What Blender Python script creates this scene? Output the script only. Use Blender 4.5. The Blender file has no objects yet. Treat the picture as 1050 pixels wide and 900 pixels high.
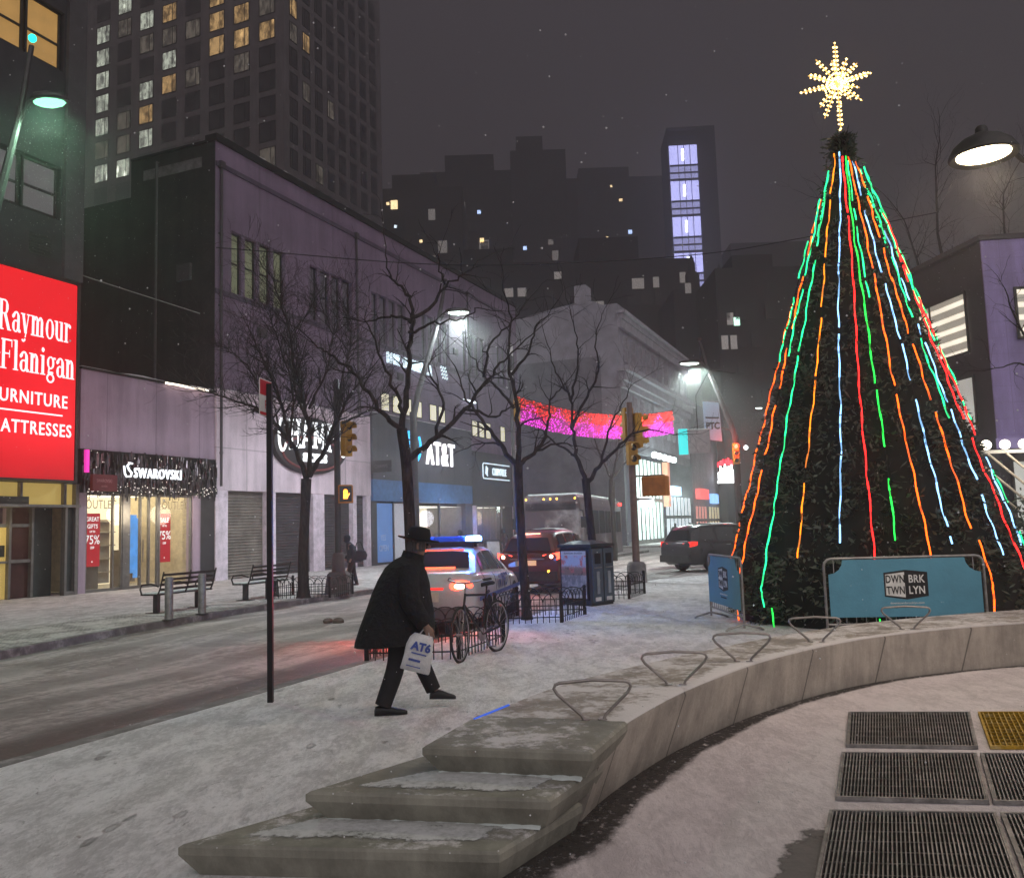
import bpy, math, random
from math import sin, cos, pi, radians, sqrt, atan2, hypot
from mathutils import Vector, Matrix
R = random.Random(7)
scene = bpy.context.scene
COL = scene.collection

# ------------------------------------------------------------------ mesh helpers
class MB:
    """collects shapes and links them as ONE mesh object"""
    def __init__(self):
        self.v = []; self.f = []; self.m = []; self.uv = {}
        self.smooth = []
    def add(self, vs, fs, mi=0, smooth=False):
        o = len(self.v)
        self.v.extend([tuple(p) for p in vs])
        for f in fs:
            self.f.append(tuple(i + o for i in f)); self.m.append(mi); self.smooth.append(smooth)
        return self
    def box(self, x0, x1, y0, y1, z0, z1, mi=0, M=None):
        vs = [(x0,y0,z0),(x1,y0,z0),(x1,y1,z0),(x0,y1,z0),(x0,y0,z1),(x1,y0,z1),(x1,y1,z1),(x0,y1,z1)]
        if M: vs = [M @ Vector(p) for p in vs]
        return self.add(vs, [(0,3,2,1),(4,5,6,7),(0,1,5,4),(1,2,6,5),(2,3,7,6),(3,0,4,7)], mi)
    def bbox(self, x0, x1, y0, y1, z0, z1, b=.02, mi=0):
        """box with chamfered vertical and top edges"""
        def ring(d, z): 
            a0,a1,c0,c1 = x0+d,x1-d,y0+d,y1-d
            return [(a0+b,c0,z),(a1-b,c0,z),(a1,c0+b,z),(a1,c1-b,z),(a1-b,c1,z),(a0+b,c1,z),(a0,c1-b,z),(a0,c0+b,z)]
        return self.loft([ring(0,z0), ring(0,z1-b), ring(b,z1)], mi=mi, smooth=False)
    def quad(self, a, b, c, d, mi=0):
        return self.add([a,b,c,d], [(0,1,2,3)], mi)
    def poly(self, pts, mi=0):
        return self.add(pts, [tuple(range(len(pts)))], mi)
    def prism(self, pts, z0, z1, mi=0):
        n = len(pts)
        vs = [(p[0],p[1],z0) for p in pts] + [(p[0],p[1],z1) for p in pts]
        fs = [tuple(range(n-1,-1,-1)), tuple(range(n,2*n))] + [(i,(i+1)%n,n+(i+1)%n,n+i) for i in range(n)]
        return self.add(vs, fs, mi)
    def xprism(self, pts, y0, y1, mi=0):
        """polygon given in x,z and extruded along y"""
        n = len(pts)
        vs = [(p[0],y0,p[1]) for p in pts] + [(p[0],y1,p[1]) for p in pts]
        fs = [tuple(range(n)), tuple(range(2*n-1,n-1,-1))] + [(i,n+i,n+(i+1)%n,(i+1)%n) for i in range(n)]
        return self.add(vs, fs, mi)
    def loft(self, rings, mi=0, smooth=True, cap=True, closed=True):
        n = len(rings[0]); vs = [p for r in rings for p in r]; fs = []
        m = n if closed else n-1
        for k in range(len(rings)-1):
            for i in range(m):
                j = (i+1) % n
                fs.append((k*n+i, k*n+j, (k+1)*n+j, (k+1)*n+i))
        if cap and closed:
            fs.append(tuple(range(n-1,-1,-1))); fs.append(tuple(range((len(rings)-1)*n, len(rings)*n)))
        return self.add(vs, fs, mi, smooth)
    def tube(self, pts, r, n=8, mi=0, closed=False, cap=True):
        pts = [Vector(p) for p in pts]; N = len(pts)
        rr = r if isinstance(r, (list, tuple)) else [r]*N
        rings = []; prev = None
        for i, p in enumerate(pts):
            if closed: t = (pts[(i+1)%N]-pts[i-1])
            else: t = pts[min(i+1,N-1)]-pts[max(i-1,0)]
            if t.length < 1e-9: t = Vector((0,0,1))
            t.normalize()
            if prev is None:
                a = Vector((0,0,1)) if abs(t.z) < .9 else Vector((1,0,0))
                u = t.cross(a).normalized()
            else:
                u = (prev - t*prev.dot(t))
                u = u.normalized() if u.length > 1e-6 else t.orthogonal().normalized()
            prev = u; w = t.cross(u)
            rings.append([p + (u*cos(2*pi*k/n) + w*sin(2*pi*k/n))*rr[i] for k in range(n)])
        if closed: rings.append(rings[0])
        return self.loft(rings, mi, True, cap and not closed)
    def lathe(self, prof, n=16, mi=0, M=None, smooth=True):
        rings = []
        for (r, z) in prof:
            ring = [Vector((max(r,1e-4)*cos(2*pi*k/n), max(r,1e-4)*sin(2*pi*k/n), z)) for k in range(n)]
            if M: ring = [M @ p for p in ring]
            rings.append(ring)
        return self.loft(rings, mi, smooth)
    def ball(self, c, r, n=10, mi=0, sz=1.0):
        prof = [(r*sin(pi*i/(n//2+1)), -r*sz*cos(pi*i/(n//2+1))) for i in range(n//2+2)]
        return self.lathe(prof, n, mi, Matrix.Translation(c))
    def octa(self, c, r, mi=0):
        x,y,z = c
        return self.add([(x+r,y,z),(x-r,y,z),(x,y+r,z),(x,y-r,z),(x,y,z+r),(x,y,z-r)],
            [(0,2,4),(2,1,4),(1,3,4),(3,0,4),(2,0,5),(1,2,5),(3,1,5),(0,3,5)], mi)
    def xform(self, M):
        self.v = [tuple(M @ Vector(p)) for p in self.v]; return self
    def build(self, name, mats, parent=None, uv=None):
        me = bpy.data.meshes.new(name)
        me.from_pydata(self.v, [], self.f)
        if not isinstance(mats, (list, tuple)): mats = [mats]
        for m in mats: me.materials.append(m)
        me.polygons.foreach_set('material_index', self.m)
        me.polygons.foreach_set('use_smooth', self.smooth)
        if uv:
            l = me.uv_layers.new(name='UVMap')
            for lp in me.loops: l.data[lp.index].uv = uv[lp.vertex_index]
        me.update()
        if any(self.smooth):
            try: me.set_sharp_from_angle(angle=radians(42))
            except Exception: pass
        o = bpy.data.objects.new(name, me); COL.objects.link(o)
        if parent is not None: o.parent = parent
        return o

def tag(o, label=None, cat=None, group=None, kind=None):
    if label: o['label'] = label
    if cat: o['category'] = cat
    if group: o['group'] = group
    if kind: o['kind'] = kind
    return o
def empty(name, loc, rz, label, cat, group=None):
    o = bpy.data.objects.new(name, None); COL.objects.link(o)
    o.empty_display_size = .2
    o.location = loc; o.rotation_euler = (0,0,rz)
    return tag(o, label, cat, group)
def dup(root, loc, rz, label, group=None, scale=None):
    r = root.copy(); COL.objects.link(r); r.location = loc; r.rotation_euler = (0,0,rz)
    r['label'] = label
    if group: r['group'] = group
    if scale: r.scale = scale
    for ch in list(root.children):
        c = ch.copy(); COL.objects.link(c); c.parent = r
        for g in list(ch.children):
            d = g.copy(); COL.objects.link(d); d.parent = c
    return r
def clone(o, parent, loc):
    c = o.copy(); COL.objects.link(c); c.parent = parent; c.location = loc; return c

def catmull(P, n=8):
    out = []; P = [Vector(p) for p in P]
    Q = [P[0]*2-P[1]] + P + [P[-1]*2-P[-2]]
    for i in range(1, len(Q)-2):
        a,b,c,d = Q[i-1],Q[i],Q[i+1],Q[i+2]
        for k in range(n):
            t = k/n
            out.append(.5*((2*b)+(c-a)*t+(2*a-5*b+4*c-d)*t*t+(3*b-a-3*c+d)*t**3))
    out.append(P[-1]); return out

def text(mb, s, size, x=0, z=0, y=0, align='CENTER', bold=0., ext=.02, xs=1., mi=0, spacing=1., shear=0):
    """letters standing in the x-z plane that face -y"""
    cu = bpy.data.curves.new('t', 'FONT'); cu.body = s; cu.size = size; cu.align_x = align
    cu.offset = bold; cu.extrude = ext; cu.resolution_u = 3; cu.space_character = spacing; cu.shear = shear
    o = bpy.data.objects.new('t', cu); COL.objects.link(o)
    dg = bpy.context.evaluated_depsgraph_get()
    me = bpy.data.meshes.new_from_object(o.evaluated_get(dg))
    vs = [(x + p.co.x*xs, y - p.co.z, z + p.co.y) for p in me.vertices]
    mb.add(vs, [tuple(p.vertices) for p in me.polygons], mi)
    bpy.data.objects.remove(o); bpy.data.curves.remove(cu); bpy.data.meshes.remove(me)
    return mb

def skin_mesh(verts, edges, radii, sub=2):
    me = bpy.data.meshes.new('s'); me.from_pydata(verts, edges, []); 
    o = bpy.data.objects.new('s', me); COL.objects.link(o)
    o.modifiers.new('k', 'SKIN')
    if not me.skin_vertices: me.attributes
    sv = me.skin_vertices[0].data
    for i, r in enumerate(radii):
        sv[i].radius = (r, r) if not isinstance(r, tuple) else r
        sv[i].use_root = (i == 0)
    m = o.modifiers.new('u', 'SUBSURF'); m.levels = sub; m.render_levels = sub
    dg = bpy.context.evaluated_depsgraph_get(); dg.update()
    out = bpy.data.meshes.new_from_object(o.evaluated_get(dg))
    mb = MB(); mb.add([p.co.copy() for p in out.vertices], [tuple(p.vertices) for p in out.polygons], 0, True)
    bpy.data.objects.remove(o); bpy.data.meshes.remove(me); bpy.data.meshes.remove(out)
    return mb

# ------------------------------------------------------------------ materials
class NT:
    def __init__(self, name):
        self.mat = bpy.data.materials.new(name); self.mat.use_nodes = True
        self.t = self.mat.node_tree; self.t.nodes.clear()
        self.out = self.t.nodes.new('ShaderNodeOutputMaterial')
        self.tc = self.t.nodes.new('ShaderNodeTexCoord')
    def n(self, typ, **kw):
        nd = self.t.nodes.new(typ)
        for k, v in kw.items():
            if k in nd.inputs.keys(): self.set(nd.inputs[k], v)
            else: setattr(nd, k, v)
        return nd
    def set(self, sock, v):
        if hasattr(v, 'is_output'): self.t.links.new(v, sock)
        else:
            if isinstance(v, tuple) and len(v) == 3 and sock.type == 'RGBA': v = (*v, 1)
            sock.default_value = v
    def map(self, scale=(1,1,1), rot=(0,0,0), coord='Object'):
        m = self.n('ShaderNodeMapping'); self.t.links.new(self.tc.outputs[coord], m.inputs[0])
        m.inputs['Scale'].default_value = scale; m.inputs['Rotation'].default_value = rot
        return m.outputs[0]
    def noise(self, scale, detail=5, rough=.6, vec=None, dist=0):
        nd = self.n('ShaderNodeTexNoise'); nd.inputs['Scale'].default_value = scale
        nd.inputs['Detail'].default_value = detail; nd.inputs['Roughness'].default_value = rough
        nd.inputs['Distortion'].default_value = dist
        self.t.links.new(vec if vec else self.tc.outputs['Object'], nd.inputs['Vector'])
        return nd.outputs[0]
    def voro(self, scale, vec=None, feature='F1'):
        nd = self.n('ShaderNodeTexVoronoi'); nd.feature = feature; nd.inputs['Scale'].default_value = scale
        self.t.links.new(vec if vec else self.tc.outputs['Object'], nd.inputs['Vector'])
        return nd.outputs['Distance']
    def ramp(self, fac, lo, hi):
        nd = self.n('ShaderNodeMapRange'); nd.clamp = True; nd.interpolation_type = 'SMOOTHSTEP'
        self.set(nd.inputs['Value'], fac); nd.inputs['From Min'].default_value = lo; nd.inputs['From Max'].default_value = hi
        return nd.outputs[0]
    def math(self, op, a, b=0.0, clamp=False):
        nd = self.n('ShaderNodeMath'); nd.operation = op; nd.use_clamp = clamp
        self.set(nd.inputs[0], a); self.set(nd.inputs[1], b); return nd.outputs[0]
    def mix(self, fac, a, b):
        nd = self.n('ShaderNodeMix'); nd.data_type = 'RGBA'
        self.set(nd.inputs[0], fac); self.set(nd.inputs[6], a); self.set(nd.inputs[7], b); return nd.outputs[2]
    def bsdf(self, color, rough=.7, metal=0., bump=None, bs=.3, bd=.02, spec=.5, emis=None, es=0., alpha=None, coat=0.):
        b = self.n('ShaderNodeBsdfPrincipled')
        self.set(b.inputs['Base Color'], color); self.set(b.inputs['Roughness'], rough); self.set(b.inputs['Metallic'], metal)
        self.set(b.inputs['Specular IOR Level'], spec); b.inputs['Coat Weight'].default_value = coat
        if emis is not None: self.set(b.inputs['Emission Color'], emis); self.set(b.inputs['Emission Strength'], es)
        if bump is not None:
            bp = self.n('ShaderNodeBump'); self.set(bp.inputs['Height'], bump); bp.inputs['Strength'].default_value = bs
            bp.inputs['Distance'].default_value = bd; self.t.links.new(bp.outputs[0], b.inputs['Normal'])
        self.t.links.new(b.outputs[0], self.out.inputs[0]); return b

def pbr(name, c, rough=.7, metal=0., var=.18, scale=4., bump=.12, bd=.01, spec=.4, coat=0., stretch=(1,1,1), dirt=None):
    t = NT(name); v = t.map(stretch)
    a = t.noise(scale, 6, .62, v); b = t.noise(scale*.23, 4, .6, v)
    m = t.math('ADD', t.math('MULTIPLY', a, .6), t.math('MULTIPLY', b, .4))
    lo = tuple(x*(1-var*1.6) for x in c); hi = tuple(min(1, x*(1+var*1.6)) for x in c)
    col = t.mix(t.ramp(m, .28, .72), lo, hi)
    if dirt:
        col = t.mix(t.ramp(t.noise(scale*.5, 8, .7, v), .5, .7), col, dirt)
    rr = t.math('ADD', t.math('MULTIPLY', a, .2), rough-.1, True)
    t.bsdf(col, rr, metal, t.noise(scale*6, 4, .6, v), bump, bd, spec, coat=coat)
    return t.mat
def emit(name, c, s, base=None, var=0., scale=3., patt=None):
    t = NT(name)
    st = s
    if patt:      # lamp-lit room seen through a window: curtains, furniture, a bright lamp spot; differs from window to window
        geo = t.n('ShaderNodeNewGeometry'); mp = t.n('ShaderNodeMapping'); t.t.links.new(geo.outputs['Position'], mp.inputs[0]); mp.inputs['Scale'].default_value = (scale, scale, scale*.55)
        a = t.noise(1., 5, .75, mp.outputs[0]); b = t.voro(.45, mp.outputs[0])
        st = t.math('MULTIPLY', s, t.math('ADD', t.math('ADD', .12, t.math('MULTIPLY', t.ramp(a,.38,.62), .8)), t.math('MULTIPLY', t.ramp(b,.22,.0), patt)))
    if var:
        nz = t.noise(scale, 3, .6)
        st = t.math('MULTIPLY', s, t.math('ADD', t.math('MULTIPLY', nz, 2*var), 1-var))
    t.bsdf(base if base else tuple(min(.8, x) for x in c), .5, 0, emis=c, es=st, spec=.2)
    return t.mat
# ------------------------------------------------------------------ camera
cam = bpy.data.cameras.new('camera'); camo = bpy.data.objects.new('camera', cam); COL.objects.link(camo)
scene.camera = camo
cam.sensor_width = 36; cam.lens = 36*900/1050; cam.clip_start = .05; cam.clip_end = 4000
AL, RO, EYE = radians(5.77), radians(1.8), 1.7
fw = Vector((0, cos(AL), sin(AL))); u0 = Vector((0, -sin(AL), cos(AL))); r0 = Vector((1,0,0))
rv = r0*cos(RO) - u0*sin(RO); uv_ = r0*sin(RO) + u0*cos(RO)
camo.matrix_world = Matrix(((rv.x,uv_.x,-fw.x,0),(rv.y,uv_.y,-fw.y,0),(rv.z,uv_.z,-fw.z,EYE),(0,0,0,1)))

# ------------------------------------------------------------------ world, sun, haze
cy = scene.cycles; cy.max_bounces = 6; cy.diffuse_bounces = 3; cy.glossy_bounces = 3; cy.transmission_bounces = 4; cy.transparent_max_bounces = 8; cy.volume_bounces = 0; cy.caustics_reflective = False; cy.caustics_refractive = False; cy.sample_clamp_indirect = 4
scene.view_settings.view_transform = 'Standard'; scene.view_settings.look = 'None'; scene.view_settings.exposure = 0
w = bpy.data.worlds.new('World'); scene.world = w; w.use_nodes = True
wt = w.node_tree; wt.nodes.clear()
SUN_EL, SUN_AZ = radians(43), radians(152)
sky = wt.nodes.new('ShaderNodeTexSky'); sky.sky_type = 'NISHITA'; sky.sun_disc = False
sky.sun_elevation = radians(2); sky.sun_rotation = SUN_AZ
b1 = wt.nodes.new('ShaderNodeBackground'); b1.inputs[1].default_value = .004
b2 = wt.nodes.new('ShaderNodeBackground'); b2.inputs[0].default_value = (.056,.045,.054,1); b2.inputs[1].default_value = 1
ad = wt.nodes.new('ShaderNodeAddShader'); wo = wt.nodes.new('ShaderNodeOutputWorld')
wt.links.new(sky.outputs[0], b1.inputs[0]); wt.links.new(b1.outputs[0], ad.inputs[0]); wt.links.new(b2.outputs[0], ad.inputs[1])
wt.links.new(ad.outputs[0], wo.inputs[0])
sl = bpy.data.lights.new('sky_glow_sun', 'SUN'); sl.energy = 1.55; sl.angle = radians(100); sl.color = (1,.95,.96)
so = bpy.data.objects.new('sky_glow_sun', sl); COL.objects.link(so)
so.rotation_euler = Vector((sin(SUN_AZ)*cos(SUN_EL), cos(SUN_AZ)*cos(SUN_EL), sin(SUN_EL))).to_track_quat('Z','Y').to_euler()

HAZE = .0010; HAZE_COL = (.057,.048,.056)
hz = bpy.data.materials.new('haze'); hz.use_nodes = True; ht = hz.node_tree; ht.nodes.clear()
ho = ht.nodes.new('ShaderNodeOutputMaterial'); ha = ht.nodes.new('ShaderNodeVolumeAbsorption'); he = ht.nodes.new('ShaderNodeEmission')
ha.inputs['Color'].default_value = (0,0,0,1); ha.inputs['Density'].default_value = HAZE
he.inputs[0].default_value = (*HAZE_COL,1); he.inputs[1].default_value = HAZE
hs = ht.nodes.new('ShaderNodeAddShader'); ht.links.new(ha.outputs[0], hs.inputs[0]); ht.links.new(he.outputs[0], hs.inputs[1])
hsc = ht.nodes.new('ShaderNodeVolumeScatter'); hsc.inputs['Density'].default_value = .0040; hsc.inputs['Anisotropy'].default_value = .72
hs2 = ht.nodes.new('ShaderNodeAddShader'); ht.links.new(hs.outputs[0], hs2.inputs[0]); ht.links.new(hsc.outputs[0], hs2.inputs[1])
SCATTER = True
ht.links.new((hs2 if SCATTER else hs).outputs[0], ho.inputs['Volume'])
hb = MB(); hb.box(-220, 260, -40, 420, -.6, 210)
tag(hb.build('haze', hz), kind='structure')

# ------------------------------------------------------------------ snow and road materials
def snow(name, hi=(.88,.86,.86), lo=(.56,.545,.54), dark=(.17,.155,.15), wear=.56, rot=0., foot=True, seed=0.):
    t = NT(name)
    v0 = t.map((1,1,1),(0,0,rot)); vs = t.map((1.,.45,1),(0,0,rot))
    big = t.noise(.5, 5, .6, v0); mid = t.noise(3.6, 9, .72, vs, .5); fine = t.noise(22, 8, .74, vs, .3); grain = t.noise(70, 3, .6, v0)
    m = t.math('ADD', t.math('MULTIPLY', big, .2), t.math('ADD', t.math('MULTIPLY', mid, .45), t.math('MULTIPLY', fine, .35)))
    col = t.mix(t.ramp(m, .42, .57), lo, hi)
    spots = t.ramp(t.math('ADD', t.math('MULTIPLY', t.noise(5.2, 9, .76, vs, 1.0), .7), t.math('MULTIPLY', fine, .3)), wear, wear+.07)
    h = t.math('ADD', t.math('MULTIPLY', mid, .6), t.math('ADD', t.math('MULTIPLY', fine, .5), t.math('MULTIPLY', grain, .06)))
    col = t.mix(t.math('MULTIPLY', spots, .75), col, dark)
    if foot:
        fv = t.map((4.6,1.9,1),(0,0,rot+.35))
        d = t.voro(1., fv); fp = t.ramp(t.math('ADD', d, t.math('MULTIPLY', fine, .22)), .30, .20)
        gate = t.ramp(t.noise(.6, 3, .5, v0), .42, .60)
        fp = t.math('MULTIPLY', fp, gate)
        col = t.mix(t.math('MULTIPLY', fp, .5), col, (.22,.20,.195))
        h = t.math('SUBTRACT', h, t.math('MULTIPLY', fp, .7))
    t.bsdf(col, t.math('SUBTRACT', .85, t.math('MULTIPLY', spots, .45)), 0, h, .9, .05, .3)
    return t.mat
M = {}
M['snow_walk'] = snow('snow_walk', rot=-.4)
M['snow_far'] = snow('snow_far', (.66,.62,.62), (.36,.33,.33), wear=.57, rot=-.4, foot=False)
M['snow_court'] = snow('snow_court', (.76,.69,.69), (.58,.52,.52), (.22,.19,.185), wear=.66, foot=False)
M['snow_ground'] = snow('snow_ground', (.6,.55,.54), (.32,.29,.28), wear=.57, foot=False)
def road_mat():
    t = NT('road_slush')
    uvn = t.n('ShaderNodeUVMap'); sep = t.n('ShaderNodeSeparateXYZ'); t.t.links.new(uvn.outputs[0], sep.inputs[0])
    u, v = sep.outputs[0], sep.outputs[1]
    comb = t.n('ShaderNodeCombineXYZ'); t.t.links.new(t.math('MULTIPLY', u, 6.7), comb.inputs[0]); t.t.links.new(v, comb.inputs[1])
    st = t.n('ShaderNodeMapping'); t.t.links.new(comb.outputs[0], st.inputs[0]); st.inputs['Scale'].default_value = (1,.16,1)
    streak = t.noise(3.4, 9, .74, st.outputs[0], .9); blot = t.noise(.6, 7, .65, comb.outputs[0], .8); fine = t.noise(7, 10, .78, comb.outputs[0])
    wob = t.math('MULTIPLY', t.math('SUBTRACT', t.noise(.12, 3, .5, comb.outputs[0]), .5), .34)
    uu = t.math('ADD', u, wob)
    def track(c, wd): 
        return t.ramp(t.math('ABSOLUTE', t.math('SUBTRACT', uu, c)), wd, wd*.3)
    trk = t.math('MAXIMUM', t.math('MAXIMUM', track(.18,.07), track(.42,.07)), t.math('MAXIMUM', track(.60,.06), track(.83,.07)))
    m = t.math('ADD', t.math('MULTIPLY', streak, .36), t.math('ADD', t.math('MULTIPLY', blot, .28), t.math('MULTIPLY', fine, .36)))
    col = t.mix(t.ramp(m, .42, .57), (.36,.30,.285), (.74,.65,.63))
    dk = t.math('MULTIPLY', trk, t.ramp(t.math('ADD', t.math('MULTIPLY', fine,.4), t.math('MULTIPLY', streak, .6)), .38, .56))
    col = t.mix(t.math('MULTIPLY', dk, .45), col, (.13,.11,.10))
    gut = t.math('MULTIPLY', t.ramp(t.math('ADD', u, t.math('MULTIPLY', t.math('SUBTRACT', streak, .5), .16)), .79, .85), t.ramp(u, 1.0, .995))
    gut = t.math('MULTIPLY', gut, t.ramp(fine, .34, .46))
    gl = t.math('MAXIMUM', t.math('MULTIPLY', gut, .68), t.math('MULTIPLY', t.ramp(t.math('ADD', u, t.math('MULTIPLY', t.math('SUBTRACT', streak,.5), .10)), .06, .02), .45))
    col = t.mix(gl, col, (.045,.038,.035))
    t.bsdf(col, t.math('SUBTRACT', .8, t.math('MULTIPLY', gl, .4)), 0, t.math('ADD', streak, t.math('MULTIPLY', fine, 1.2)), 1., .06, .4)
    return t.mat
M['road'] = road_mat()
M['kerb'] = pbr('kerb_granite', (.20,.185,.18), .8, var=.3, scale=3, dirt=(.55,.52,.51))
def paver_mat():
    t = NT('paver_melt'); v = t.map((1,1,1),(0,0,-.4))
    br = t.n('ShaderNodeTexBrick'); t.t.links.new(v, br.inputs['Vector']); br.inputs['Scale'].default_value = 3.4
    br.inputs['Color1'].default_value = (.09,.082,.08,1); br.inputs['Color2'].default_value = (.13,.12,.115,1); br.inputs['Mortar'].default_value = (.4,.38,.37,1); br.inputs['Mortar Size'].default_value = .05
    nz = t.math('ADD', t.math('MULTIPLY', t.noise(1.1, 8, .7, v, .5), .6), t.math('MULTIPLY', t.noise(7, 6, .7, v), .4))
    col = t.mix(t.ramp(nz, .44, .56), br.outputs[0], (.62,.58,.57))
    t.bsdf(col, .75, 0, nz, .6, .03, .3); return t.mat
M['paver'] = paver_mat()

# ------------------------------------------------------------------ ground, road, pavements
g = MB(); g.quad((-1500,-1500,-.14),(1500,-1500,-.14),(1500,1500,-.14),(-1500,1500,-.14))
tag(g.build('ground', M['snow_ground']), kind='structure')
NK = [(-9.9,-7),(-6.9,0),(-4.09,7.09),(-3.55,8.4),(-2.83,10.1),(-2.21,11.65),(-.57,15.7),(1.6,21.0),(2.9,24.4),(3.5,26.2),(4.3,27.4),(5.6,28.4),(9,30.3),(20,36.5),(70,64)]
NKR = NK[:9] + [(5.2,30),(9.4,40),(22,70),(47,130),(70,185)]
FK = [(-15.6,-5),(-12.0,4),(-8.4,13.4),(-7.7,17.2),(-6.8,20.4),(-5.4,24),(-3.9,27.5),(-2.4,31),(0,36.6),(4,46),(8.6,57)]
def resample(P, n):
    P = [Vector((p[0],p[1],0)) for p in P]; L = [0]
    for a, b in zip(P, P[1:]): L.append(L[-1]+(b-a).length)
    out = []
    for i in range(n):
        d = L[-1]*i/(n-1)
        k = max(j for j in range(len(L)) if L[j] <= d+1e-9); k = min(k, len(P)-2)
        f = (d-L[k])/(L[k+1]-L[k]); out.append(P[k].lerp(P[k+1], f))
    return out
FKR = FK + [(22,90),(39,130),(60,180)]
a = resample([p for p in FKR], 120); b = resample(NKR, 120)
rd = MB(); uvs = {}; NC = 8
for i in range(120):
    for j in range(NC+1):
        p = a[i].lerp(b[i], j/NC); uvs[len(rd.v)] = (j/NC, i*1.7); rd.v.append((p.x,p.y,-.132))
for i in range(119):
    for j in range(NC):
        k = i*(NC+1)+j; rd.f.append((k,k+1,k+NC+2,k+NC+1)); rd.m.append(0); rd.smooth.append(False)
tag(rd.build('road', M['road'], uv=uvs), kind='structure')
def inset(P, d):
    out = []
    for i, p in enumerate(P):
        q0 = Vector(P[max(i-1,0)]); q1 = Vector(P[min(i+1,len(P)-1)]); t = (q1-q0).normalized()
        out.append((p[0]+t.y*d, p[1]-t.x*d))
    return out
def strip(name, A, B, z0, z1, mat):
    m = MB(); n = len(A)
    ring = [[(p[0],p[1],z0),(p[0],p[1],z1),(q[0],q[1],z1),(q[0],q[1],z0)] for p, q in zip(A, B)]
    m.loft(ring, smooth=False); return tag(m.build(name, mat), kind='structure')
strip('kerb', NK, inset(NK,.16), -.2, .006, M['kerb'])
strip('kerb', inset(FK,-.16), FK, -.2, .004, M['kerb'])
m = MB(); I = inset(NK,.16); pts = I + [(70,-40),(-20,-40)]
m.prism(pts, -.2, 0.0); tag(m.build('pavement', M['snow_walk']), kind='structure')
m = MB(); I = inset(FK,-.16); E0 = I[-1]
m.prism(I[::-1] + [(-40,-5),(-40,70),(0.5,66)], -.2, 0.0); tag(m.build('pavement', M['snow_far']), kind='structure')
FI = resample(FK[1:7], 14); A1 = inset([(p.x,p.y) for p in FI], -.2); B1 = inset([(p.x,p.y) for p in FI], -2.3)
m = MB()
for i in range(13): m.quad((*A1[i],.004),(*A1[i+1],.004),(*B1[i+1],.004),(*B1[i],.004))
tag(m.build('paver_strip_pavement', M['paver']), kind='structure')
# pavement round the pale corner building beyond the cross street
m = MB(); m.prism([(14.2,70),(11.9,66.5),(4,69.5),(-6,78),(40,150),(52,150)], -.2, 0.0)
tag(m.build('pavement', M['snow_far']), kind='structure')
# ------------------------------------------------------------------ materials
def concrete_mat(name, base, snowy=.5, seams=True):
    t = NT(name); geo = t.n('ShaderNodeNewGeometry'); sp = t.n('ShaderNodeSeparateXYZ'); t.t.links.new(geo.outputs['Normal'], sp.inputs[0])
    up = t.ramp(sp.outputs[2], .55, .85)
    a = t.noise(2.2, 8, .68); f = t.noise(14, 8, .72); st = t.noise(5, 8, .7, t.map((1,1,.15)))
    col = t.mix(t.ramp(t.math('ADD', t.math('MULTIPLY', a, .5), t.math('MULTIPLY', st, .5)), .36, .66), tuple(x*.68 for x in base), tuple(x*1.25 for x in base))
    if seams:
        uvn = t.n('ShaderNodeUVMap'); s2 = t.n('ShaderNodeSeparateXYZ'); t.t.links.new(uvn.outputs[0], s2.inputs[0])
        fr = t.math('FRACT', t.math('MULTIPLY', s2.outputs[0], .8)); sm = t.ramp(t.math('ABSOLUTE', t.math('SUBTRACT', fr, .5)), .012, .004)
        col = t.mix(t.math('MULTIPLY', sm, .7), col, (.03,.028,.025))
    nz = t.math('ADD', t.math('MULTIPLY', a, .55), t.math('MULTIPLY', f, .45))
    if seams:
        rim = t.math('MULTIPLY', t.ramp(s2.outputs[1], .465, .495), t.ramp(s2.outputs[1], .72, .66)); nz = t.math('ADD', nz, t.math('MULTIPLY', rim, .12)); up = t.math('MAXIMUM', up, t.math('MULTIPLY', rim, .8))
    sn = t.math('MULTIPLY', up, t.ramp(nz, snowy, snowy+.10))
    col = t.mix(t.math('MULTIPLY', sn, .9), col, (.70,.67,.66))
    t.bsdf(col, .8, 0, t.math('ADD', f, t.math('MULTIPLY', sn, .8)), .5, .015, .35); return t.mat
M['bench_conc'] = concrete_mat('bench_concrete', (.37,.33,.285), .455)
M['tier_conc'] = concrete_mat('tier_concrete', (.29,.28,.232), .49, False)  # green lamp tint put into this copy of the bench concrete
M['drift'] = pbr('snow_drift', (.70,.76,.74), .85, var=.1, scale=8, bump=.3)  # teal of the light under the nosings put into the snow colour
M['steel_rod'] = pbr('brushed_steel', (.33,.30,.28), .38, .8, .2, 12)
M['galv'] = pbr('galvanised_steel', (.30,.29,.28), .5, .6, .25, 9)
M['grate'] = pbr('grate_steel', (.26,.25,.24), .5, .5, .3, 14, dirt=(.4,.38,.37))
M['yellow_grate'] = pbr('yellow_grate_paint', (.42,.25,.015), .6, 0, .25, 14, dirt=(.5,.4,.2))
M['pit'] = pbr('shaft_shade', (.008,.008,.008), .95)  # black put in for the shade inside openings
M['yellow_pit'] = pbr('yellow_shaft', (.12,.075,.008), .9)
M['black_iron'] = pbr('black_iron', (.012,.012,.013), .5, .3, .3, 10)
M['dark_metal'] = pbr('dark_metal', (.05,.048,.046), .5, .4, .3, 8)
M['white_paint'] = pbr('white_paint', (.72,.72,.70), .6)
M['ink'] = pbr('black_ink', (.012,.012,.014), .6)
M['banner_blue'] = pbr('blue_vinyl', (.10,.30,.42), .55, 0, .08, 2.5, .25, .02)

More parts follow.
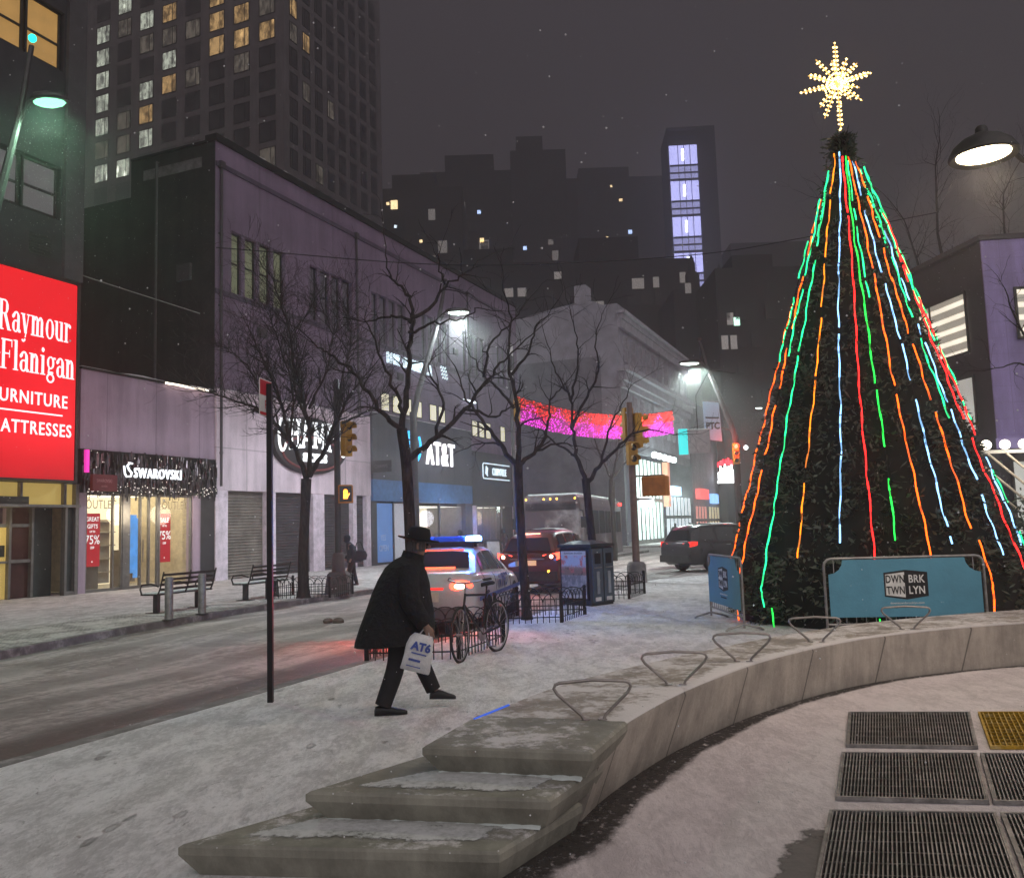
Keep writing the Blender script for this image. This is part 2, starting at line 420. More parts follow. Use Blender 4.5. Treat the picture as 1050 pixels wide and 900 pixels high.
# ------------------------------------------------------------------ inner court floor and curved bench
OUT = [(-.57,5.14),(-.26,5.9),(.22,6.8),(.82,7.55),(1.84,8.6),(2.81,9.47),(4.24,10.45),(6.34,11.2),(9.2,11.6),(13,11.4)]
INN = [(.37,4.92),(.72,5.73),(1.39,6.86),(2.39,8.12),(3.78,9.25),(5.61,9.93),(8.2,10.25),(10,10.3),(12,10.2),(13.5,9.8)]
Oc = catmull([(*p,0) for p in OUT], 8); Ic = catmull([(*p,0) for p in INN], 8)
n = len(Oc)
bench = empty('curved_concrete_bench', (0.6,6.0,0), 0, 'long curved pale concrete bench with stepped end and steel hoop armrests', 'bench')
off = Vector((.6,6.0,0))
mb = MB(); uvs = {}; L = 0
for i in range(n):
    o, q = Oc[i]-off, Ic[i]-off
    if i: L += (Ic[i]-Ic[i-1]).length
    d = (o-q).normalized()
    prof = [(o+d*-.14, 0.0), (o, .46), (o-d*.02, .48), (q+d*.035, .48), (q+d*.008, .466), (q, .44), (q+d*.17, -.01)]
    for k, (p, z) in enumerate(prof):
        uvs[len(mb.v)] = (L, k/6); mb.v.append((p.x, p.y, z))
for i in range(3, n-1):
    for k in range(6):
        a = i*7+k; mb.f.append((a, a+1, a+8, a+7)); mb.m.append(0); mb.smooth.append(k in (3,4))
mb.f.append(tuple(range(21,28))); mb.m.append(0); mb.smooth.append(False)
mb.build('seat', M['bench_conc'], bench, uv=uvs)
def tier(fl, fr, br, bl, z0, z1, name='step'):
    top = [Vector((*p,0))-off for p in (fl, fr, br, bl)]
    fn = ((top[3]-top[0]).normalized()+(top[2]-top[1]).normalized()).normalized()
    sd = (top[0]-top[1]).normalized()
    b = .018
    bot = [top[0]+fn*.075-sd*.08, top[1]+fn*.075+sd*.06, top[2]+sd*.06, top[3]-sd*.07]
    mid = [top[0]+fn*.012, top[1]+fn*.012, top[2], top[3]]
    inn = [top[0]+fn*.02-sd*.02, top[1]+fn*.02+sd*.02, top[2]+sd*.02, top[3]-sd*.02]
    m = MB(); m.loft([[(p.x,p.y,z0) for p in bot],[(p.x,p.y,z1-.05) for p in mid],[(p.x,p.y,z1-.014) for p in mid],[(p.x,p.y,z1) for p in inn]], smooth=False)
    return m.build(name, M['tier_conc'], bench)
tier((-1.76,4.61),(-.13,4.37),(.33,5.1),(-.95,5.45), -.02, .16)
tier((-1.18,4.89),(.13,4.62),(.47,5.3),(-.48,5.75), .165, .32)
tier((-.57,5.135),(.375,4.88),(.662,5.60),(-.30,5.92), .325, .4835)
def drift(a, b, z):
    a = Vector((*a,z))-off; b = Vector((*b,z))-off; d = (b-a).normalized(); nn = Vector((-d.y,d.x,0)); m = MB(); N = 24; r = []
    for i in range(N+1):
        p = a.lerp(b, i/N); w_ = .035+.03*R.random(); h = .012+.012*R.random()
        r.append([tuple(p-nn*w_), tuple(p-nn*w_*.3+Vector((0,0,h))), tuple(p+nn*.06+Vector((0,0,h))), tuple(p+nn*.06)])
    m.loft(r, smooth=True); return m.build('snow_drift', M['drift'], bench)
def snow_patch_mat():
    t = NT('tread_snow'); uvn = t.n('ShaderNodeUVMap'); s2 = t.n('ShaderNodeSeparateXYZ'); t.t.links.new(uvn.outputs[0], s2.inputs[0])
    f = t.math('ADD', t.math('MULTIPLY', t.noise(5, 8, .7), .6), t.math('MULTIPLY', t.noise(28, 6, .7), .4)); u, v = s2.outputs[0], s2.outputs[1]
    e = t.math('MULTIPLY', t.ramp(t.math('MINIMUM', u, t.math('SUBTRACT', 1, u)), .0, .08), t.ramp(v, .0, .26)); e = t.math('ADD', t.math('MULTIPLY', e, .55), t.math('MULTIPLY', t.math('SUBTRACT', f, .46), 1.9))
    b_ = t.bsdf(t.mix(t.ramp(f,.33,.6), (.36,.37,.345), (.66,.665,.655)), .85, 0, f, .6, .03); tr_ = t.n('ShaderNodeBsdfTransparent'); mx = t.n('ShaderNodeMixShader'); t.set(mx.inputs[0], t.math('MULTIPLY', t.ramp(e, .26, .52), .9))
    t.t.links.new(tr_.outputs[0], mx.inputs[1]); t.t.links.new(b_.outputs[0], mx.inputs[2]); t.t.links.new(mx.outputs[0], t.out.inputs[0]); return t.mat
M['tread_snow'] = snow_patch_mat()
def tread(fl, fr, br, bl, z):
    A_, B_, C_, D_ = [Vector((*p,0))-off for p in (fl, fr, br, bl)]; m = MB(); uvs = {}; N = 12
    for j in range(N+1):
        for i in range(N+1):
            p = A_.lerp(B_, i/N).lerp(D_.lerp(C_, i/N), j/N); uvs[len(m.v)] = (i/N, j/N); m.v.append((p.x, p.y, z+.004+.008*sin(pi*i/N)*min(1,j/4)))
    for j in range(N):
        for i in range(N): a = j*(N+1)+i; m.f.append((a,a+1,a+N+2,a+N+1)); m.m.append(0); m.smooth.append(True)
    m.build('tread_snow', M['tread_snow'], bench, uv=uvs)
tread((-1.62,4.66),(-.22,4.47),(.02,4.82),(-1.02,5.06), .16); tread((-1.05,4.93),(.03,4.70),(.26,5.10),(-.44,5.30), .32)
drift((-1.06,4.96),(.09,4.72), .1605); drift((-.47,5.21),(.33,4.98), .3205)
for (x, y, a) in [(.46,5.68,.02),(1.18,6.80,-.06),(1.95,7.80,-.12),(2.95,8.87,-.18),(4.19,9.62,-.25)]:
    P = [(-.05,0,-.03),(-.075,0,.03),(-.225,0,.165),(-.245,0,.20),(-.235,0,.222),(-.21,0,.232),(0,0,.245),(.21,0,.232),(.235,0,.222),(.245,0,.20),(.225,0,.165),(.075,0,.03),(.05,0,-.03)]
    m = MB(); m.tube(P, .0105, 8); m.lathe([(.03,0),(.03,.006),(.012,.008)], 10, 0, Matrix.Translation((-.055,0,0))); m.lathe([(.03,0),(.03,.006),(.012,.008)], 10, 0, Matrix.Translation((.055,0,0)))
    o = m.build('armrest', M['steel_rod'], bench); o.location = Vector((x,y,.48))-off; o.rotation_euler = (-.1,0,a)
m = MB(); a_ = Vector((-.30,5.80,.4835))-off; b_ = Vector((-.08,6.22,.4835))-off; m.tube([a_, b_], .008, 6); m.build('edge_glint', emit('blue_edge_glint', (.05,.16,1.), .35), bench)  # glowing strip added for a blue reflection on the bench edge
# court floor, dark bare strip along the wall
m = MB(); ring = Ic[::-1]
m.poly([(p.x-.05,p.y+.1,.005) for p in Ic] + [(14,-12,.005),(-6,-12,.005),(-1.2,2.5,.005),(-.3,4.0,.005)])
tag(m.build('court_floor', M['snow_court']), kind='structure')
def band_mat():
    t = NT('bare_wet_paving'); uvn = t.n('ShaderNodeUVMap'); s2 = t.n('ShaderNodeSeparateXYZ'); t.t.links.new(uvn.outputs[0], s2.inputs[0])
    f = t.noise(6, 8, .72); b = t.noise(1.3, 6, .65)
    e = t.math('ADD', s2.outputs[1], t.math('ADD', t.math('MULTIPLY', t.math('SUBTRACT', f, .5), .55), t.math('MULTIPLY', t.math('SUBTRACT', b, .5), .7)))
    b_ = t.bsdf(t.mix(f, (.016,.014,.013), (.06,.053,.05)), .5, 0, f, .6, .02, .4); tr_ = t.n('ShaderNodeBsdfTransparent'); mx = t.n('ShaderNodeMixShader'); t.set(mx.inputs[0], t.math('MULTIPLY', t.math('MULTIPLY', t.ramp(e, .46, .12), t.ramp(s2.outputs[1], .98, .80)), t.ramp(t.noise(26, 5, .7), .66, .50))); t.t.links.new(tr_.outputs[0], mx.inputs[1]); t.t.links.new(b_.outputs[0], mx.inputs[2]); t.t.links.new(mx.outputs[0], t.out.inputs[0]); return t.mat
m = MB(); uvs = {}; pre = [Vector((-.75,3.3,0)), Vector((-.42,3.85,0)), Vector((-.13,4.37,0)), Vector((.13,4.62,0))]
C = catmull(pre + [Vector((*p,0)) for p in INN[:8]], 8); N = len(C)
for i, p in enumerate(C):
    t_ = (C[min(i+1,N-1)]-C[max(i-1,0)]).normalized(); nn = Vector((t_.y,-t_.x,0))
    wd = .42 - .22*min(1, i/(N*.62))
    for k, s in enumerate((-.22, .0, wd*.5, wd)):
        uvs[len(m.v)] = (i*.1, (0,.1,.55,1.)[k]); q = p+nn*s; m.v.append((q.x,q.y,.010))
for i in range(N-1):
    for k in range(3): a = i*4+k; m.f.append((a,a+1,a+5,a+4)); m.m.append(0); m.smooth.append(False)
tag(m.build('court_floor_edge', band_mat(), uv=uvs), kind='structure')

# ------------------------------------------------------------------ ventilation grates
def grate(corners, nb, label, mats, cross=True, edge=.03):
    A_, B_, C_, D_ = [Vector((*p,0)) for p in corners]         # far left, far right, near right, near left
    c = (A_+B_+C_+D_)/4
    root = empty('ventilation_grate', (c.x,c.y,.008), 0, label, 'grate', 'ventilation grates set in the court floor')
    A_,B_,C_,D_ = A_-c,B_-c,C_-c,D_-c
    P = lambda u, v, z: tuple((A_.lerp(B_,u)).lerp(D_.lerp(C_,u), v)+Vector((0,0,z)))
    def bar(m, u0,v0,u1,v1,wu,wv,z0,z1):
        q = [(u0-wu,v0-wv),(u0+wu,v0-wv) if wu else (u1,v0-wv),(u1+wu,v1+wv),(u1-wu,v1+wv) if wu else (u0,v1+wv)]
        m.add([P(a,b,z0) for a,b in q]+[P(a,b,z1) for a,b in q], [(4,5,6,7),(0,1,5,4),(1,2,6,5),(2,3,7,6),(3,0,4,7)])
    m = MB(); m.add([P(0,0,.001),P(1,0,.001),P(1,1,.001),P(0,1,.001)], [(0,1,2,3)]); m.build('shaft', mats[1], root)  # flat dark sheet stands in for the shade inside the shaft
    m = MB(); e = .009
    bar(m,e,0,e,1,e,0,0,.024); bar(m,1-e,0,1-e,1,e,0,0,.024); bar(m,2*e,e,1-2*e,e,0,e,0,.0245); bar(m,2*e,1-e,1-2*e,1-e,0,e,0,.0245); m.build('frame', mats[0], root)
    m = MB()
    for i in range(1, nb): u = i/nb; bar(m,u,.02,u,.98,.0042,0,.002,.021)
    for j in range(1, 7 if cross else 11): bar(m,.02,j/(7 if cross else 11),.98,j/(7 if cross else 11),0,.0022,.0022,.007 if cross else .0215)
    m.build('grating', mats[0], root)
G1, G2, G3 = M['grate'], M['yellow_grate'], M['pit']
grate([(2.83,7.79),(3.81,7.65),(3.29,6.53),(2.40,6.70)], 44, 'black steel grate in the far row, left of the yellow grate', (G1,G3))
grate([(3.87,7.64),(4.90,7.50),(4.38,6.38),(3.37,6.52)], 26, 'yellow painted grate at the end of the far row', (G2,M['yellow_pit']), False)
grate([(2.29,6.49),(3.19,6.36),(2.72,5.32),(1.88,5.48)], 42, 'whole steel grate in the middle row of grates', (G1,G3))
grate([(3.21,6.355),(4.15,6.22),(3.68,5.17),(2.74,5.315)], 42, 'steel grate in the middle row, cut by the picture edge beneath the yellow grate', (G1,G3))
grate([(1.76,5.25),(2.65,5.12),(2.22,4.10),(1.33,4.24)], 42, 'large nearest steel grate with slushy bare patch beside it', (G1,G3))
grate([(2.67,5.115),(3.60,4.98),(3.17,3.96),(2.24,4.095)], 42, 'steel grate in the nearest row, at the right corner of the court', (G1,G3))
def patch_mat():
    t = NT('slush_patch'); uvn = t.n('ShaderNodeUVMap'); s2 = t.n('ShaderNodeSeparateXYZ'); t.t.links.new(uvn.outputs[0], s2.inputs[0])
    f = t.noise(5, 8, .7); e = t.math('ADD', s2.outputs[0], t.math('MULTIPLY', t.math('SUBTRACT', f, .5), 1.3))
    b_ = t.bsdf(t.mix(f, (.05,.045,.04), (.20,.18,.175)), .6, 0, f, .6, .02); tr_ = t.n('ShaderNodeBsdfTransparent'); mx = t.n('ShaderNodeMixShader'); t.set(mx.inputs[0], t.ramp(e, .50, .72)); t.t.links.new(tr_.outputs[0], mx.inputs[1]); t.t.links.new(b_.outputs[0], mx.inputs[2]); t.t.links.new(mx.outputs[0], t.out.inputs[0]); return t.mat
m = MB(); uvs = {}
for i in range(9):
    for k in range(5):
        uvs[len(m.v)] = ((0,.35,.75,1,1)[k]*min(1,(1.2-abs(i-4)/4)), 0); y = 5.3-1.6*i/8; x0 = 1.76-.42*(5.25-y)
        m.v.append((x0-.34+.14*k*.62, y, .0095))
for i in range(8):
    for k in range(4): a = i*5+k; m.f.append((a,a+1,a+6,a+5)); m.m.append(0); m.smooth.append(False)
tag(m.build('court_floor_patch', patch_mat(), uv=uvs), kind='structure')

# ------------------------------------------------------------------ event barricades
def barricade(loc, rz, W, label):
    root = empty('event_barricade', loc, rz, label, 'barricade', 'blue bannered barricades around the holiday tree')
    h = W/2
    m = MB(); r = .1
    P = [(-h,0,.04),(-h,0,1.02)] + [(-h+r-r*cos(a),0,1.02+r*sin(a)) for a in (pi/6,pi/3,pi/2)] + [(h-r+r*sin(a),0,1.02+r*cos(a)) for a in (0,pi/6,pi/3,pi/2)] + [(h,0,.04)]
    m.tube(P, .019, 8); m.tube([(-h,0,.2),(h,0,.2)], .016, 8)
    for i in range(1, 16): x = -h+W*i/16; m.tube([(x,0,.2),(x,0,1.12)], .007, 5)
    m.build('frame', M['galv'], root)
    for s in (-1,1):
        m = MB(); m.tube([(s*h,-.3,.0),(s*h,-.26,.03),(s*h,0,.1),(s*h,.26,.03),(s*h,.3,.0)], .018, 7); m.build('foot', M['galv'], root)
    x0, x1, z0, z1, c = -h+.05, h-.05, .30, 1.10, .2
    arcL = [(x0+c*sin(a), z1-c*cos(a)) for a in (0,.4,.8,1.2,pi/2)]        # concave cut corner
    arcR = [(x1-c*cos(a), z1-c*sin(a)) for a in (0,.4,.8,1.2,pi/2)]
    pts = [(x0,z0),(x1,z0)] + [(x1, z1-c)] + [(x1-c*sin(a), z1-c*cos(a)) for a in (.4,.8,1.2,pi/2)] + [(x0+c*sin(a), z1-c*cos(a)) for a in (pi/2,1.2,.8,.4)] + [(x0,z1-c)]
    m = MB(); m.xprism(pts, -.032, -.024); pan = m.build('banner', M['banner_blue'], root)
    # two-sided cube emblem
    m = MB(); y = -.0335; k = .27; cx, cz = .02, .74; t_, b_ = .19, -.19
    fr = [(-.29,t_-.02),(0,t_+.015),(.29,t_-.02),(.29,b_+.03),(0,b_-.015),(-.29,b_+.03)]
    m.poly([(cx+p[0],y,cz+p[1]) for p in fr], 1)
    m.poly([(cx+p[0],y-.002,cz+p[1]) for p in [(-.27,t_-.045),(-.015,t_-.015),(-.015,b_+.015),(-.27,b_+.05)]], 0)
    for s, x, z, mi in (('DWN',-.14,.03,1),('TWN',-.14,-.125,1),('BRK',.14,.03,0),('LYN',.14,-.125,0)):
        text(m, s, .150, cx+x, cz+z, y-.004, bold=.003, ext=.001, xs=.66 if mi else .76, mi=mi, spacing=1.06)
    text(m, 'downtownbrooklyn.com', .045, cx, .475, y-.002, ext=.001, mi=0); text(m, '@downtownbrooklyn', .036, cx, .425, y-.002, ext=.001, mi=1)
    m.build('emblem', [M['white_paint'], M['ink']], pan)
barricade((5.42,12.45,0), radians(-9), 2.12, 'blue banner barricade facing the bench in front of the holiday tree')
barricade((3.48,14.85,0), radians(-88), 2.0, 'blue banner barricade seen edge-on at the left side of the holiday tree')

# ------------------------------------------------------------------ holiday tree
TC = Vector((6.18,15.4,0)); TH = 8.55
def tr(z):
    r = 2.62-.292*z
    return max(.26, min(r, 2.36+.1*z if z < .6 else 9))
tree = empty('holiday_tree', TC, 0, 'tall cone-shaped holiday tree hung with coloured light strings', 'holiday tree')
def needle_mat():
    t = NT('needle_foliage'); oi = t.noise(9, 3, .6); f = t.noise(60, 2, .5)
    t.bsdf(t.mix(oi, (.020,.027,.020), (.15,.18,.13)), .38, 0, emis=None, spec=.3); return t.mat
M['needles'] = needle_mat()
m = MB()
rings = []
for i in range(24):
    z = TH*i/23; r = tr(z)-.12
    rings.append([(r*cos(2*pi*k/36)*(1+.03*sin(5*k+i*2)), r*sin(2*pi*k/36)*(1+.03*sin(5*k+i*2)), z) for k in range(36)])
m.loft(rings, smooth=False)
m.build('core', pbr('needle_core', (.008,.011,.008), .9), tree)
m = MB(); rr = random.Random(3)
def sprig(m, c, d, l, w_):
    d = d.normalized(); s = d.cross(Vector((rr.uniform(-1,1), rr.uniform(-1,1), rr.uniform(-1,1)))).normalized()*w_; e = c + d*l
    m.add([c-s*.4, c+s*.4, c+d*l*.5+s, e, c+d*l*.5-s], [(0,1,2,3,4)])
for _ in range(1900):
    z0_ = TH*(1-sqrt(rr.random())) if rr.random() < .85 else TH*rr.random()
    th0_ = rr.uniform(0, 2*pi); R0_ = tr(z0_)-.14+rr.uniform(-.07,.09); sp__ = rr.uniform(.09,.20)
    c0 = Vector((R0_*cos(th0_), R0_*sin(th0_), z0_)); out = Vector((cos(th0_), sin(th0_), rr.uniform(-.5,.2)))
    for k in range(16):
        c = c0+Vector((rr.gauss(0,.5), rr.gauss(0,.5), rr.gauss(0,.5)))*sp__
        if hypot(c.x,c.y) > tr(max(0,c.z))+.04 or c.z < 0: continue
        d = out*.8+Vector((rr.gauss(0,.65), rr.gauss(0,.65), rr.gauss(0,.6)))
        sprig(m, c, d, rr.uniform(.07,.16), rr.uniform(.012,.026))
for _ in range(900):       # loose top tuft
    z = TH+rr.uniform(-.4,.05); th = rr.uniform(0,2*pi); r = rr.uniform(.02,.17)
    sprig(m, Vector((r*cos(th), r*sin(th), z)), Vector((cos(th), sin(th), rr.uniform(-.4,.8))), rr.uniform(.07,.16), .02)
m.build('foliage', M['needles'], tree)
CB = {'green': emit('green_rope_light', (.012,.70,.20), 4.2, (.02,.3,.1)), 'lime': emit('lime_rope_light', (.012,.62,.05), 3.8, (.02,.3,.05)),
      'orange': emit('orange_rope_light', (1.,.11,.008), 4., (.3,.06,.01)), 'amber': emit('amber_rope_light', (1.,.24,.010), 2.8, (.3,.1,.01)),
      'blue': emit('pale_blue_rope_light', (.24,.52,.92), 3.2, (.2,.3,.4)), 'red': emit('red_rope_light', (1.,.016,.015), 5., (.3,.01,.01))}
CD = {}
for k, mt in CB.items():
    nd = [n_ for n_ in mt.node_tree.nodes if n_.type == 'BSDF_PRINCIPLED'][0]; ec = tuple(nd.inputs['Emission Color'].default_value)[:3]; CD[k] = emit(k+'_rope_dim', ec, nd.inputs['Emission Strength'].default_value*.42, (.1,.1,.1))
va = atan2(-TC.y, -TC.x)      # bearing towards the bench side
def rope(colr, sn, z0, z1, gaps=0., seed=1, inset_=0., name='light_string'):
    q = random.Random(seed); th0 = va + math.asin(max(-1,min(1,sn)))
    m = MB(); z = z1; on = True; left = 9 if gaps == 0 else q.uniform(.4,1.4); i = 0
    def pt(z):
        t_ = (z1-z)/max(.1,(z1-z0)); r = tr(z)+.05+.010*sin(z*6+seed)+.008*sin(z*17+seed)-inset_*t_
        th = th0+(.016*sin(z*1.3+seed*2.1)+.007*sin(z*9+seed))/max(.5,tr(z)); return (r*cos(th), r*sin(th), z)
    while z > z0:
        st = q.uniform(.05,.16)
        if on and q.random() > .025:
            br = 0 if q.random() < .78 else 2
            m.tube([pt(z), pt(z-st*.5), pt(z-st)], q.uniform(.0095,.0140), 6, br, cap=False)
        z -= st; left -= st
        if left < 0 and gaps > 0: on = not on; left = q.uniform(.5,2.2)*(1.2-gaps) if on else q.uniform(.06,.2+gaps*.5)
    wire = []; z = z1
    while z > z0: th = th0+.016*sin(z*1.3+seed*2.1)/max(.5,tr(z)); r = tr(z)+.045; wire.append((r*cos(th), r*sin(th), z)); z -= .3
    m.tube(wire, .006, 4, 1)
    o = m.build(name, [CB[colr], M['ink'], CD[colr]], tree); o['label'] = {'green':'teal green','lime':'bright green','orange':'orange red','amber':'amber','blue':'pale blue','red':'red'}[colr]+' light string'
    return o
top = 8.15
for i, (c_, sn, z0, z1, gp) in enumerate([('orange',-.985,.75,5.6,.3),('green',-.97,4.6,6.7,.3),('orange',-.86,.65,7.4,.12),('green',-.68,.35,7.9,0),('amber',-.45,1.15,8.2,.04),
    ('blue',-.19,1.45,8.2,0),('red',0.01,.95,8.1,0),('lime',.14,3.9,8.1,0),('lime',.155,.9,3.7,.75),('orange',.34,1.05,8.1,0),('blue',.49,1.3,8.0,.25),('orange',.63,1.5,8.0,.06),
    ('green',-.83,4.6,7.4,.3),('green',.22,5.4,8.0,.3),('green',.74,3.2,7.4,.3),('green',.90,4.6,7.9,.2),('orange',.66,.15,1.3,.5),('blue',.78,1.0,6.6,.3),('red',.885,.25,6.3,.15),('green',.965,3.1,8.0,.08),('blue',.95,.9,2.6,.5),('red',.95,3.0,7.0,.5),('orange',-.90,.05,.5,.4),('lime',-.62,.02,.3,.5),('lime',.02,-.05,.2,.3),
    ('green',.99,1.2,2.4,.8)]):
    rope(c_, sn, z0, z1, gp, i+3)
for sn, c_ in ((1.35,'green'),(1.7,'red'),(2.0,'blue'),(2.3,'orange'),(2.6,'green')):      # the side away from the bench
    th = va+pi/2+(sn-1)*1.6; m = MB(); m.tube([((tr(z)+.04)*cos(th),(tr(z)+.04)*sin(th),z) for z in [8-.2*k for k in range(38)]], .0165, 6)
    o = m.build('light_string', CB[c_], tree)
# starburst topper
M['gold_wire'] = pbr('gold_wire', (.5,.32,.08), .4, .6); M['warm_bulb'] = emit('warm_bulb', (1.,.66,.22), 7.)
star = MB(); bl = MB(); cz = 9.62
rays = [(90,.80,0),(45,.58,.1),(14,.62,-.1),(22,.72,.2),(-35,.56,.1),(-62,.42,-.2),(-112,.68,.1),(-128,.5,.3),(-167,.70,0),(168,.58,-.15),(150,.5,.25),(128,.60,0),(108,.42,-.3),(70,.45,-.3),(-90,.9,0),(-25,.4,-.35),(-150,.42,-.35),(60,.4,.4),(180,.35,.5),(0,.35,.5)]
for a, l, dy in rays:
    d = Vector((cos(radians(a)), dy, sin(radians(a)))).normalized()
    star.tube([(0,0,cz), tuple(Vector((0,0,cz))+d*l)], .009, 5)
    k = .1
    while k <= l+.001:
        p = Vector((0,0,cz))+d*k; s = d.cross(Vector((0,1,0))).normalized()*(.028 if k < l-.05 else 0)
        bl.octa(p+s, rr.uniform(.018,.028)); 
        if s.length > 0: bl.octa(p-s, rr.uniform(.018,.028))
        k += .085
for _ in range(70): bl.octa((rr.gauss(0,.09), rr.gauss(0,.09), cz+rr.gauss(0,.10)), .019)
for k in range(8): bl.octa((.03*(-1)**k, -.02, 8.62+.1*k), .016)
so_ = star.build('star_topper', emit('gold_spoke', (1.,.58,.16), 1.3, (.5,.3,.1)), tree); bl.build('bulb_cluster', M['warm_bulb'], so_)

# ------------------------------------------------------------------ warm pendant lamp
lamp = empty('pendant_street_lamp', (6.95,8.3,0), 0, 'dark bell-shaped lamp glowing warm white above the court', 'street lamp')
lx, lz = 4.71-6.95, 5.2
m = MB(); T = Matrix.Translation((lx,0,lz))
m.lathe([(.245,-.005),(.30,-.04),(.318,-.025),(.31,.01),(.27,.08),(.20,.14),(.11,.185),(.06,.21),(.055,.26),(.04,.28),(0,.285)], 28, 0, T); m.build('lamp_shade', M['dark_metal'], lamp)
m = MB(); m.lathe([(.0,-.045),(.10,-.042),(.18,-.032),(.245,-.012),(.245,.0),(0,.0)], 24, 0, T); m.build('lens', emit('warm_lens', (1.,.80,.50), 9.), lamp)
m = MB(); m.tube(catmull([(lx+.1,0,lz+.2),(lx+.26,0,lz+.06),(lx+.42,0,lz-.10),(lx+.7,0,lz-.13),(lx+1.2,0,lz-.05),(lx+1.8,0,lz+.1),(0,0,lz+.22)], 6), .024, 8); m.build('arm', M['dark_metal'], lamp)
m = MB(); m.lathe([(.16,0),(.16,.5),(.09,.56),(.075,1.0),(.06,4.0),(.05,5.6),(.07,5.65),(0,5.75)], 14); m.build('pole', M['dark_metal'], lamp)
def lightobj(name, typ, loc, energy, color, size=.1, spot=None, aim=None, parent=None):
    l = bpy.data.lights.new(name, typ); l.energy = energy; l.color = color
    if typ in ('POINT','SPOT'): l.shadow_soft_size = size
    if typ == 'SPOT': l.spot_size = radians(spot or 140); l.spot_blend = .6
    o = bpy.data.objects.new(name, l); COL.objects.link(o); o.location = loc
    if aim: o.rotation_euler = (Vector(aim)-Vector(loc)).to_track_quat('-Z','Y').to_euler()
    if parent: 
        o.parent = parent
    return o
lightobj('pendant_bulb', 'SPOT', (4.71,8.3,5.08), 330, (1,.80,.60), .22, 165, (4.71,8.3,0))
# ------------------------------------------------------------------ street front on the left: every building stands on one line
FA = Vector((-7.4,45.0,0)); FS = Vector((sin(radians(23)),cos(radians(23)),0)); FRZ = radians(67)
def FP(t, y=0, z=0):
    q = FA + FS*t + Vector((-FS.y,FS.x,0))*y; return (q.x,q.y,z)
def glass_mat(name, tint=(.9,.95,.95), gl=.12):
    t = NT(name); a = t.n('ShaderNodeBsdfTransparent'); a.inputs[0].default_value = (*tint,1)
    g_ = t.n('ShaderNodeBsdfGlossy'); g_.inputs[0].default_value = (.8,.8,.8,1); g_.inputs['Roughness'].default_value = .06
    mx = t.n('ShaderNodeMixShader'); mx.inputs[0].default_value = gl
    t.t.links.new(a.outputs[0], mx.inputs[1]); t.t.links.new(g_.outputs[0], mx.inputs[2]); t.t.links.new(mx.outputs[0], t.out.inputs[0]); return t.mat
M['glass'] = glass_mat('shop_glass')
M['dark_glass'] = pbr('dark_glass', (.016,.016,.018), .12, 0, .2, 2, 0, spec=.6)
def brick_mat(name, c1, c2, mort, sc=3.2):
    t = NT(name); v = t.map((1,1,1)); g_ = t.n('ShaderNodeSeparateXYZ'); t.t.links.new(v, g_.inputs[0])
    cb = t.n('ShaderNodeCombineXYZ'); t.t.links.new(t.math('ADD', g_.outputs[0], g_.outputs[1]), cb.inputs[0]); t.t.links.new(g_.outputs[2], cb.inputs[1])
    br = t.n('ShaderNodeTexBrick'); t.t.links.new(cb.outputs[0], br.inputs['Vector']); br.inputs['Scale'].default_value = sc
    br.inputs['Color1'].default_value = (*c1,1); br.inputs['Color2'].default_value = (*c2,1); br.inputs['Mortar'].default_value = (*mort,1); br.inputs['Mortar Size'].default_value = .015
    br.inputs['Brick Width'].default_value = .8; br.inputs['Row Height'].default_value = .27
    nz = t.noise(.7, 8, .7); st = t.noise(1.2, 6, .65, t.map((1,1,.12)))
    col = t.mix(t.ramp(t.math('ADD', t.math('MULTIPLY', nz,.5), t.math('MULTIPLY', st,.5)), .35, .65), br.outputs[0], tuple(x*.45 for x in c1))
    t.bsdf(col, .85, 0, br.outputs[1], .3, .01, .25); return t.mat
def panel_mat(name, c, pitch=2.4, rough=.6, seam=.35, zp=0):
    t = NT(name); g_ = t.n('ShaderNodeSeparateXYZ'); t.t.links.new(t.tc.outputs['Object'], g_.inputs[0])
    fr = t.math('FRACT', t.math('MULTIPLY', g_.outputs[0], 1/pitch)); sm = t.ramp(t.math('ABSOLUTE', t.math('SUBTRACT', fr, .5)), .012, .006)
    if zp:
        f2 = t.math('FRACT', t.math('MULTIPLY', g_.outputs[2], 1/zp)); sm = t.math('MAXIMUM', sm, t.ramp(t.math('ABSOLUTE', t.math('SUBTRACT', f2, .5)), .014, .007))
    st = t.noise(1.6, 7, .68, t.map((1,1,.1))); nz = t.noise(.5, 5, .6)
    col = t.mix(t.ramp(t.math('ADD', t.math('MULTIPLY', st,.55), t.math('MULTIPLY', nz,.45)), .36, .66), tuple(x*.68 for x in c), tuple(min(1,x*1.12) for x in c))
    col = t.mix(t.math('MULTIPLY', sm, seam), col, (.02,.018,.02))
    t.bsdf(col, rough, 0, t.noise(20, 4, .6), .08, .01, .35); return t.mat
M['dark_brick'] = brick_mat('dark_brick', (.040,.036,.036), (.055,.048,.046), (.06,.055,.055))
M['dark_stucco'] = pbr('dark_stucco', (.045,.042,.047), .85, var=.25, scale=1.5, bump=.2)
M['mauve_panel'] = panel_mat('mauve_panel', (.46,.35,.45), 2.2)
M['lilac_lit_panel'] = panel_mat('lilac_lit_panel', (.78,.66,.74), 3.6, zp=2.1)  # white panel, the purple light on it put into its colour
M['mauve_wall'] = panel_mat('mauve_wall', (.235,.175,.255), 5.5, .8, .2)  # purple light on the facade put into the wall colour
M['grey_panel'] = panel_mat('grey_panel', (.085,.085,.10), 5.9, .55, .3)
M['blue_panel'] = pbr('blue_panel', (.07,.18,.40), .55)
M['roof_tar'] = pbr('roof_tar', (.02,.019,.019), .9)
M['alu'] = pbr('aluminium_frame', (.22,.21,.205), .4, .6, .15, 6)
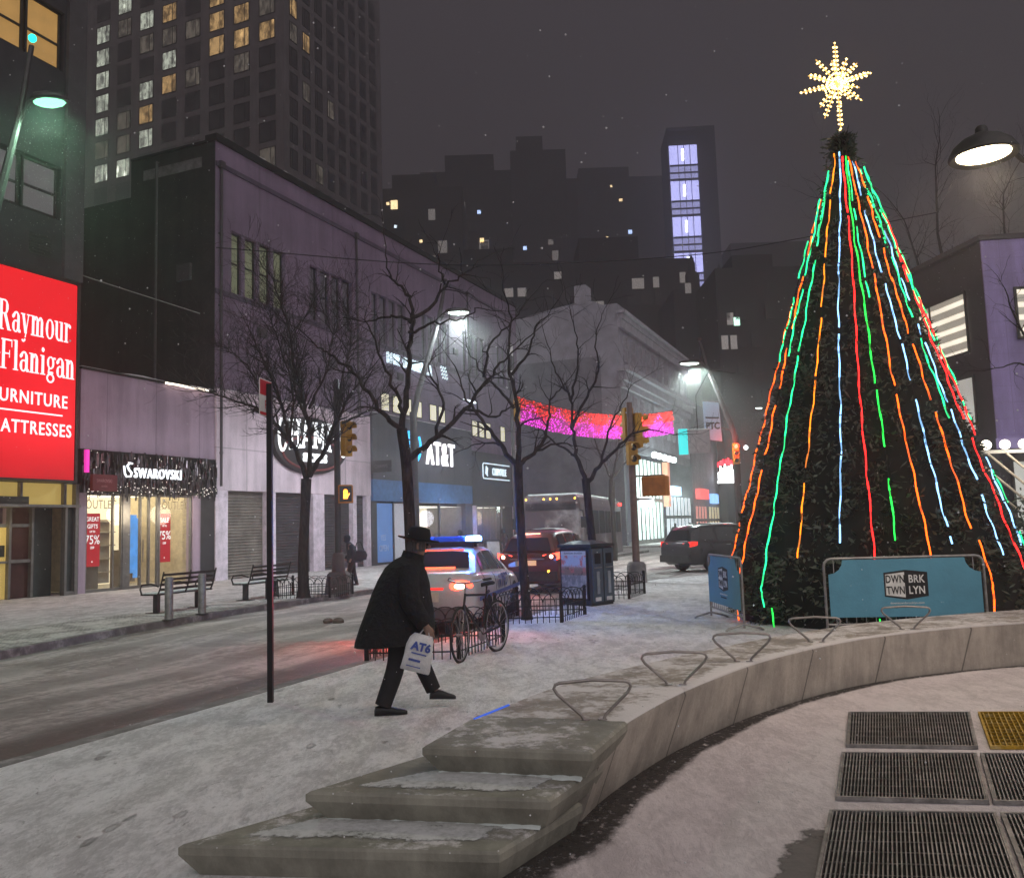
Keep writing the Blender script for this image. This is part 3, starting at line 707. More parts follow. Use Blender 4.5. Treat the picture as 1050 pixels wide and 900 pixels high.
M['warm_room'] = emit('warm_room', (1.,.80,.46), .62, (.5,.42,.3), .25, 1.4)
M['cool_room'] = emit('cool_room', (.72,.82,.90), .75, (.5,.5,.5), .35, 1.6)
M['yellow_room'] = emit('yellow_room', (.80,.56,.16), .42, (.4,.3,.1), .25, 1.1)
M['white_letter'] = emit('white_letter', (.93,.97,1.), 1.5)
M['cool_letter'] = emit('cool_letter', (.72,.90,1.), 1.25)

# --- furniture store, far left
T0 = -24.0
st_ = empty('furniture_store', FP(T0), FRZ, 'dark furniture store with a huge glowing red sign over its entrance', 'shop building')
X = lambda t: t-T0
m = MB()
x0, x1 = 0, X(-17.66)
m.box(x0,x1,.25,14,0.1,2.9+.0); m.v = []; m.f = []; m.m = []; m.smooth = []
m.box(x0,x1,0,.25,3.56,12.2); m.box(X(-18.5),x1,0,.25,12.2,26); m.box(x0,X(-18.5),0,.25,14.0,17.3); m.box(x0,X(-18.5),0,.25,19.4,26)
m.box(x0,x1,.6,14,3.56,26); m.box(x0,X(-22),.0,.6,0,3.56)
m.build('wall', M['dark_stucco'], st_)
m = MB(); m.box(X(-18.42),X(-17.70),-.14,-.002,10.3,26); m.build('pilaster', pbr('pilaster_stone', (.075,.07,.075), .8), st_)
def win(parent, xa, xb, za, zb, y, matp, mull=(), trans=(), fr=.07, framem=None, name='window', dp=.08):
    m = MB(); m.box(xa,xa+fr,y-dp,y,za,zb); m.box(xb-fr,xb,y-dp,y,za,zb); m.box(xa+fr,xb-fr,y-dp,y,za,za+fr); m.box(xa+fr,xb-fr,y-dp,y,zb-fr,zb)
    for u in mull: m.box(u-fr/2,u+fr/2,y-dp+.004,y,za+fr,zb-fr)
    for u in trans: m.box(xa+fr,xb-fr,y-dp+.007,y-.002,u-fr/2,u+fr/2)
    f = m.build(name, framem or M['dark_metal'], parent)
    p = MB(); p.quad((xa+fr,y-.02,za+fr),(xb-fr,y-.02,za+fr),(xb-fr,y-.02,zb-fr),(xa+fr,y-.02,zb-fr)); p.build('pane', matp, f); return f
M['amber_blind'] = emit('amber_blind', (.95,.52,.14), .36, (.3,.2,.1), .3, 2.); M['grey_blind'] = emit('grey_blind', (.5,.42,.46), .10, (.2,.19,.2), .4, 1.5)
win(st_, X(-22.4),X(-19.95),17.36,19.4,.2,M['amber_blind'],(X(-21),),(18.2,)); win(st_, X(-19.85),X(-18.56),17.36,19.4,.2,M['amber_blind'],(),(18.25,))
win(st_, X(-22.4),X(-19.95),12.26,13.96,.2,M['grey_blind'],(X(-21),),(13.0,)); win(st_, X(-19.85),X(-18.56),12.26,13.96,.2,M['grey_blind'],(),(13.05,))
m = MB()
for k in range(7): m.box(X(-19.62),X(-18.85),-.04,-.003,10.85+k*.1,10.91+k*.1)
m.build('louvre', M['dark_metal'], st_)
# the sign box
sg = MB(); sg.bbox(X(-21.6),X(-18.30),-.62,-.03,3.64,9.98,.03)
def sign_red():
    t = NT('red_sign_face'); g_ = t.n('ShaderNodeSeparateXYZ'); t.t.links.new(t.tc.outputs['Object'], g_.inputs[0])
    fr = t.math('FRACT', t.math('MULTIPLY', g_.outputs[2], 1/1.06)); sm = t.ramp(t.math('ABSOLUTE', t.math('SUBTRACT', fr, .5)), .012, .003)
    e = t.math('ADD', .78, t.math('MULTIPLY', t.noise(.55, 3, .5), .5)); lo = t.ramp(g_.outputs[2], 3.4, 5.2)
    e = t.math('MULTIPLY', e, t.math('ADD', .45, t.math('MULTIPLY', lo, .45))); e = t.math('MULTIPLY', e, t.math('SUBTRACT', 1, t.math('MULTIPLY', sm, .12)))
    t.bsdf((.5,.02,.03), .45, 0, emis=(.86,.004,.012), es=e, spec=.3); return t.mat
sign = sg.build('sign_box', sign_red(), st_)
m = MB(); f_ = .06
for (a,b,c,d) in ((X(-21.68),X(-21.6),3.6,10.04),(X(-18.30),X(-18.2),3.6,10.04)): m.box(a,b,-.64,-.02,c,d)
m.box(X(-21.6),X(-18.30),-.64,-.02,9.985,10.06); m.box(X(-21.6),X(-18.30),-.66,-.02,3.57,3.635); m.build('sign_frame', M['dark_metal'], st_)
# serif letters drawn as strokes
class Serif:
    def __init__(s, mb, y): s.mb = mb; s.y = y; s.k = 0
    def poly(s, pts):
        s.k += 1; y = s.y-.0006*(s.k % 9); s.mb.poly([(p[0],y,p[1]) for p in pts])
    def V(s, x, z0, z1, w): s.poly([(x-w/2,z0),(x+w/2,z0),(x+w/2,z1),(x-w/2,z1)])
    def S(s, x, z, w, h=.045, up=1): s.poly([(x-w/2,z),(x+w/2,z),(x+w/2,z+h*up),(x-w/2,z+h*up)][::up])
    def D(s, x0, z0, x1, z1, w): s.poly([(x0-w/2,z0),(x0+w/2,z0),(x1+w/2,z1),(x1-w/2,z1)])
    def A(s, cx, cz, rx, rz, a0, a1, wt, wn, n=14):
        o = []; i = []
        for k in range(n+1):
            a = radians(a0+(a1-a0)*k/n); w = wn+(wt-wn)*abs(cos(a))**1.3; 
            o.append((cx+rx*cos(a), cz+rz*sin(a))); i.append((cx+(rx-w)*cos(a), cz+(rz-min(w,wn*1.2))*sin(a)))
        for k in range(n): s.poly([o[k],i[k],i[k+1],o[k+1]])
def glyph(G, ch, x, H, wx=1.):
    T, N, xh = .15, .05, .68
    def P(f): return lambda *a: f(*a)
    class Q: pass
    g = Q()
    g.V = lambda cx,z0,z1,w: G.V(x+cx*H*wx, g.b+z0*H, g.b+z1*H, w*H*wx)
    g.S = lambda cx,z,w,up=1,h=.04: G.S(x+cx*H*wx, g.b+z*H, w*H*wx, h*H, up)
    g.D = lambda a,b,c,d,w: G.D(x+a*H*wx, g.b+b*H, x+c*H*wx, g.b+d*H, w*H*wx)
    g.A = lambda cx,cz,rx,rz,a0,a1,wt=T,wn=N: G.A(x+cx*H*wx, g.b+cz*H, rx*H*wx, rz*H, a0, a1, wt*H*wx, wn*H)
    g.b = G.base
    if ch == 'R': g.V(.15,0,1,T); g.S(.15,0,.32); g.S(.12,1,.25,-1); g.S(.28,1,.26,-1,.05); g.A(.33,.755,.24,.245,-90,90); g.S(.27,.51,.24,1,.05); g.D(.62,0,.38,.53,.17); g.S(.64,0,.22); return .76
    if ch == 'F': g.V(.15,0,1,T); g.S(.15,0,.34); g.S(.31,1,.58,-1,.055); g.D(.58,.74,.57,1,.045); g.S(.33,.49,.3,1,.05); g.V(.47,.38,.64,.04); return .66
    if ch == 'l': g.V(.15,0,1.02,T); g.S(.15,0,.30); g.S(.07,1.02,.14,-1); return .32
    if ch == 'i': g.V(.15,0,xh,T); g.S(.15,0,.30); g.S(.07,xh,.14,-1); g.A(.15,.87,.085,.085,0,360,.085,.085); return .32
    if ch in 'nmr':
        g.V(.15,0,xh,T); g.S(.15,0,.28); g.S(.06,xh,.14,-1)
        if ch == 'r': g.A(.32,.47,.14,.2,40,150,.1,.07); g.A(.40,.57,.065,.065,0,360,.065,.065); return .46
        g.A(.33,.44,.17,.24,0,150,T,.07); g.V(.425,0,.44,T); g.S(.425,0,.28)
        if ch == 'n': return .62
        g.A(.605,.44,.17,.24,0,150,T,.07); g.V(.70,0,.44,T); g.S(.70,0,.28); return .90
    if ch == 'u': g.V(.15,.2,xh,T); g.S(.09,xh,.2,-1); g.A(.31,.24,.235,.25,180,300,T,.07); g.V(.47,0,xh,T); g.S(.41,xh,.2,-1); g.S(.54,0,.12); return .64
    if ch == 'o': g.A(.31,.34,.27,.355,0,360); return .60
    if ch == 'a': g.V(.41,.1,.46,T); g.A(.27,.46,.215,.235,0,165,T,.06); g.A(.10,.52,.07,.07,0,360,.07,.07); g.A(.25,.2,.21,.21,60,330,.14,.05); g.S(.48,0,.14,1,.1); return .56
    if ch == 'y': g.D(.30,.02,.13,xh,T); g.D(.27,-.12,.47,xh,.06); g.A(.17,-.16,.13,.12,200,360,.09,.07); g.S(.12,xh,.27,-1); g.S(.47,xh,.22,-1); return .60
    if ch == 'g': g.A(.28,.46,.215,.23,0,360,.12,.05); g.A(.28,-.08,.24,.17,0,360,.1,.06); g.D(.15,.08,.20,.27,.08); g.S(.31,.08,.26,1,.07); g.S(.50,.66,.14,-1,.07); return .58
    if ch == '&': g.A(.36,.27,.30,.28,90,350,.13,.06); g.A(.36,.76,.18,.22,-60,250,.11,.05); g.D(.62,.0,.26,.66,.14); g.D(.60,.22,.72,.52,.05); g.S(.74,.52,.2,-1); return .86
    return .3
def serif(mb, s, x, z, H, y, wx=.62):
    G = Serif(mb, y); G.base = z
    for ch in s: x += glyph(G, ch, x, H, wx)*H*wx
    return x
let = MB()
tw = MB(); e1 = serif(tw, 'Raymour', 0, 0, 1.02, 0); 
def fitserif(s, xa, xb, z, H, y):
    tmp = MB(); e = serif(tmp, s, 0, 0, H, 0, 1.); serif(let, s, xa, z, H, y, (xb-xa)/e)
fitserif('Raymour', X(-21.05), X(-18.55), 8.02, .92, -.635); fitserif('&Flanigan', X(-21.48), X(-18.36), 6.86, .90, -.635)
text(let, 'FURNITURE', .56, X(-19.92), 5.90, -.640, bold=.006, xs=.80, spacing=1.14, ext=.008); text(let, 'MATTRESSES', .56, X(-19.86), 4.99, -.640, bold=.006, xs=.80, spacing=1.14, ext=.008)
let.box(X(-21.1), X(-18.80), -.642,-.630, 5.63, 5.675)
let.build('lettering', emit('sign_letter_white', (1.,.93,.95), 1.05), sign)
# entrance below the sign
m = MB(); m.box(x0,x1,-.2,.9,2.80,2.88); m.box(X(-20.0)-.9,X(-18.95),.5,.58,2.2,2.3); m.box(X(-19.72),X(-19.64),.42,.58,.0,2.8); m.box(X(-18.16),X(-18.08),-.1,.1,0,2.8); m.box(x1-.12,x1,-.1,.1,0,3.56); m.box(X(-18.16),x1,-.08,.1,0,.12); m.box(X(-18.95),X(-18.87),.42,.58,0,2.8); m.box(X(-20.6),X(-20.52),.42,.58,0,2.8); m.box(X(-19.64),X(-18.95),.45,.57,1.1,1.2); m.box(X(-20.52),X(-19.72),.45,.57,1.1,1.17)
m.box(X(-18.20),X(-18.10),-.06,.1,2.88,3.56); m.box(X(-19.75),X(-19.67),-.06,.1,2.88,3.56)
m.build('entrance_frame', M['alu'], st_)
m = MB(); m.quad((X(-22),.08,2.88),(X(-18.2),.08,2.88),(X(-18.2),.08,3.56),(X(-22),.08,3.56)); m.quad((X(-18.1),.08,2.88),(x1-.12,.08,2.88),(x1-.12,.08,3.56),(X(-18.1),.08,3.56)); m.build('transom_pane', M['yellow_room'], st_)
m = MB(); m.quad((X(-22),.56,.02),(X(-19.72),.56,.02),(X(-19.72),.56,2.2),(X(-22),.56,2.2)); d_ = m.build('door', M['yellow_room'], st_); d_['label'] = 'yellow lit glass door'
m = MB(); m.box(X(-20.35),X(-20.05),.53,.545,1.35,1.85); m.box(X(-19.98),X(-19.78),.53,.545,1.3,1.65); m.box(X(-20.2),X(-19.95),.53,.545,.7,1.05); m.build('notice', M['dark_metal'], d_)
m = MB(); m.quad((X(-19.64),.56,.02),(X(-18.95),.56,.02),(X(-18.95),.56,2.8),(X(-19.64),.56,2.8)); m.build('door', pbr('dim_red_door_glass', (.07,.03,.03), .2), st_)
m = MB(); m.box(X(-18.87),X(-18.16),.5,.6,0,2.8); m.box(X(-18.16),x1,.02,.05,.12,2.8); m.build('side_panel', pbr('dim_side_glass', (.05,.06,.06), .2), st_)
m = MB(); m.box(X(-20.9),X(-19.5),-.12,.05,2.88,3.12); m.build('canopy_box', M['dark_metal'], st_)

# --- jewellery store, one storey
T0 = -17.6
js = empty('jewellery_store', FP(T0), FRZ, 'one-storey mauve jewellery shop with tinsel fringe and bright warm display windows', 'shop building')
x1 = X(-11.27)
m = MB(); m.box(0.02,x1,0,.3,4.75,7.42); m.box(0.02,x1,3.6,12,0,7.42); m.box(0.02,x1,.3,3.6,3.5,7.3); m.build('wall', M['mauve_panel'], js)
m = MB(); m.box(0.02,x1,-.06,12,7.424,7.5); m.build('roof', M['roof_tar'], js)
m = MB(); m.box(0.02,.30,-.02,.5,0,3.4); m.build('pier', M['mauve_panel'], js); m = MB(); m.box(X(-12.45),X(-12.05),-.02,.5,0,3.4); m.build('pier', M['mauve_panel'], js)
m = MB(); m.box(X(-12.04),x1,-.01,.5,0,3.4); m.build('dark_pier', M['dark_stucco'], js)
m = MB(); m.box(0.02,x1,-.06,.28,3.3,4.74); m.build('fascia', M['roof_tar'], js)
m = MB(); rr = random.Random(11)
for i in range(900):
    x = rr.uniform(.03,x1-.03); z = rr.uniform(3.5,4.78); l = rr.uniform(.15,.5); a = rr.uniform(-.9,.9); w_ = rr.uniform(.012,.03); y = -.08-rr.random()*.09
    m.quad((x-w_*cos(a),y-w_*sin(a),z-l),(x+w_*cos(a),y+w_*sin(a),z-l),(x+w_*cos(a),y+w_*sin(a),z),(x-w_*cos(a),y-w_*sin(a),z))
m.build('tinsel_fringe', pbr('tinsel', (.14,.13,.14), .22, .95, .5, 5), js)
m = MB()
for _ in range(150): m.octa((rr.uniform(.1,x1-.1), -.22, rr.uniform(3.3,4.7) if rr.random() < .4 else rr.uniform(3.28,3.6)), rr.uniform(.010,.022))
m.build('spark_light', emit('spark_light', (1.,.92,.82), 1.6), js)
m = MB(); text(m, 'SWAROVSKI', .50, X(-14.40), 3.86, -.24, bold=0, ext=.03, xs=.72, spacing=1.18)
sx = X(-15.75)
m.tube([(sx+.16,-.22,4.34),(sx+.05,-.22,4.36),(sx-.06,-.22,4.26),(sx+.02,-.22,4.12),(sx+.14,-.22,4.02),(sx+.10,-.22,3.9),(sx-.08,-.22,3.88),(sx-.16,-.22,3.98),(sx-.2,-.22,4.25)], .035, 6)
m.build('lettering', emit('jewel_letter', (.86,.93,1.), 1.7), js)
# shop room
rm = MB(); a, b = .3, X(-12.45)
rm.quad((a,3.4,.04),(b,3.4,.04),(b,3.4,3.35),(a,3.4,3.35)); rm.build('back_wall', emit('jewel_room_wall', (1.,.84,.56), 1.0, (.6,.5,.35), .35, 1.0), js)  # wall glows by itself in place of the shop light on it
rm = MB(); rm.quad((a,.3,3.36),(b,.3,3.36),(b,3.4,3.36),(a,3.4,3.36)); rm.build('lit_ceiling', emit('jewel_room_ceiling', (1.,.88,.66), 3.), js)
rm = MB(); rm.quad((a,.1,.035),(b,.1,.035),(b,3.4,.035),(a,3.4,.035)); rm.build('floor', pbr('pale_floor', (.5,.45,.36), .4), js)
rm = MB(); rm.quad((a,.3,.04),(a,3.4,.04),(a,3.4,3.35),(a,.3,3.35)); rm.build('room_side', pbr('cream_paint', (.6,.5,.34), .7), js); rm = MB(); rm.quad((b,.3,.04),(b,3.4,.04),(b,3.4,3.35),(b,.3,3.35)); rm.build('room_side', bpy.data.materials['cream_paint'], js)
rm = MB()
for (xa,xb,ya) in ((.7,1.3,2.9),(2.2,2.9,3.0),(3.5,4.2,2.9),(4.4,4.9,2.3)):
    for z in (.5,1.0,1.5,2.0,2.4): rm.box(xa,xb,ya,ya+.3,z,z+.04)
    rm.box(xa,xb,ya+.31,ya+.34,.1,2.5)
rm.build('shelf', pbr('shelf_board', (.35,.30,.24), .5), js)
rm = MB(); rm.box(1.0,1.9,1.2,1.7,.04,1.0); rm.box(2.5,2.75,.9,1.15,.04,1.35); rm.build('display_case', pbr('case_dark', (.16,.13,.10), .4), js)
rm = MB(); rm.box(X(-14.75),X(-14.2),1.0,1.03,.5,2.6); rm.box(X(-13.95),X(-13.75),1.4,1.43,.3,2.5); rm.build('blue_poster', emit('blue_poster', (.10,.36,.85), .9, (.05,.15,.4), .6, 2.5), js)
m = MB()
for u in (.31, 1.42, 1.78, 2.12, 2.62, 3.02, 3.42, X(-14.10), X(-12.52)): m.box(u,u+.06,.02,.12,.0,3.3)
m.box(.37,X(-12.52),.03,.11,.0,.10); m.box(.37,X(-12.52),.03,.11,3.22,3.3); m.box(1.84,2.12,.0,.13,.1,3.22); m.build('front_frame', M['alu'], js)
m = MB(); m.quad((.37,.07,.1),(1.78,.07,.1),(1.78,.07,3.22),(.37,.07,3.22)); m.build('pane', M['glass'], js)
m = MB(); m.quad((2.18,.07,.1),(3.42,.07,.1),(3.42,.07,3.22),(2.18,.07,3.22)); d_ = m.build('door', M['glass'], js)
m = MB(); m.tube([(2.72,-.02,.9),(2.72,-.02,1.7)], .02, 6); m.build('handle', M['steel_rod'], d_)
m = MB(); m.quad((3.48,.07,.1),(X(-12.52),.07,.1),(X(-12.52),.07,3.22),(3.48,.07,3.22)); m.build('pane', M['glass'], js)
M['poster_red'] = emit('poster_red', (.70,.03,.04), .5, (.4,.02,.03)); M['poster_ink'] = emit('poster_white', (1,.95,.93), .8)  # posters given a glow for the shop light on them
for (xa, xb, z0, z1, lines, al) in ((.40,1.02,.85,2.62,[('GREAT',.20,2.36),('GIFTS',.20,2.12),('UP TO',.09,1.98),('75%',.42,1.60),('OFF',.11,1.44)],'C'), (X(-14.00),X(-13.40),.85,2.62,[('SALE',.24,2.30),('UP TO',.09,2.14),('75%',.44,1.68),('OFF',.11,1.5)],'C')):
    m = MB(); m.box(xa,xb,.16,.17,z0,z1); pz = m.build('sale_poster', M['poster_red'], js); m = MB()
    for s, h, z in lines: text(m, s, h, (xa+xb)/2, z, .155, bold=.004, ext=.001, xs=.86)
    m.octa(((xa+xb)/2,.156,z0+.16), .035); m.build('lettering', M['poster_ink'], pz)
m = MB(); text(m, 'OUTLET', .42, .95, 2.78, .05, ext=.001, xs=.82); m.build('window_lettering', pbr('bronze_letters', (.30,.25,.17), .5), js); m = MB(); text(m, 'OUTLET', .42, X(-13.30), 2.78, .05, ext=.001, xs=.82); m.build('window_lettering', bpy.data.materials['bronze_letters'], js)
m = MB(); m.box(-.1,X(-16.72),-.75,-.62,3.32,3.86)
bs = m.build('projecting_sign', pbr('dark_red_sign', (.16,.02,.025), .5), js); m = MB(); text(m, 'SWAROVSKI', .16, .35, 3.6, -.76, ext=.001, xs=.7); text(m, 'outlet', .1, .35, 3.45, -.76, ext=.001); m.build('lettering', pbr('pale_pink', (.5,.25,.25), .6), bs)
m = MB(); m.box(X(-13.95),X(-11.75),-.14,-.065,7.40,7.47); m.build('strip_light', emit('strip_light', (1.,.86,.70), 3.), js)
m = MB(); m.box(0.04,.16,-.28,-.18,3.95,4.7); m.build('neon_mark', emit('magenta_neon', (1.,.05,.5), .9), js)
lightobj('jewel_shop_light', 'POINT', FP(-15.2,-.7,2.6), 55, (1,.85,.6), .4); lightobj('jewel_shop_light', 'POINT', FP(-13.2,-.7,2.6), 40, (1,.86,.65), .4)
lightobj('sign_spill_light', 'POINT', FP(-19.5,-2.2,5.5), 45, (1,.2,.22), .8); lightobj('entrance_light', 'POINT', FP(-20.4,-.2,2.3), 25, (1,.75,.35), .3)

# --- dark block behind the one-storey shop
bb = empty('rear_building', FP(-17.4,8.5), FRZ, 'dark plain block rising behind the one-storey jewellery shop', 'building')
m = MB(); m.box(0,6.2,0,9,0,20.6); m.build('wall', pbr('green_lit_stucco', (.075,.085,.085), .85, var=.3, scale=.8), bb)  # green lamp light on this wall put into the stucco colour
m = MB(); m.box(-.05,6.24,-.1,9,20.604,20.9); m.build('parapet', M['roof_tar'], bb); win(bb, 1.0,2.2,16.2,18.3,-.01,M['dark_glass'],(1.6,),(),.1,M['alu'])

# --- large corner building with four shops
T0 = -11.25
cb = empty('corner_store_building', FP(T0), FRZ, 'long mauve three-storey building holding several lit shops at street level', 'shop building')
x1 = X(20.3); xm = X(.05)
gz = [-10.3+5.4*k for k in range(6)]
m = MB(); z0, z1 = 11.75, 14.4
m.box(0,x1,0,.5,7.62,z0); m.box(0,x1,0,.5,z1,17.9); 
px_ = 0
for gt in gz:
    for k in range(4):
        a = X(gt)+k*.95; 
        if a+.73 > x1: break
        m.box(px_,a,0 if k == 0 else .1,.5,z0,z1); px_ = a+.73
m.box(px_,x1,0,.5,z0,z1); m.box(0.003,x1-.003,.5,4.6,7.62,17.895); m.build('wall', M['mauve_wall'], cb)
m = MB(); m.box(-.02,-.001,.02,4.6,7.4,17.88); m.build('side_wall', M['dark_brick'], cb)
m = MB(); m.box(.15,x1,4.6,24,0,16.4); m.build('rear_wing', M['dark_brick'], cb)
m = MB(); m.box(-.06,x1+.05,-.10,.5,17.905,18.2); m.box(-.06,x1+.05,.5,4.6,17.905,18.0); m.build('parapet', M['roof_tar'], cb)
m = MB(); m.box(0,x1,-.07,-.002,16.86,17.05); m.box(0,x1,-.05,-.003,11.5,11.7); m.build('cornice', pbr('mauve_trim', (.09,.07,.105), .8), cb)
m = MB(); m.box(-.026,-.0205,.7,3.9,16.9,17.35); m.build('paint_patch', pbr('old_paint', (.16,.15,.15), .9, var=.4, scale=3), cb)
M['win_green'] = emit('dim_green_blind', (.48,.55,.30), .14, (.2,.2,.15), .5, 1.2); M['win_dim'] = emit('dim_mauve_blind', (.4,.36,.45), .05, (.12,.11,.13), .6, 1.0)
for gi, gt in enumerate(gz):
    for k in range(4):
        a = X(gt)+k*.95
        if a+.73 > x1: break
        win(cb, a, a+.73, z0, z1, .3, M['win_green'] if gi == 0 else M['win_dim'], (), (13.1,), .06)
# sports shop front
M['lilac_lit_pier'] = pbr('lilac_lit_pier', (.70,.61,.70), .7)  # white piers with the purple light put into their colour
m = MB(); m.box(0,xm,-.08,.4,3.55,7.6); m.build('fascia', M['lilac_lit_panel'], cb)
for a, b in ((-11.25,-10.55),(-8.15,-7.55),(-4.85,-3.98),(-1.6,-1.25),(-.35,.05)):
    m = MB(); m.box(X(a),X(b),-.05,.5,0,3.548); m.build('pier', M['lilac_lit_pier'], cb)
def shutter_mat(name, c):
    t = NT(name); g_ = t.n('ShaderNodeSeparateXYZ'); t.t.links.new(t.tc.outputs['Object'], g_.inputs[0])
    s = t.math('SINE', t.math('MULTIPLY', g_.outputs[2], 52)); nz = t.noise(1.3, 6, .7)
    t.bsdf(t.mix(t.ramp(nz,.35,.65), tuple(x*.6 for x in c), c), .45, .3, s, .8, .02); return t.mat
shm = [shutter_mat('shutter_lit', (.26,.23,.20)), shutter_mat('shutter_grey', (.10,.09,.10))]  # first shutter's paler, warmer colour carries the light on its slats
for i, (a, b) in enumerate(((-10.55,-8.15),(-7.55,-4.85),(-3.98,-1.6),(-1.25,-.35))):
    m = MB(); m.box(X(a),X(b),.18,.24,0,3.548); m.build('roll_shutter', shm[0 if i == 0 else 1], cb)
# oval sign
m = MB(); c = X(-5.25); ov = [(c+2.75*cos(2*pi*k/40), 5.72+1.3*sin(2*pi*k/40)) for k in range(40)]; m.xprism(ov, -.34, -.085)
ovs = m.build('oval_sign', pbr('oval_black', (.02,.018,.02), .5), cb)
m = MB(); ov2 = [(c+2.2*cos(2*pi*k/32), 5.35+.75*sin(2*pi*k/32)) for k in range(32)]; m.tube([(p[0],-.36,p[1]) for p in ov2], .05, 6, closed=True); m.build('oval_ring', emit('dim_red_ring', (.5,.08,.07), .12, (.15,.05,.05)), ovs)
m = MB(); tm = MB(); 
def slab(mb, s_, H, W):
    G = Serif(mb, 0); x = 0
    for ch in s_:
        w_ = W*(1.28 if ch == 'M' else 1.0); T = .26*W; h = .10*H
        V = lambda cx, z0=0., z1=1.: G.V(x+cx*w_, z0*H, z1*H, T)
        S = lambda cx, z, ww, up: G.S(x+cx*w_, z*H, ww*W, h, up)
        if ch in 'HM' : V(.16); V(.84); [S(c_, z_, .46, u_) for c_ in (.16,.84) for z_, u_ in ((0,1),(1,-1))]
        if ch == 'H': G.S(x+.5*w_, .44*H, .5*W, .14*H)
        if ch == 'M': G.D(x+.5*w_, .22*H, x+.16*w_, H, T*.8); G.D(x+.5*w_, .22*H, x+.84*w_, H, T*.8)
        if ch == 'A': G.D(x+.12*w_, 0, x+.46*w_, H, T*.8); G.D(x+.88*w_, 0, x+.54*w_, H, T); G.S(x+.5*w_, .24*H, .5*W, .12*H); S(.12,0,.40,1); S(.88,0,.44,1)
        if ch == 'P': V(.2); S(.2,0,.5,1); S(.14,1,.34,-1); G.A(x+.38*w_, .72*H, .46*w_, .28*H, -95, 95, T, .10*H)
        if ch == 'C': G.A(x+.5*w_, .5*H, .46*w_, .51*H, 38, 322, T, .10*H); G.V(x+.84*w_, .66*H, .98*H, T*.35)
        if ch == 'S': G.A(x+.48*w_, .73*H, .38*w_, .275*H, 20, 270, T*.9, .11*H); G.A(x+.50*w_, .27*H, .40*w_, .275*H, -160, 90, T*.9, .11*H)
        x += w_*1.10
    return x
_t = MB(); wt_ = slab(_t, 'CHAMPS', 1.2, .78); tm.add([(p[0]-wt_/2+.04, p[1], p[2]) for p in _t.v], _t.f)
for k, (x, y, z) in enumerate(tm.v):       # letters follow an arch, taller at both ends
    u = x/2.7; tm.v[k] = (c+x, -.42+y, 5.60+z*(1+.35*abs(u)**1.5)-.42*abs(u)**2)
m.add(tm.v, tm.f); 
for xx in (-2.35,-1.2,-.1,1.0): pass
m.build('lettering', M['white_letter'], ovs)
m = MB(); text(m, 'SPORTS', .52, c+.1, 4.98, -.40, bold=.02, ext=.03); m.build('small_lettering', M['white_letter'], ovs)
lightobj('oval_sign_fill', 'POINT', FP(-5.6,-3.2,5.0), 170, (.95,.92,1.), .6)  # hangs free out front, added to brighten the whole fascia
# telephone shop front
m = MB(); m.box(xm+.1,X(11.9),-.16,.4,4.42,7.9); m.build('fascia', M['grey_panel'], cb)
m = MB(); m.box(xm+.1,X(11.9),-.14,.4,3.3,4.416); m.build('blue_fascia', M['blue_panel'], cb)
m = MB(); text(m, 'AT&T', 1.95, X(7.5), 5.50, -.25, bold=.012, ext=.06, xs=.64, spacing=1.22); m.build('lettering', emit('phone_letter', (1.,.96,1.), 1.8), cb)
m = MB(); gx, gz_, gr = X(4.15), 6.38, 1.0
for (zz, h, x_a, x_b) in ((.62,.42,-.46,.46),(.17,.20,-.62,.45),(-.12,.20,-.7,.30),(-.42,.24,-.62,.50),(-.75,.18,-.40,.40)):
    pts = [(gx+x_a,gz_+zz-h/2),(gx+x_b,gz_+zz-h/2+.04),(gx+x_b*.96,gz_+zz+h/2),(gx+(x_a+x_b)/2,gz_+zz+h/2+.04),(gx+x_a*.96,gz_+zz+h/2)]; m.xprism(pts, -.26, -.165)
for s in (-1,1):
    m.tube([(gx+s*1.0*cos(a),-.2,gz_+.05+1.0*sin(a)) for a in [radians(-62+12*k) for k in range(9)]], .07, 6)
m.build('globe_emblem', emit('globe_blue', (.05,.50,1.), 2.0), cb)
lightobj('phone_sign_light', 'POINT', FP(6.5,-2.,5.6), 110, (.85,.92,1.), .7)
m = MB()
for a, b in ((.05,.55),(10.9,11.9)): m.box(X(a),X(b),-.1,.5,0,3.296)
for a in (2.3,4.6,7.6): m.box(X(a),X(a)+.12,-.02,.12,0,3.296)
m.box(X(.55),X(10.9),-.02,.12,0,.12); m.build('front_frame', M['grey_panel'], cb)
m = MB(); m.box(X(.55),X(2.3),.04,.08,.12,3.2); bp_ = m.build('blue_poster', emit('blue_window', (.16,.32,.70), .34, (.1,.2,.45), .4, 1.2), cb)
m = MB(); text(m, 'WE ARE', .42, X(1.4), 1.2, .03, ext=.002, xs=.8); text(m, 'OPEN', .5, X(1.4), .65, .03, ext=.002, xs=.8)
m.v = []; m.f = []; m.m = []; m.smooth = []
text(m, 'YES', .42, X(1.35), 1.25, .03, ext=.002, xs=.8); text(m, 'OPEN', .45, X(1.4), .7, .03, ext=.002, xs=.8); m.build('lettering', pbr('pale_blue_ink', (.45,.55,.75), .6), bp_)
m = MB(); m.box(X(2.42),X(4.6),.05,.08,.12,3.2); m.build('white_blind', emit('white_blind', (.7,.72,.8), .25, (.4,.4,.45), .3, 1.), cb)
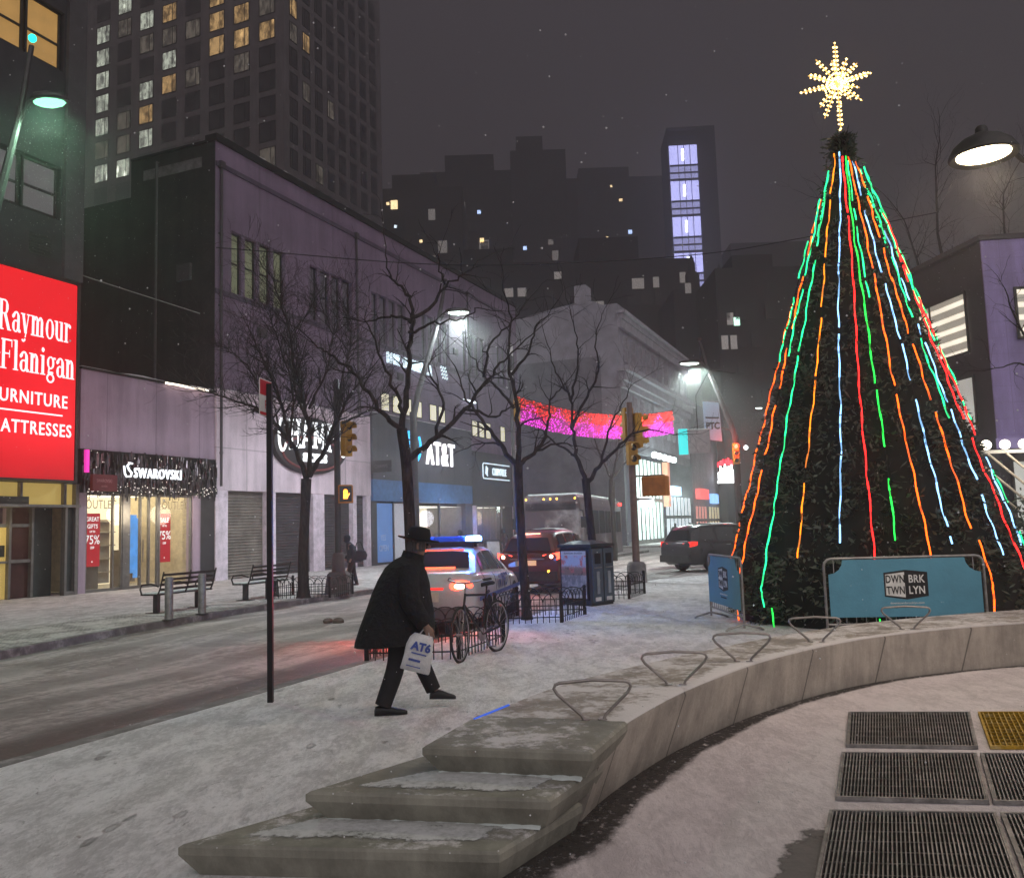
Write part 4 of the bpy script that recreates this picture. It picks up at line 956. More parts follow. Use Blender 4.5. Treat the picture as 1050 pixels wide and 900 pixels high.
def room(xa, xb, matw, name, ym=2.6, z1=3.1):
    m = MB(); m.quad((xa,ym,.05),(xb,ym,.05),(xb,ym,z1),(xa,ym,z1)); m.build(name, matw, cb)  # back wall glows by itself, standing in for the room lighting
    m = MB(); m.quad((xa,.15,z1),(xb,.15,z1),(xb,ym,z1),(xa,ym,z1)); m.build('lit_ceiling', emit(name+'_ceiling', (1,.93,.82), 1.3), cb)
    m = MB(); m.quad((xa,.15,.03),(xb,.15,.03),(xb,ym,.03),(xa,ym,.03)); m.build('floor', M['alu'], cb); m = MB(); m.quad((xa,.15,.03),(xa,ym,.03),(xa,ym,z1),(xa,.15,z1)); m.build('room_side', M['alu'], cb); m = MB(); m.quad((xb,.15,.03),(xb,ym,.03),(xb,ym,z1),(xb,.15,z1)); m.build('room_side', M['alu'], cb)
    m = MB(); q = random.Random(int(xa*10))
    for k in range(int((xb-xa)*2.2)):
        u = q.uniform(xa+.1,xb-.4); h = q.uniform(.7,1.9); m.box(u,u+q.uniform(.12,.5),ym-.9*q.random()-.2,ym-.05,.04,h)
    m.build('shop_display', [pbr(name+'_stock', (.30,.22,.26), .5, var=.6, scale=2)], cb)
    m = MB(); m.quad((xa,.05,.12),(xb,.05,.12),(xb,.05,z1+.05),(xa,.05,z1+.05)); m.build('pane', M['glass'], cb)
room(X(4.75),X(10.85), emit('phone_room', (.95,.82,.62), .85, (.5,.45,.4), .7, 1.1), 'phone_room')
m = MB(); m.box(X(12.0),X(18.7),-.12,.4,3.2,6.7); m.build('fascia', pbr('charcoal_panel', (.06,.058,.066), .6), cb)
m = MB(); m.box(X(11.95),X(18.7),.0,.5,6.7,7.62); m.build('frieze', M['mauve_wall'], cb)
for k, a in enumerate((12.3,13.35,14.4,16.8)): win(cb, X(a), X(a)+.85, 7.66, 8.75, -.004, emit('office_lit', (.95,.88,.62), .65, var=.4) if k == 0 else bpy.data.materials['office_lit'], (), (), .05, dp=.05)
for k, a in enumerate((1.2,2.4,3.6,4.8,6.6,7.7)): win(cb, X(a), X(a)+.9, 8.1, 9.1, -.004, bpy.data.materials['office_lit'], (), (), .05, dp=.05)
m = MB(); xa, xb, za, zb = X(13.45), X(17.8), 4.98, 5.98
m.tube([(xa+.15,-.2,za),(xb,-.2,za),(xb,-.2,za)], .035, 6); m.tube([(xb,-.2,zb),(xa+.1,-.2,zb),(xa,-.2,zb-.1),(xa,-.2,za+.1),(xa+.12,-.2,za)], .035, 6)
m.tube([(xa+.5,-.2,zb-.18),(xa+.62,-.2,zb-.35),(xa+.52,-.2,za+.35),(xa+.72,-.2,za+.18)], [.03,.1,.09,.03], 6)
text(m, 'CHIPOTLE', .70, xa+2.65, 5.24, -.2, bold=0, ext=.03, xs=.62, spacing=1.2); m.build('lettering', M['cool_letter'], cb)
m = MB()
m.box(X(12.0),X(12.6),-.06,.5,0,3.196); m.build('pier', M['lilac_lit_pier'], cb)
m = MB(); m.box(X(18.7),X(20.3),-.06,.5,0,7.6); m.build('pier', M['lilac_lit_pier'], cb)
room(X(12.7),X(16.7), emit('grill_room', (1.,.80,.50), .75, (.5,.4,.3), .5, 1.3), 'grill_room')
m = MB(); m.box(X(16.75),X(18.65),.02,.2,.05,3.19); m.build('dark_poster', M['dark_metal'], cb)
m = MB()
for k in range(5): m.box(X(12.75)+k*.98,X(12.81)+k*.98,-.02,.04,.1,3.19)
m.build('front_frame', M['alu'], cb)
m = MB(); tm = MB(); text(tm, 'BANK OF AMERICA', .86, X(4.2), 10.75, -.16, bold=0, ext=.05, xs=.56, spacing=1.25); m.add(tm.v, tm.f)
for k in range(4):
    xx = X(7.75)+k*.02; 
    for q_ in range(3): 
        u0 = xx+q_*.27+ (0.06*k); m.quad((u0,-.2,11.36-.2*k),(u0+.22,-.2,11.42-.2*k),(u0+.24,-.2,11.55-.2*k),(u0+.02,-.2,11.49-.2*k))
m.build('bank_lettering', M['cool_letter'], cb)
m = MB(); m.box(X(10.9),X(12.6),-.25,-.12,9.80,9.9); m.build('strip_light', emit('strip_light_cool', (.8,.95,1.), 3.), cb)
m = MB(); m.box(xm-.1,xm-.02,-1.35,-.17,4.72,5.32); pj = m.build('projecting_sign', M['dark_metal'], cb)
m = MB(); tm = MB(); text(tm, 'CHAMPS', .24, 0, 0, 0, ext=.002, xs=.85); m.add([(xm-.106, -.76-p[0], 4.95+p[2]) for p in tm.v], tm.f); m.build('lettering', M['alu'], pj)
lightobj('grill_shop_light', 'POINT', FP(14.5,-.8,2.4), 45, (1,.82,.55), .5); lightobj('phone_shop_light', 'POINT', FP(7.8,-.9,2.4), 70, (.9,.9,1.), .5)

# weathering and small fittings on the long facade
M['ledge_snow'] = pbr('ledge_snow', (.62,.61,.62), .85, var=.15, scale=6, bump=.3)
def ledge_snow(parent, x0, x1, y0, y1, z, seed):
    q = random.Random(seed); m = MB(); n = max(6, int((x1-x0)*2)); r = []
    for i in range(n+1):
        x = x0+(x1-x0)*i/n; h = .02+.05*q.random(); d = (y1-y0)*q.uniform(.0,.25); r.append([(x,y0+d,z+.001),(x,y0+d+.03,z+h),(x,y1-.02,z+h*1.1),(x,y1,z+.001)])
    m.loft(r); return m.build('ledge_snow', M['ledge_snow'], parent)
ledge_snow(cb, 0, x1, -.10, .5, 18.2, 1); ledge_snow(cb, .1, xm, -.08, .0, 7.6, 3); ledge_snow(cb, xm+.1, X(11.9), -.16, .0, 7.9, 4); ledge_snow(js, .1, 6.2, -.06, .6, 7.5, 5)
M['pipe'] = pbr('downpipe', (.07,.06,.068), .6)
for xx, z0_, z1_ in ((X(-11.0),3.7,16.8),(X(-1.0),7.7,16.8),(X(12.0),8.9,16.8)):
    m = MB(); m.tube([(xx,-.10,z1_),(xx,-.10,z0_)], .06, 8); m.box(xx-.13,xx+.13,-.2,-.01,z1_,z1_+.28)
    for z in range(5, 17, 3): 
        if z > z0_: m.box(xx-.09,xx+.09,-.13,-.004,z,z+.06)
    m.build('drain_pipe', M['pipe'], cb)
for xx, z in ((X(-8.7),10.2),(X(-3.4),9.7),(X(3.0),10.0),(X(9.9),12.6)):
    m = MB(); m.box(xx,xx+.6,-.09,-.004,z,z+.4)
    for k in range(4): m.box(xx+.04,xx+.56,-.11,-.092,z+.05+k*.085,z+.09+k*.085)
    m.build('wall_vent', M['pipe'], cb)
m = MB(); m.tube(catmull([(X(-11),-.06,10.9),(X(-7),-.06,10.6),(X(-2),-.06,10.85),(X(4),-.06,11.6),(X(12),-.06,11.3)], 6), .02, 5); m.build('wall_cable', M['pipe'], cb)
for k in range(5): m = MB(); xx = X(-9.9)+k*2.1; m.tube([(xx,-.09,7.45),(xx,-.45,7.6),(xx,-.5,7.5)], .02, 5); m.build('sign_bracket', M['pipe'], cb)
m = MB(); m.box(-.16,-.022,1.2,1.9,12.2,12.9); m.build('wall_box', M['pipe'], cb); m = MB(); m.tube([(-.08,3.1,7.6),(-.08,3.1,17.6)], .06, 6); m.build('drain_pipe', M['pipe'], cb)
# ------------------------------------------------------------------ apartment tower
hr = empty('apartment_tower', (-24.6,95,0), FRZ, 'tall grey apartment tower with a grid of dark and lit windows', 'apartment tower')
M['tower_wall'] = panel_mat('tower_wall', (.165,.143,.150), 3.67, .8, .12)
LW, RW, HH = 40, 21, 76
m = MB(); m.box(0,RW,0,LW,0,HH); m.build('wall', M['tower_wall'], hr)
M['tw_dark'] = pbr('tower_glass', (.05,.046,.05), .3, 0, .3, .6, 0)
M['tw_warm'] = emit('tower_warm', (1.,.62,.26), .62, (.3,.2,.1), 0, 1.3, 1.2); M['tw_cool'] = emit('tower_cool', (.85,.92,.74), .8, (.3,.3,.3), 0, 1.3, 4.); M['tw_dim'] = emit('tower_dim', (.8,.68,.55), .17, (.1,.09,.08), 0, 1.3, 1.0)
def wmesh(nm, w_, h, side, matp):
    """a window of frame and pane lying on the left (-x) or street (-y) face, as one small mesh with the pane as sub-part"""
    f = MB(); t_ = .09
    q = [(0,w_,0,t_),(0,w_,h-t_,h),(0,t_,t_,h-t_),(w_-t_,w_,t_,h-t_),(w_*.28,w_*.28+.06,t_,h-t_)]
    for a,b,c,d in q:
        if side == 'L': f.box(-.06,-.001,a,b,c,d)
        else: f.box(a,b,-.06,-.001,c,d)
    fo = f.build('window', M['dark_metal'], hr)
    p = MB()
    if side == 'L': p.quad((-.02,t_,t_),(-.02,w_-t_,t_),(-.02,w_-t_,h-t_),(-.02,t_,h-t_))
    else: p.quad((t_,-.02,t_),(w_-t_,-.02,t_),(w_-t_,-.02,h-t_),(t_,-.02,h-t_))
    po = p.build('pane', matp, fo); return fo
protoL = {k: wmesh('w', 2.3, 2.35, 'L', M['tw_'+k]) for k in ('dark','warm','cool','dim')}
protoR = {k: wmesh('w', 1.45, 2.3, 'R', M['tw_'+k]) for k in ('dark','warm','cool','dim')}
used = set(); cnt = 0; rr = random.Random(5)
def put(protos, k, loc):
    global cnt
    p = protos[k]
    if id(p) not in used: used.add(id(p)); p.location = loc; c = p
    else:
        c = clone(p, hr, loc)
        for g_ in p.children: clone(g_, c, (0,0,0))
    cnt += 1
FL = 3.05
lit = {(7,19):'cool',(7,17):'cool',(7,18):'cool',(6,17):'dim',(6,16):'dim',(6,15):'cool',(5,18):'cool',(5,17):'warm',(5,16):'cool',(5,14):'cool',(4,19):'cool',(4,18):'warm',(4,14):'warm',(2,19):'warm',(1,19):'warm',(1,14):'dim',(2,14):'dim',(0,19):'warm',(0,13):'warm',(0,14):'dim',(1,13):'dim',(3,14):'dim',(7,15):'cool',(7,16):'dim',(7,20):'cool',(7,21):'cool',(6,21):'dim',(5,21):'cool',(5,20):'dim',(4,20):'dim',(4,21):'warm',(3,20):'dim',(2,20):'warm',(1,20):'warm',(0,20):'dim',(2,21):'warm',(6,22):'cool',(1,18):'dim',(3,18):'dim'}
cand = []
for c in range(9):
    for r in range(12, 24): cand.append(('L', c, r, (0, 1.2+c*3.67, r*FL+.5)))
for c in range(8):
    for r in range(9, 24): cand.append(('R', c, r, (1.0+c*2.45, 0, r*FL+.5+(.0 if c % 2 == 0 else .0))))
cand = [q for q in cand if not (q[0] == 'R' and q[2] < 15-q[1]*.62-1.2) and not (q[0] == 'L' and q[2] < 13 and q[1] > 2) and not (q[0]=='L' and q[1]==8)]
rest = MB()
litR = {(0,20):'warm',(3,17):'dim',(1,19):'warm',(1,13):'dim',(1,12):'dim',(5,12):'dim',(6,13):'dim'}
for q in sorted(cand, key=lambda q: (0 if (lit.get((q[1],q[2])) if q[0] == 'L' else litR.get((q[1],q[2]))) else 1, q[1], -q[2])):
    if cnt < 94:
        k = lit.get((q[1],q[2])) if q[0] == 'L' else litR.get((q[1],q[2]))
        put(protoL if q[0] == 'L' else protoR, k or ('dim' if rr.random() < .06 else 'dark'), q[3])
    else:
        x, y, z = q[3]
        if q[0] == 'L': rest.box(-.05,-.001,y,y+2.3,z,z+2.35)
        else: rest.box(x,x+1.45,-.05,-.001,z,z+2.3)
for d in (protoL, protoR):
    for p in d.values():
        if id(p) not in used:
            for g_ in list(p.children): bpy.data.objects.remove(g_)
            bpy.data.objects.remove(p)
if rest.v: tag(rest.build('window', M['tw_dark'], hr), kind='stuff')

# ------------------------------------------------------------------ pale corner building across the side street
wb = empty('pale_corner_building', (8.87,70,0), FRZ, 'pale old corner building with a chimney and stepped cornices across the side street', 'shop building')
M['pale_stucco'] = pbr('pale_stucco', (.42,.41,.47), .85, var=.25, scale=.6); M['grey_stucco'] = pbr('grey_stucco', (.22,.215,.25), .85, var=.25, scale=.8)
M['pale_trim'] = pbr('pale_trim', (.50,.48,.54), .8)
m = MB(); m.xprism([(0,8.4),(26,8.4),(26,20),(0,20)], .2, 3); m.v=[];m.f=[];m.m=[];m.smooth=[]
m.box(0,26,0,4.5,8.4,19.6); 
# side wall outline: flat, then stepped up towards the street
m.add([(-.01,0,8.4),(-.01,14,8.4),(-.01,14,18.6),(-.01,4.2,20.0),(-.01,2.2,20.1),(-.01,0,19.0),(26,0,8.4),(26,14,8.4),(26,14,18.6),(26,4.2,20.0),(26,2.2,20.1),(26,0,19.0)],
    [(0,1,2,3,4,5),(6,11,10,9,8,7),(2,1,7,8),(3,2,8,9),(4,3,9,10),(5,4,10,11)])
m.build('wall', M['pale_stucco'], wb)
m = MB(); m.box(-.03,1.4,2.6,3.6,19.2,21.5); m.build('chimney', M['pale_stucco'], wb)
m = MB(); m.box(-.16,26,-.5,.0,18.3,18.7); m.box(-.1,26,-.35,.0,17.6,18.28); m.box(-.3,26,-.75,.0,18.72,18.95); m.build('cornice', M['pale_trim'], wb)
m = MB(); m.box(-.8,26,-1.0,-.01,13.9,14.3); m.box(-.5,26,-.6,-.01,13.2,13.88); m.box(-.3,26,-.3,-.01,12.7,13.18); m.build('lower_cornice', M['pale_trim'], wb)
m = MB(); m.box(-.06,-.012,1.6,14,0,15.4); m.build('dark_side_rectangle', M['grey_stucco'], wb)  # darker rectangle laid over the lower side wall
m = MB(); m.box(0,26,0,.5,7.6,8.395); m.box(0,26,4.2,14,0,8.395); m.box(-.005,.5,0.004,4.2,0,8.39); m.build('base_wall', M['grey_stucco'], wb)
for k in range(10): win(wb, 1.2+k*2.4, 2.3+k*2.4, 9.6, 12.4, -.004, emit('old_window', (.6,.6,.65), .1, (.2,.2,.2)) if k == 0 else bpy.data.materials['old_window'], (1.75+k*2.4,), (11.1,), .1, M['pale_trim'], dp=.12)
for k in range(10): win(wb, 1.2+k*2.4, 2.3+k*2.4, 15, 17.2, -.004, M['tw_dark'], (1.75+k*2.4,), (16.1,), .1, M['pale_trim'], dp=.12)
def litfront(parent, xa, xb, za, zb, matw, n, name='shop_window'):
    p = MB(); p.quad((xa,.02,za),(xb,.02,za),(xb,.02,zb),(xa,.02,zb)); o = p.build(name, matw, parent)
    m = MB()
    for k in range(n+1): u = xa+(xb-xa)*k/n; m.box(u-.07,u+.07,-.06,.015,za,zb)
    m.box(xa,xb,-.05,.016,za,za+.35); m.box(xa,xb,-.052,.016,(za+zb)*.5,(za+zb)*.5+.3); m.build('mullion_grid', M['alu'], o); return o
litfront(wb, 2.0, 12.5, .0, 7.2, emit('teal_shop', (.72,.95,.88), .85, var=.45, scale=.7), 8)
litfront(wb, 13.5, 25, .0, 4.2, emit('cold_shop', (.75,.85,.95), .9, var=.5, scale=.7), 7)
m = MB()
for k in range(5): m.ball((8.2+k*1.9,-.5,7.7), .3, 8)
m.build('canopy_lamp', emit('canopy_lamp', (.85,1.,.97), 5.), wb)
m = MB(); m.box(12.6,13.4,-.6,-.1,3.2,7.3); m.build('projecting_sign', emit('orange_banner', (.9,.35,.22), .7), wb)
m = MB(); m.box(4.,7.2,-.5,-.07,3.1,3.9); m.build('shop_sign', emit('white_shop_sign', (.85,.95,1.), 2.4), wb)
m = MB(); m.box(15.,18.5,-.5,-.07,4.3,5.2); m.build('shop_sign', emit('pale_blue_sign', (.5,.7,1.), 1.8), wb)
lightobj('teal_shop_light', 'POINT', tuple(wb.location+FS*7+Vector((FS.y,-FS.x,0))*2.5+Vector((0,0,4))), 2000, (.8,1.,.93), 1.2)

nb = empty('next_shop_row', tuple(Vector((8.87,70,0))+FS*26.5), FRZ, 'dim row of shops with small coloured signs farther down the street', 'shop building')
m = MB(); m.box(0,60,.0,12,0,15); m.build('wall', M['grey_stucco'], nb)
for k, (a, b, c, s) in enumerate(((0.5,7,(.95,.35,.30),.7),(8,15,(1.,.8,.5),.6),(16,23,(.9,.9,.8),.5),(24,31,(1.,.75,.45),.6),(33,42,(.9,.95,1.),.45),(44,56,(1.,.8,.5),.5))):
    litfront(nb, a, b, .1, 3.4, emit('row_shop', c, s, var=.5, scale=.5), 4).location = (0,-.06,0)
for k, (a, b, z, c, s) in enumerate(((1,6,4.2,(.95,.10,.10),1.6),(9,12,3.8,(.25,.5,1.),1.8),(17,19,4.6,(.5,.9,1.),1.6),(26,30,4.2,(1.,.5,.2),1.2))):
    m = MB(); m.box(a,b,-.6,-.1,z,z+1.1); m.build('shop_sign', emit('row_sign', c, s), nb)

# ------------------------------------------------------------------ far blocks fading in the haze
M['far_wall'] = pbr('far_wall', (.05,.046,.047), .9, var=.2, scale=.15, bump=0); M['far_wall2'] = pbr('far_wall_dark', (.032,.03,.031), .9, var=.2, scale=.15, bump=0)
FW = {'w': emit('far_warm', (1.,.72,.38), 2.2), 'c': emit('far_cold', (.75,.9,1.), 2.2), 'g': emit('far_green', (.55,1.,.75), 2.4), 'b': emit('far_blue', (.45,.6,1.), 2.6), 'd': emit('far_dim', (.75,.7,.66), .10), 'k': pbr('far_glass', (.02,.02,.021), .4)}
def block(name, label, x0, x1, y, dep, h, wins, mat, roofs=(), rows=None):
    b = empty(name, ((x0+x1)/2, y, 0), 0, label, 'building'); hx = (x1-x0)/2
    m = MB(); m.box(-hx,hx,0,dep,0,h)
    m.build('wall', mat, b)
    for (a, c, d, e) in roofs: mm = MB(); mm.box(a-(x0+x1)/2,c-(x0+x1)/2,1+.3*d,dep-1,h,h+e); mm.build('roof_house', mat, b)
    base = {}
    def one(x, z, k, w_, hh):
        key = (k, w_, hh)
        if key not in base:
            f = MB(); f.box(-w_/2,w_/2,-.12,-.01,0,hh); base[key] = f.build('window', FW[k], b); base[key].location = (x-(x0+x1)/2, 0, z)
        else: clone(base[key], b, (x-(x0+x1)/2, 0, z))
    for wv in wins: one(*wv)
    if rows:
        nx, z0, dz, nz, w_, hh = rows; q = random.Random(int(x0*7+y))
        for i in range(nx):
            for j in range(nz):
                if q.random() < .5: one(x0+(x1-x0)*(i+.5)/nx, z0+j*dz, 'd' if q.random() < .16 else 'k', w_, hh)
    return b
block('office_block', 'hazy block at the far left of the skyline with two warm lit windows', -22,-7.5,150,20,62,[(-20.6,59,'w',.5,.5),(-19.5,58.2,'w',1.2,1.6),(-19.3,54.8,'c',.5,.5),(-14.9,52,'w',.5,.5),(-12.9,56,'d',1.2,2),(-13.2,46,'d',1.6,3.6)], M['far_wall'], [(-20,-12,1,3)], (6,30,4,7,1.6,2.2))
block('office_block', 'wide hazy slab behind the leaning street lamp, with blue and amber lights', -17,1.5,172,24,74,[(-5.2,65,'b',.7,.7),(-4.8,59,'w',.8,.9),(-4.4,56,'d',2,3.5),(-9,66,'d',2,1.5),(-14,66,'w',.4,.4),(-12.4,66,'w',.4,.4),(-10.8,66,'w',.4,.4)], M['far_wall'], [(-12,-2,1,4)], (8,36,4.2,8,1.5,2.2))
block('office_block', 'hazy mid-skyline block with small blue and green lights', 1.6,14,190,24,86,[(4.2,63,'b',.8,.8),(4.3,50,'g',.8,.8),(4.8,37,'g',1.2,1.2),(10,64,'d',1.2,1.2)], M['far_wall'], [(3,9,2,4)], (6,34,4.4,10,1.4,2.2))
block('office_block', 'broad hazy block left of the lit shaft with a row of bluish lights', 14.2,39.5,202,24,84,[(17.5,67,'b',.8,.8),(29.5,70,'b',.9,.9),(25.5,83-1.5,'w',.5,.5),(27.6,84-6,'w',.8,.6),(17.6,53,'g',1.1,1.1),(24,69,'w',.5,.5),(36,50,'d',1.4,3),(37.8,50,'d',1.4,3)], M['far_wall'], [(18,30,1,3)], (10,36,4.4,11,1.4,2.2))
block('brick_loft_block', 'low dark loft block in front of the far skyline, green lit window at its left', -9,9,118,18,38,[(-2.4,33,'g',.8,.8),(.2,33.2,'d',1.2,1.2),(2.0,33.2,'d',1.2,1.2),(7,37-1.5,'d',1,1)], M['far_wall2'], [(-6,1,1,2.5)], (9,20,4,4,1.4,2.0))
block('brick_loft_block', 'dark loft block below the lit shaft with faint pale windows', 9.2,28,128,18,41,[(13,33,'d',2.6,1.8),(19.5,36.5,'d',1.8,1.6),(22.2,36.6,'d',.9,1.6),(26.2,37.2,'d',.9,1.6)], M['far_wall2'], [(11,20,1,4)], (9,18,4,5,1.5,2.1))
tb = block('turreted_block', 'dark ornate block with small roof turrets before the lit shaft', 22.4,31.4,116,14,33,[(24.4,34-1.6,'d',.8,1.4),(26,32.3,'c',.5,.5)], M['far_wall2'], (), (4,16,4,4,1.2,2))
for x, h in ((-1.2,5.5),(2.6,4.0)): m = MB(); m.lathe([(1.0,33),(1.0,33+h*.5),(.5,33+h*.6),(.5,33+h*.8),(.12,33+h),(0,33+h*1.1)], 8); o = m.build('turret', M['far_wall2'], tb); o.location = (x,3,0)
ptb = block('plain_tower_block', 'dark tower block beside the holiday tree, with dim window pairs and a neon sign', 25.5,36.5,105,16,32.5,[(26.6+.4,25.4,'d',.8,1.5),(27.6+.2,25.3,'g',.7,1.0),(26.2,22.4,'d',.8,1.7),(27.3,22.4,'d',.8,1.7)], M['far_wall2'], [(28,33,1,2)], (6,9,3.4,6,1.2,1.7))
m = MB(); q_ = random.Random(8)
for k in range(9): h_ = 1.1+.9*sin(pi*(k+.5)/9)+q_.uniform(-.3,.3); m.box(-6.6+k*.26,-6.44+k*.26,-.5,-.35,6.4,6.4+h_)
m.box(-6.7,-4.2,-.45,-.32,6.2,6.42); m.build('neon_sign', emit('white_neon', (.95,.97,1.), 6.), ptb)
m = MB()
for k in range(8): m.box(-6.6+k*.3,-6.4+k*.3,-.52,-.38,8.1+.3*sin(pi*(k+.5)/8),8.45+.5*sin(pi*(k+.5)/8)+q_.uniform(0,.3))
m.build('neon_sign', emit('red_neon', (1.,.03,.05), 4.5), ptb)
block('plain_tower_block', 'broad hazy block mostly hidden behind the holiday tree', 37,80,170,20,52,[(50,40,'d',2,2)], M['far_wall'], [(45,60,1,5)], (10,14,4.4,8,1.8,2.2))
# slender tower with lit stair shaft
ls = empty('stair_shaft_tower', (36.3,170,0), radians(-3), 'slender dark tower with a tall shaft of violet-white lit floors', 'tower')
m = MB(); m.box(-3.2,6.4,.0,10,0,81); m.build('wall', M['far_wall'], ls)
sh = MB(); sh.box(-2.9,2.6,-.35,-.01,40,77); 
def shaft_mat():
    t = NT('shaft_glow'); g_ = t.n('ShaderNodeSeparateXYZ'); t.t.links.new(t.tc.outputs['Object'], g_.inputs[0])
    fr = t.math('FRACT', t.math('DIVIDE', t.math('SUBTRACT', g_.outputs[2], 40), 7.4)); 
    a = t.ramp(fr, .40, .48); e = t.math('ADD', .7, t.math('MULTIPLY', a, 1.1)); e = t.math('ADD', e, t.math('MULTIPLY', t.noise(.5, 4, .6), .4))
    t.bsdf((.3,.3,.4), .5, 0, emis=(.47,.48,.95), es=e); return t.mat
sho = sh.build('lit_shaft', shaft_mat(), ls)
m = MB()
for k in range(6):
    z = 40+7.4*k
    for dz, h in ((.0,.5),(1.5,.35),(3.0,.4)): m.box(-2.92,2.62,-.42,-.352,z+dz,z+dz+h)
for x in (-1.2,.0,1.2): m.box(x-.06,x+.06,-.41,-.353,40,77)
m.build('shaft_grid', pbr('shaft_grid', (.05,.05,.09), .6), sho)
for k in range(5):
    m = MB(); m.box(-.45,-.05,-.5,-.43,44.2+7.4*k,46.6+7.4*k); m.build('tube_lamp', emit('tube_lamp', (.95,.97,1.), 7.) if k == 0 else bpy.data.materials['tube_lamp'], sho)

# ------------------------------------------------------------------ building at the right, behind the tree
rb = empty('plaza_corner_building', (17.74,32,0), 0, 'violet-lit modern corner building with wide bright office windows on the right', 'building')
M['violet_lit_wall'] = panel_mat('violet_lit_wall', (.40,.32,.62), 1.2, .75, .25, .6); M['dark_violet'] = pbr('dark_violet_wall', (.05,.045,.058), .8, var=.2, scale=1.2)  # violet light put into one face's colour, the other face kept dark
fdir = Vector((-.142,1,0)).normalized(); 
m = MB(); m.prism([(0,0),(14,-1.2),(14,16),(-2.2,15.5)], 0, 11.75); m.build('wall', M['dark_violet'], rb)
m = MB()
th = atan2(-1.2,14); Mx = Matrix.Rotation(th, 4, 'Z')
m.box(-.02,14,-.10,-.005,4.4,11.8, M=Mx); m.build('violet_lit_cladding', M['violet_lit_wall'], rb)
m = MB(); m.prism([(-.12,-.14),(14,-1.36),(14,16),(-2.4,15.6)], 11.81, 12.0); m.build('parapet', M['dark_violet'], rb)
m = MB(); m.box(-.1,14,-.35,-.11,4.0,4.38, M=Mx); m.build('ledge', emit('violet_ledge_glow', (.5,.4,.85), .22, (.3,.25,.4)), rb)  # violet light on the ledge put in as its own glow
def office_mat():
    t = NT('office_ceiling_glow'); g_ = t.n('ShaderNodeSeparateXYZ'); t.t.links.new(t.tc.outputs['Object'], g_.inputs[0])
    fr = t.math('FRACT', t.math('MULTIPLY', g_.outputs[2], 2.1)); s = t.ramp(t.math('ABSOLUTE', t.math('SUBTRACT', fr, .5)), .26, .14)
    e = t.math('ADD', .25, t.math('MULTIPLY', s, .9)); e = t.math('MULTIPLY', e, t.math('ADD', .55, t.math('MULTIPLY', t.noise(.8,4,.6), .9)))
    t.bsdf((.4,.4,.35), .4, 0, emis=(1.,.90,.72), es=e); return t.mat
om = office_mat(); om2 = emit('office_dim_glow', (.8,.85,.75), .28, var=.6, scale=1.0)
Mw = Matrix.Rotation(atan2(.99,-.142), 4, 'Z')
def rwin(Mt, xa, xb, za, zb, y, mt, mull):
    m = MB(); t_ = .09
    for a,b,c,d in ((xa,xb,za,za+t_),(xa,xb,zb-t_,zb),(xa,xa+t_,za+t_,zb-t_),(xb-t_,xb,za+t_,zb-t_)) + tuple((u-.04,u+.04,za+t_,zb-t_) for u in mull): m.box(a,b,min(y,y*1.4),max(y,y*1.4)+.0,c,d, M=Mt)
    f = m.build('window', M['dark_metal'], rb); p = MB(); yy = y*1.15
    p.quad(*[Mt @ Vector(v) for v in ((xa,yy,za),(xb,yy,za),(xb,yy,zb),(xa,yy,zb))]); p.build('pane', mt, f)
rwin(Mw, .85, 3.9, 7.75, 10.15, .14, om, (3.1,)); rwin(Mw, .75, 3.3, 4.7, 6.9, .14, om2, (2.2,)); rwin(Mw, 5.0, 8.2, 7.75, 10.15, .14, om2, (6.2,))
rwin(Mx, .95, 4.4, 8.0, 9.95, -.16, om, (2.8,)); rwin(Mx, 1.4, 4.4, 4.75, 6.9, -.16, om2, (2.8,)); rwin(Mx, 6, 9.2, 8.0, 9.95, -.16, om, (7.6,))
rwin(Mx, .3, 2.3, .4, 3.6, -.16, om2, (1.2,)); rwin(Mx, 3.2, 6.3, .4, 3.6, -.16, om, (4.6,))
# ------------------------------------------------------------------ street furniture
M['lamp_green'] = emit('lamp_lens_green', (.34,1.,.58), 1.7); M['lamp_white'] = emit('lamp_lens_white', (.80,1.,.90), 9.)
M['pole_grey'] = pbr('pole_grey', (.075,.07,.07), .5, .4, .2, 6); M['pole_brown'] = pbr('pole_brown', (.20,.135,.11), .55, .2, .25, 5)
def street_lamp(loc, rz, h, label, lens, base='plain'):
    """slanted mast lamp: upright pole, leaning arm with a small sensor at the tip, lamp head hung on a bracket"""
    r = empty('street_lamp', loc, rz, label, 'street lamp', 'street lamps along the street')
    m = MB()
    m.lathe([(.26,0),(.26,.12),(.2,.5),(.17,1.0),(.11,1.05),(.10,h*.62)], 12); m.build('pole', M['pole_grey'], r)
    m = MB(); m.tube([(0,0,h*.60),(.12,0,h*.68),(.75,0,h*.98),(.92,0,h*1.11)], [.09,.085,.06,.045], 8); m.tube([(.66,0,h*.94),(.9,0,h*1.0),(1.15,0,h*1.0)], .035, 6); m.build('arm', M['pole_grey'], r)
    m = MB(); m.ball((.93,0,h*1.125), .07, 8); m.build('sensor', M['pole_grey'], r)
    m = MB(); m.loft([[(x, w_*cos(2*pi*k/12), h+.02+z*max(0,sin(2*pi*k/12))-.02*(sin(2*pi*k/12)<0)) for k in range(12)] for x, w_, z in ((.92,.06,.08),(1.02,.15,.14),(1.25,.20,.15),(1.48,.15,.11),(1.60,.03,.03))])
    m.build('lamp_head', M['pole_grey'], r)
    m = MB(); m.loft([[(x, w_*cos(2*pi*k/12), h-.02-.09*w_/.17*max(0,-sin(2*pi*k/12))) for k in range(12)] for x, w_ in ((1.0,.06),(1.1,.13),(1.27,.17),(1.44,.13),(1.54,.05))]); m.build('lens', lens, r)
    return r
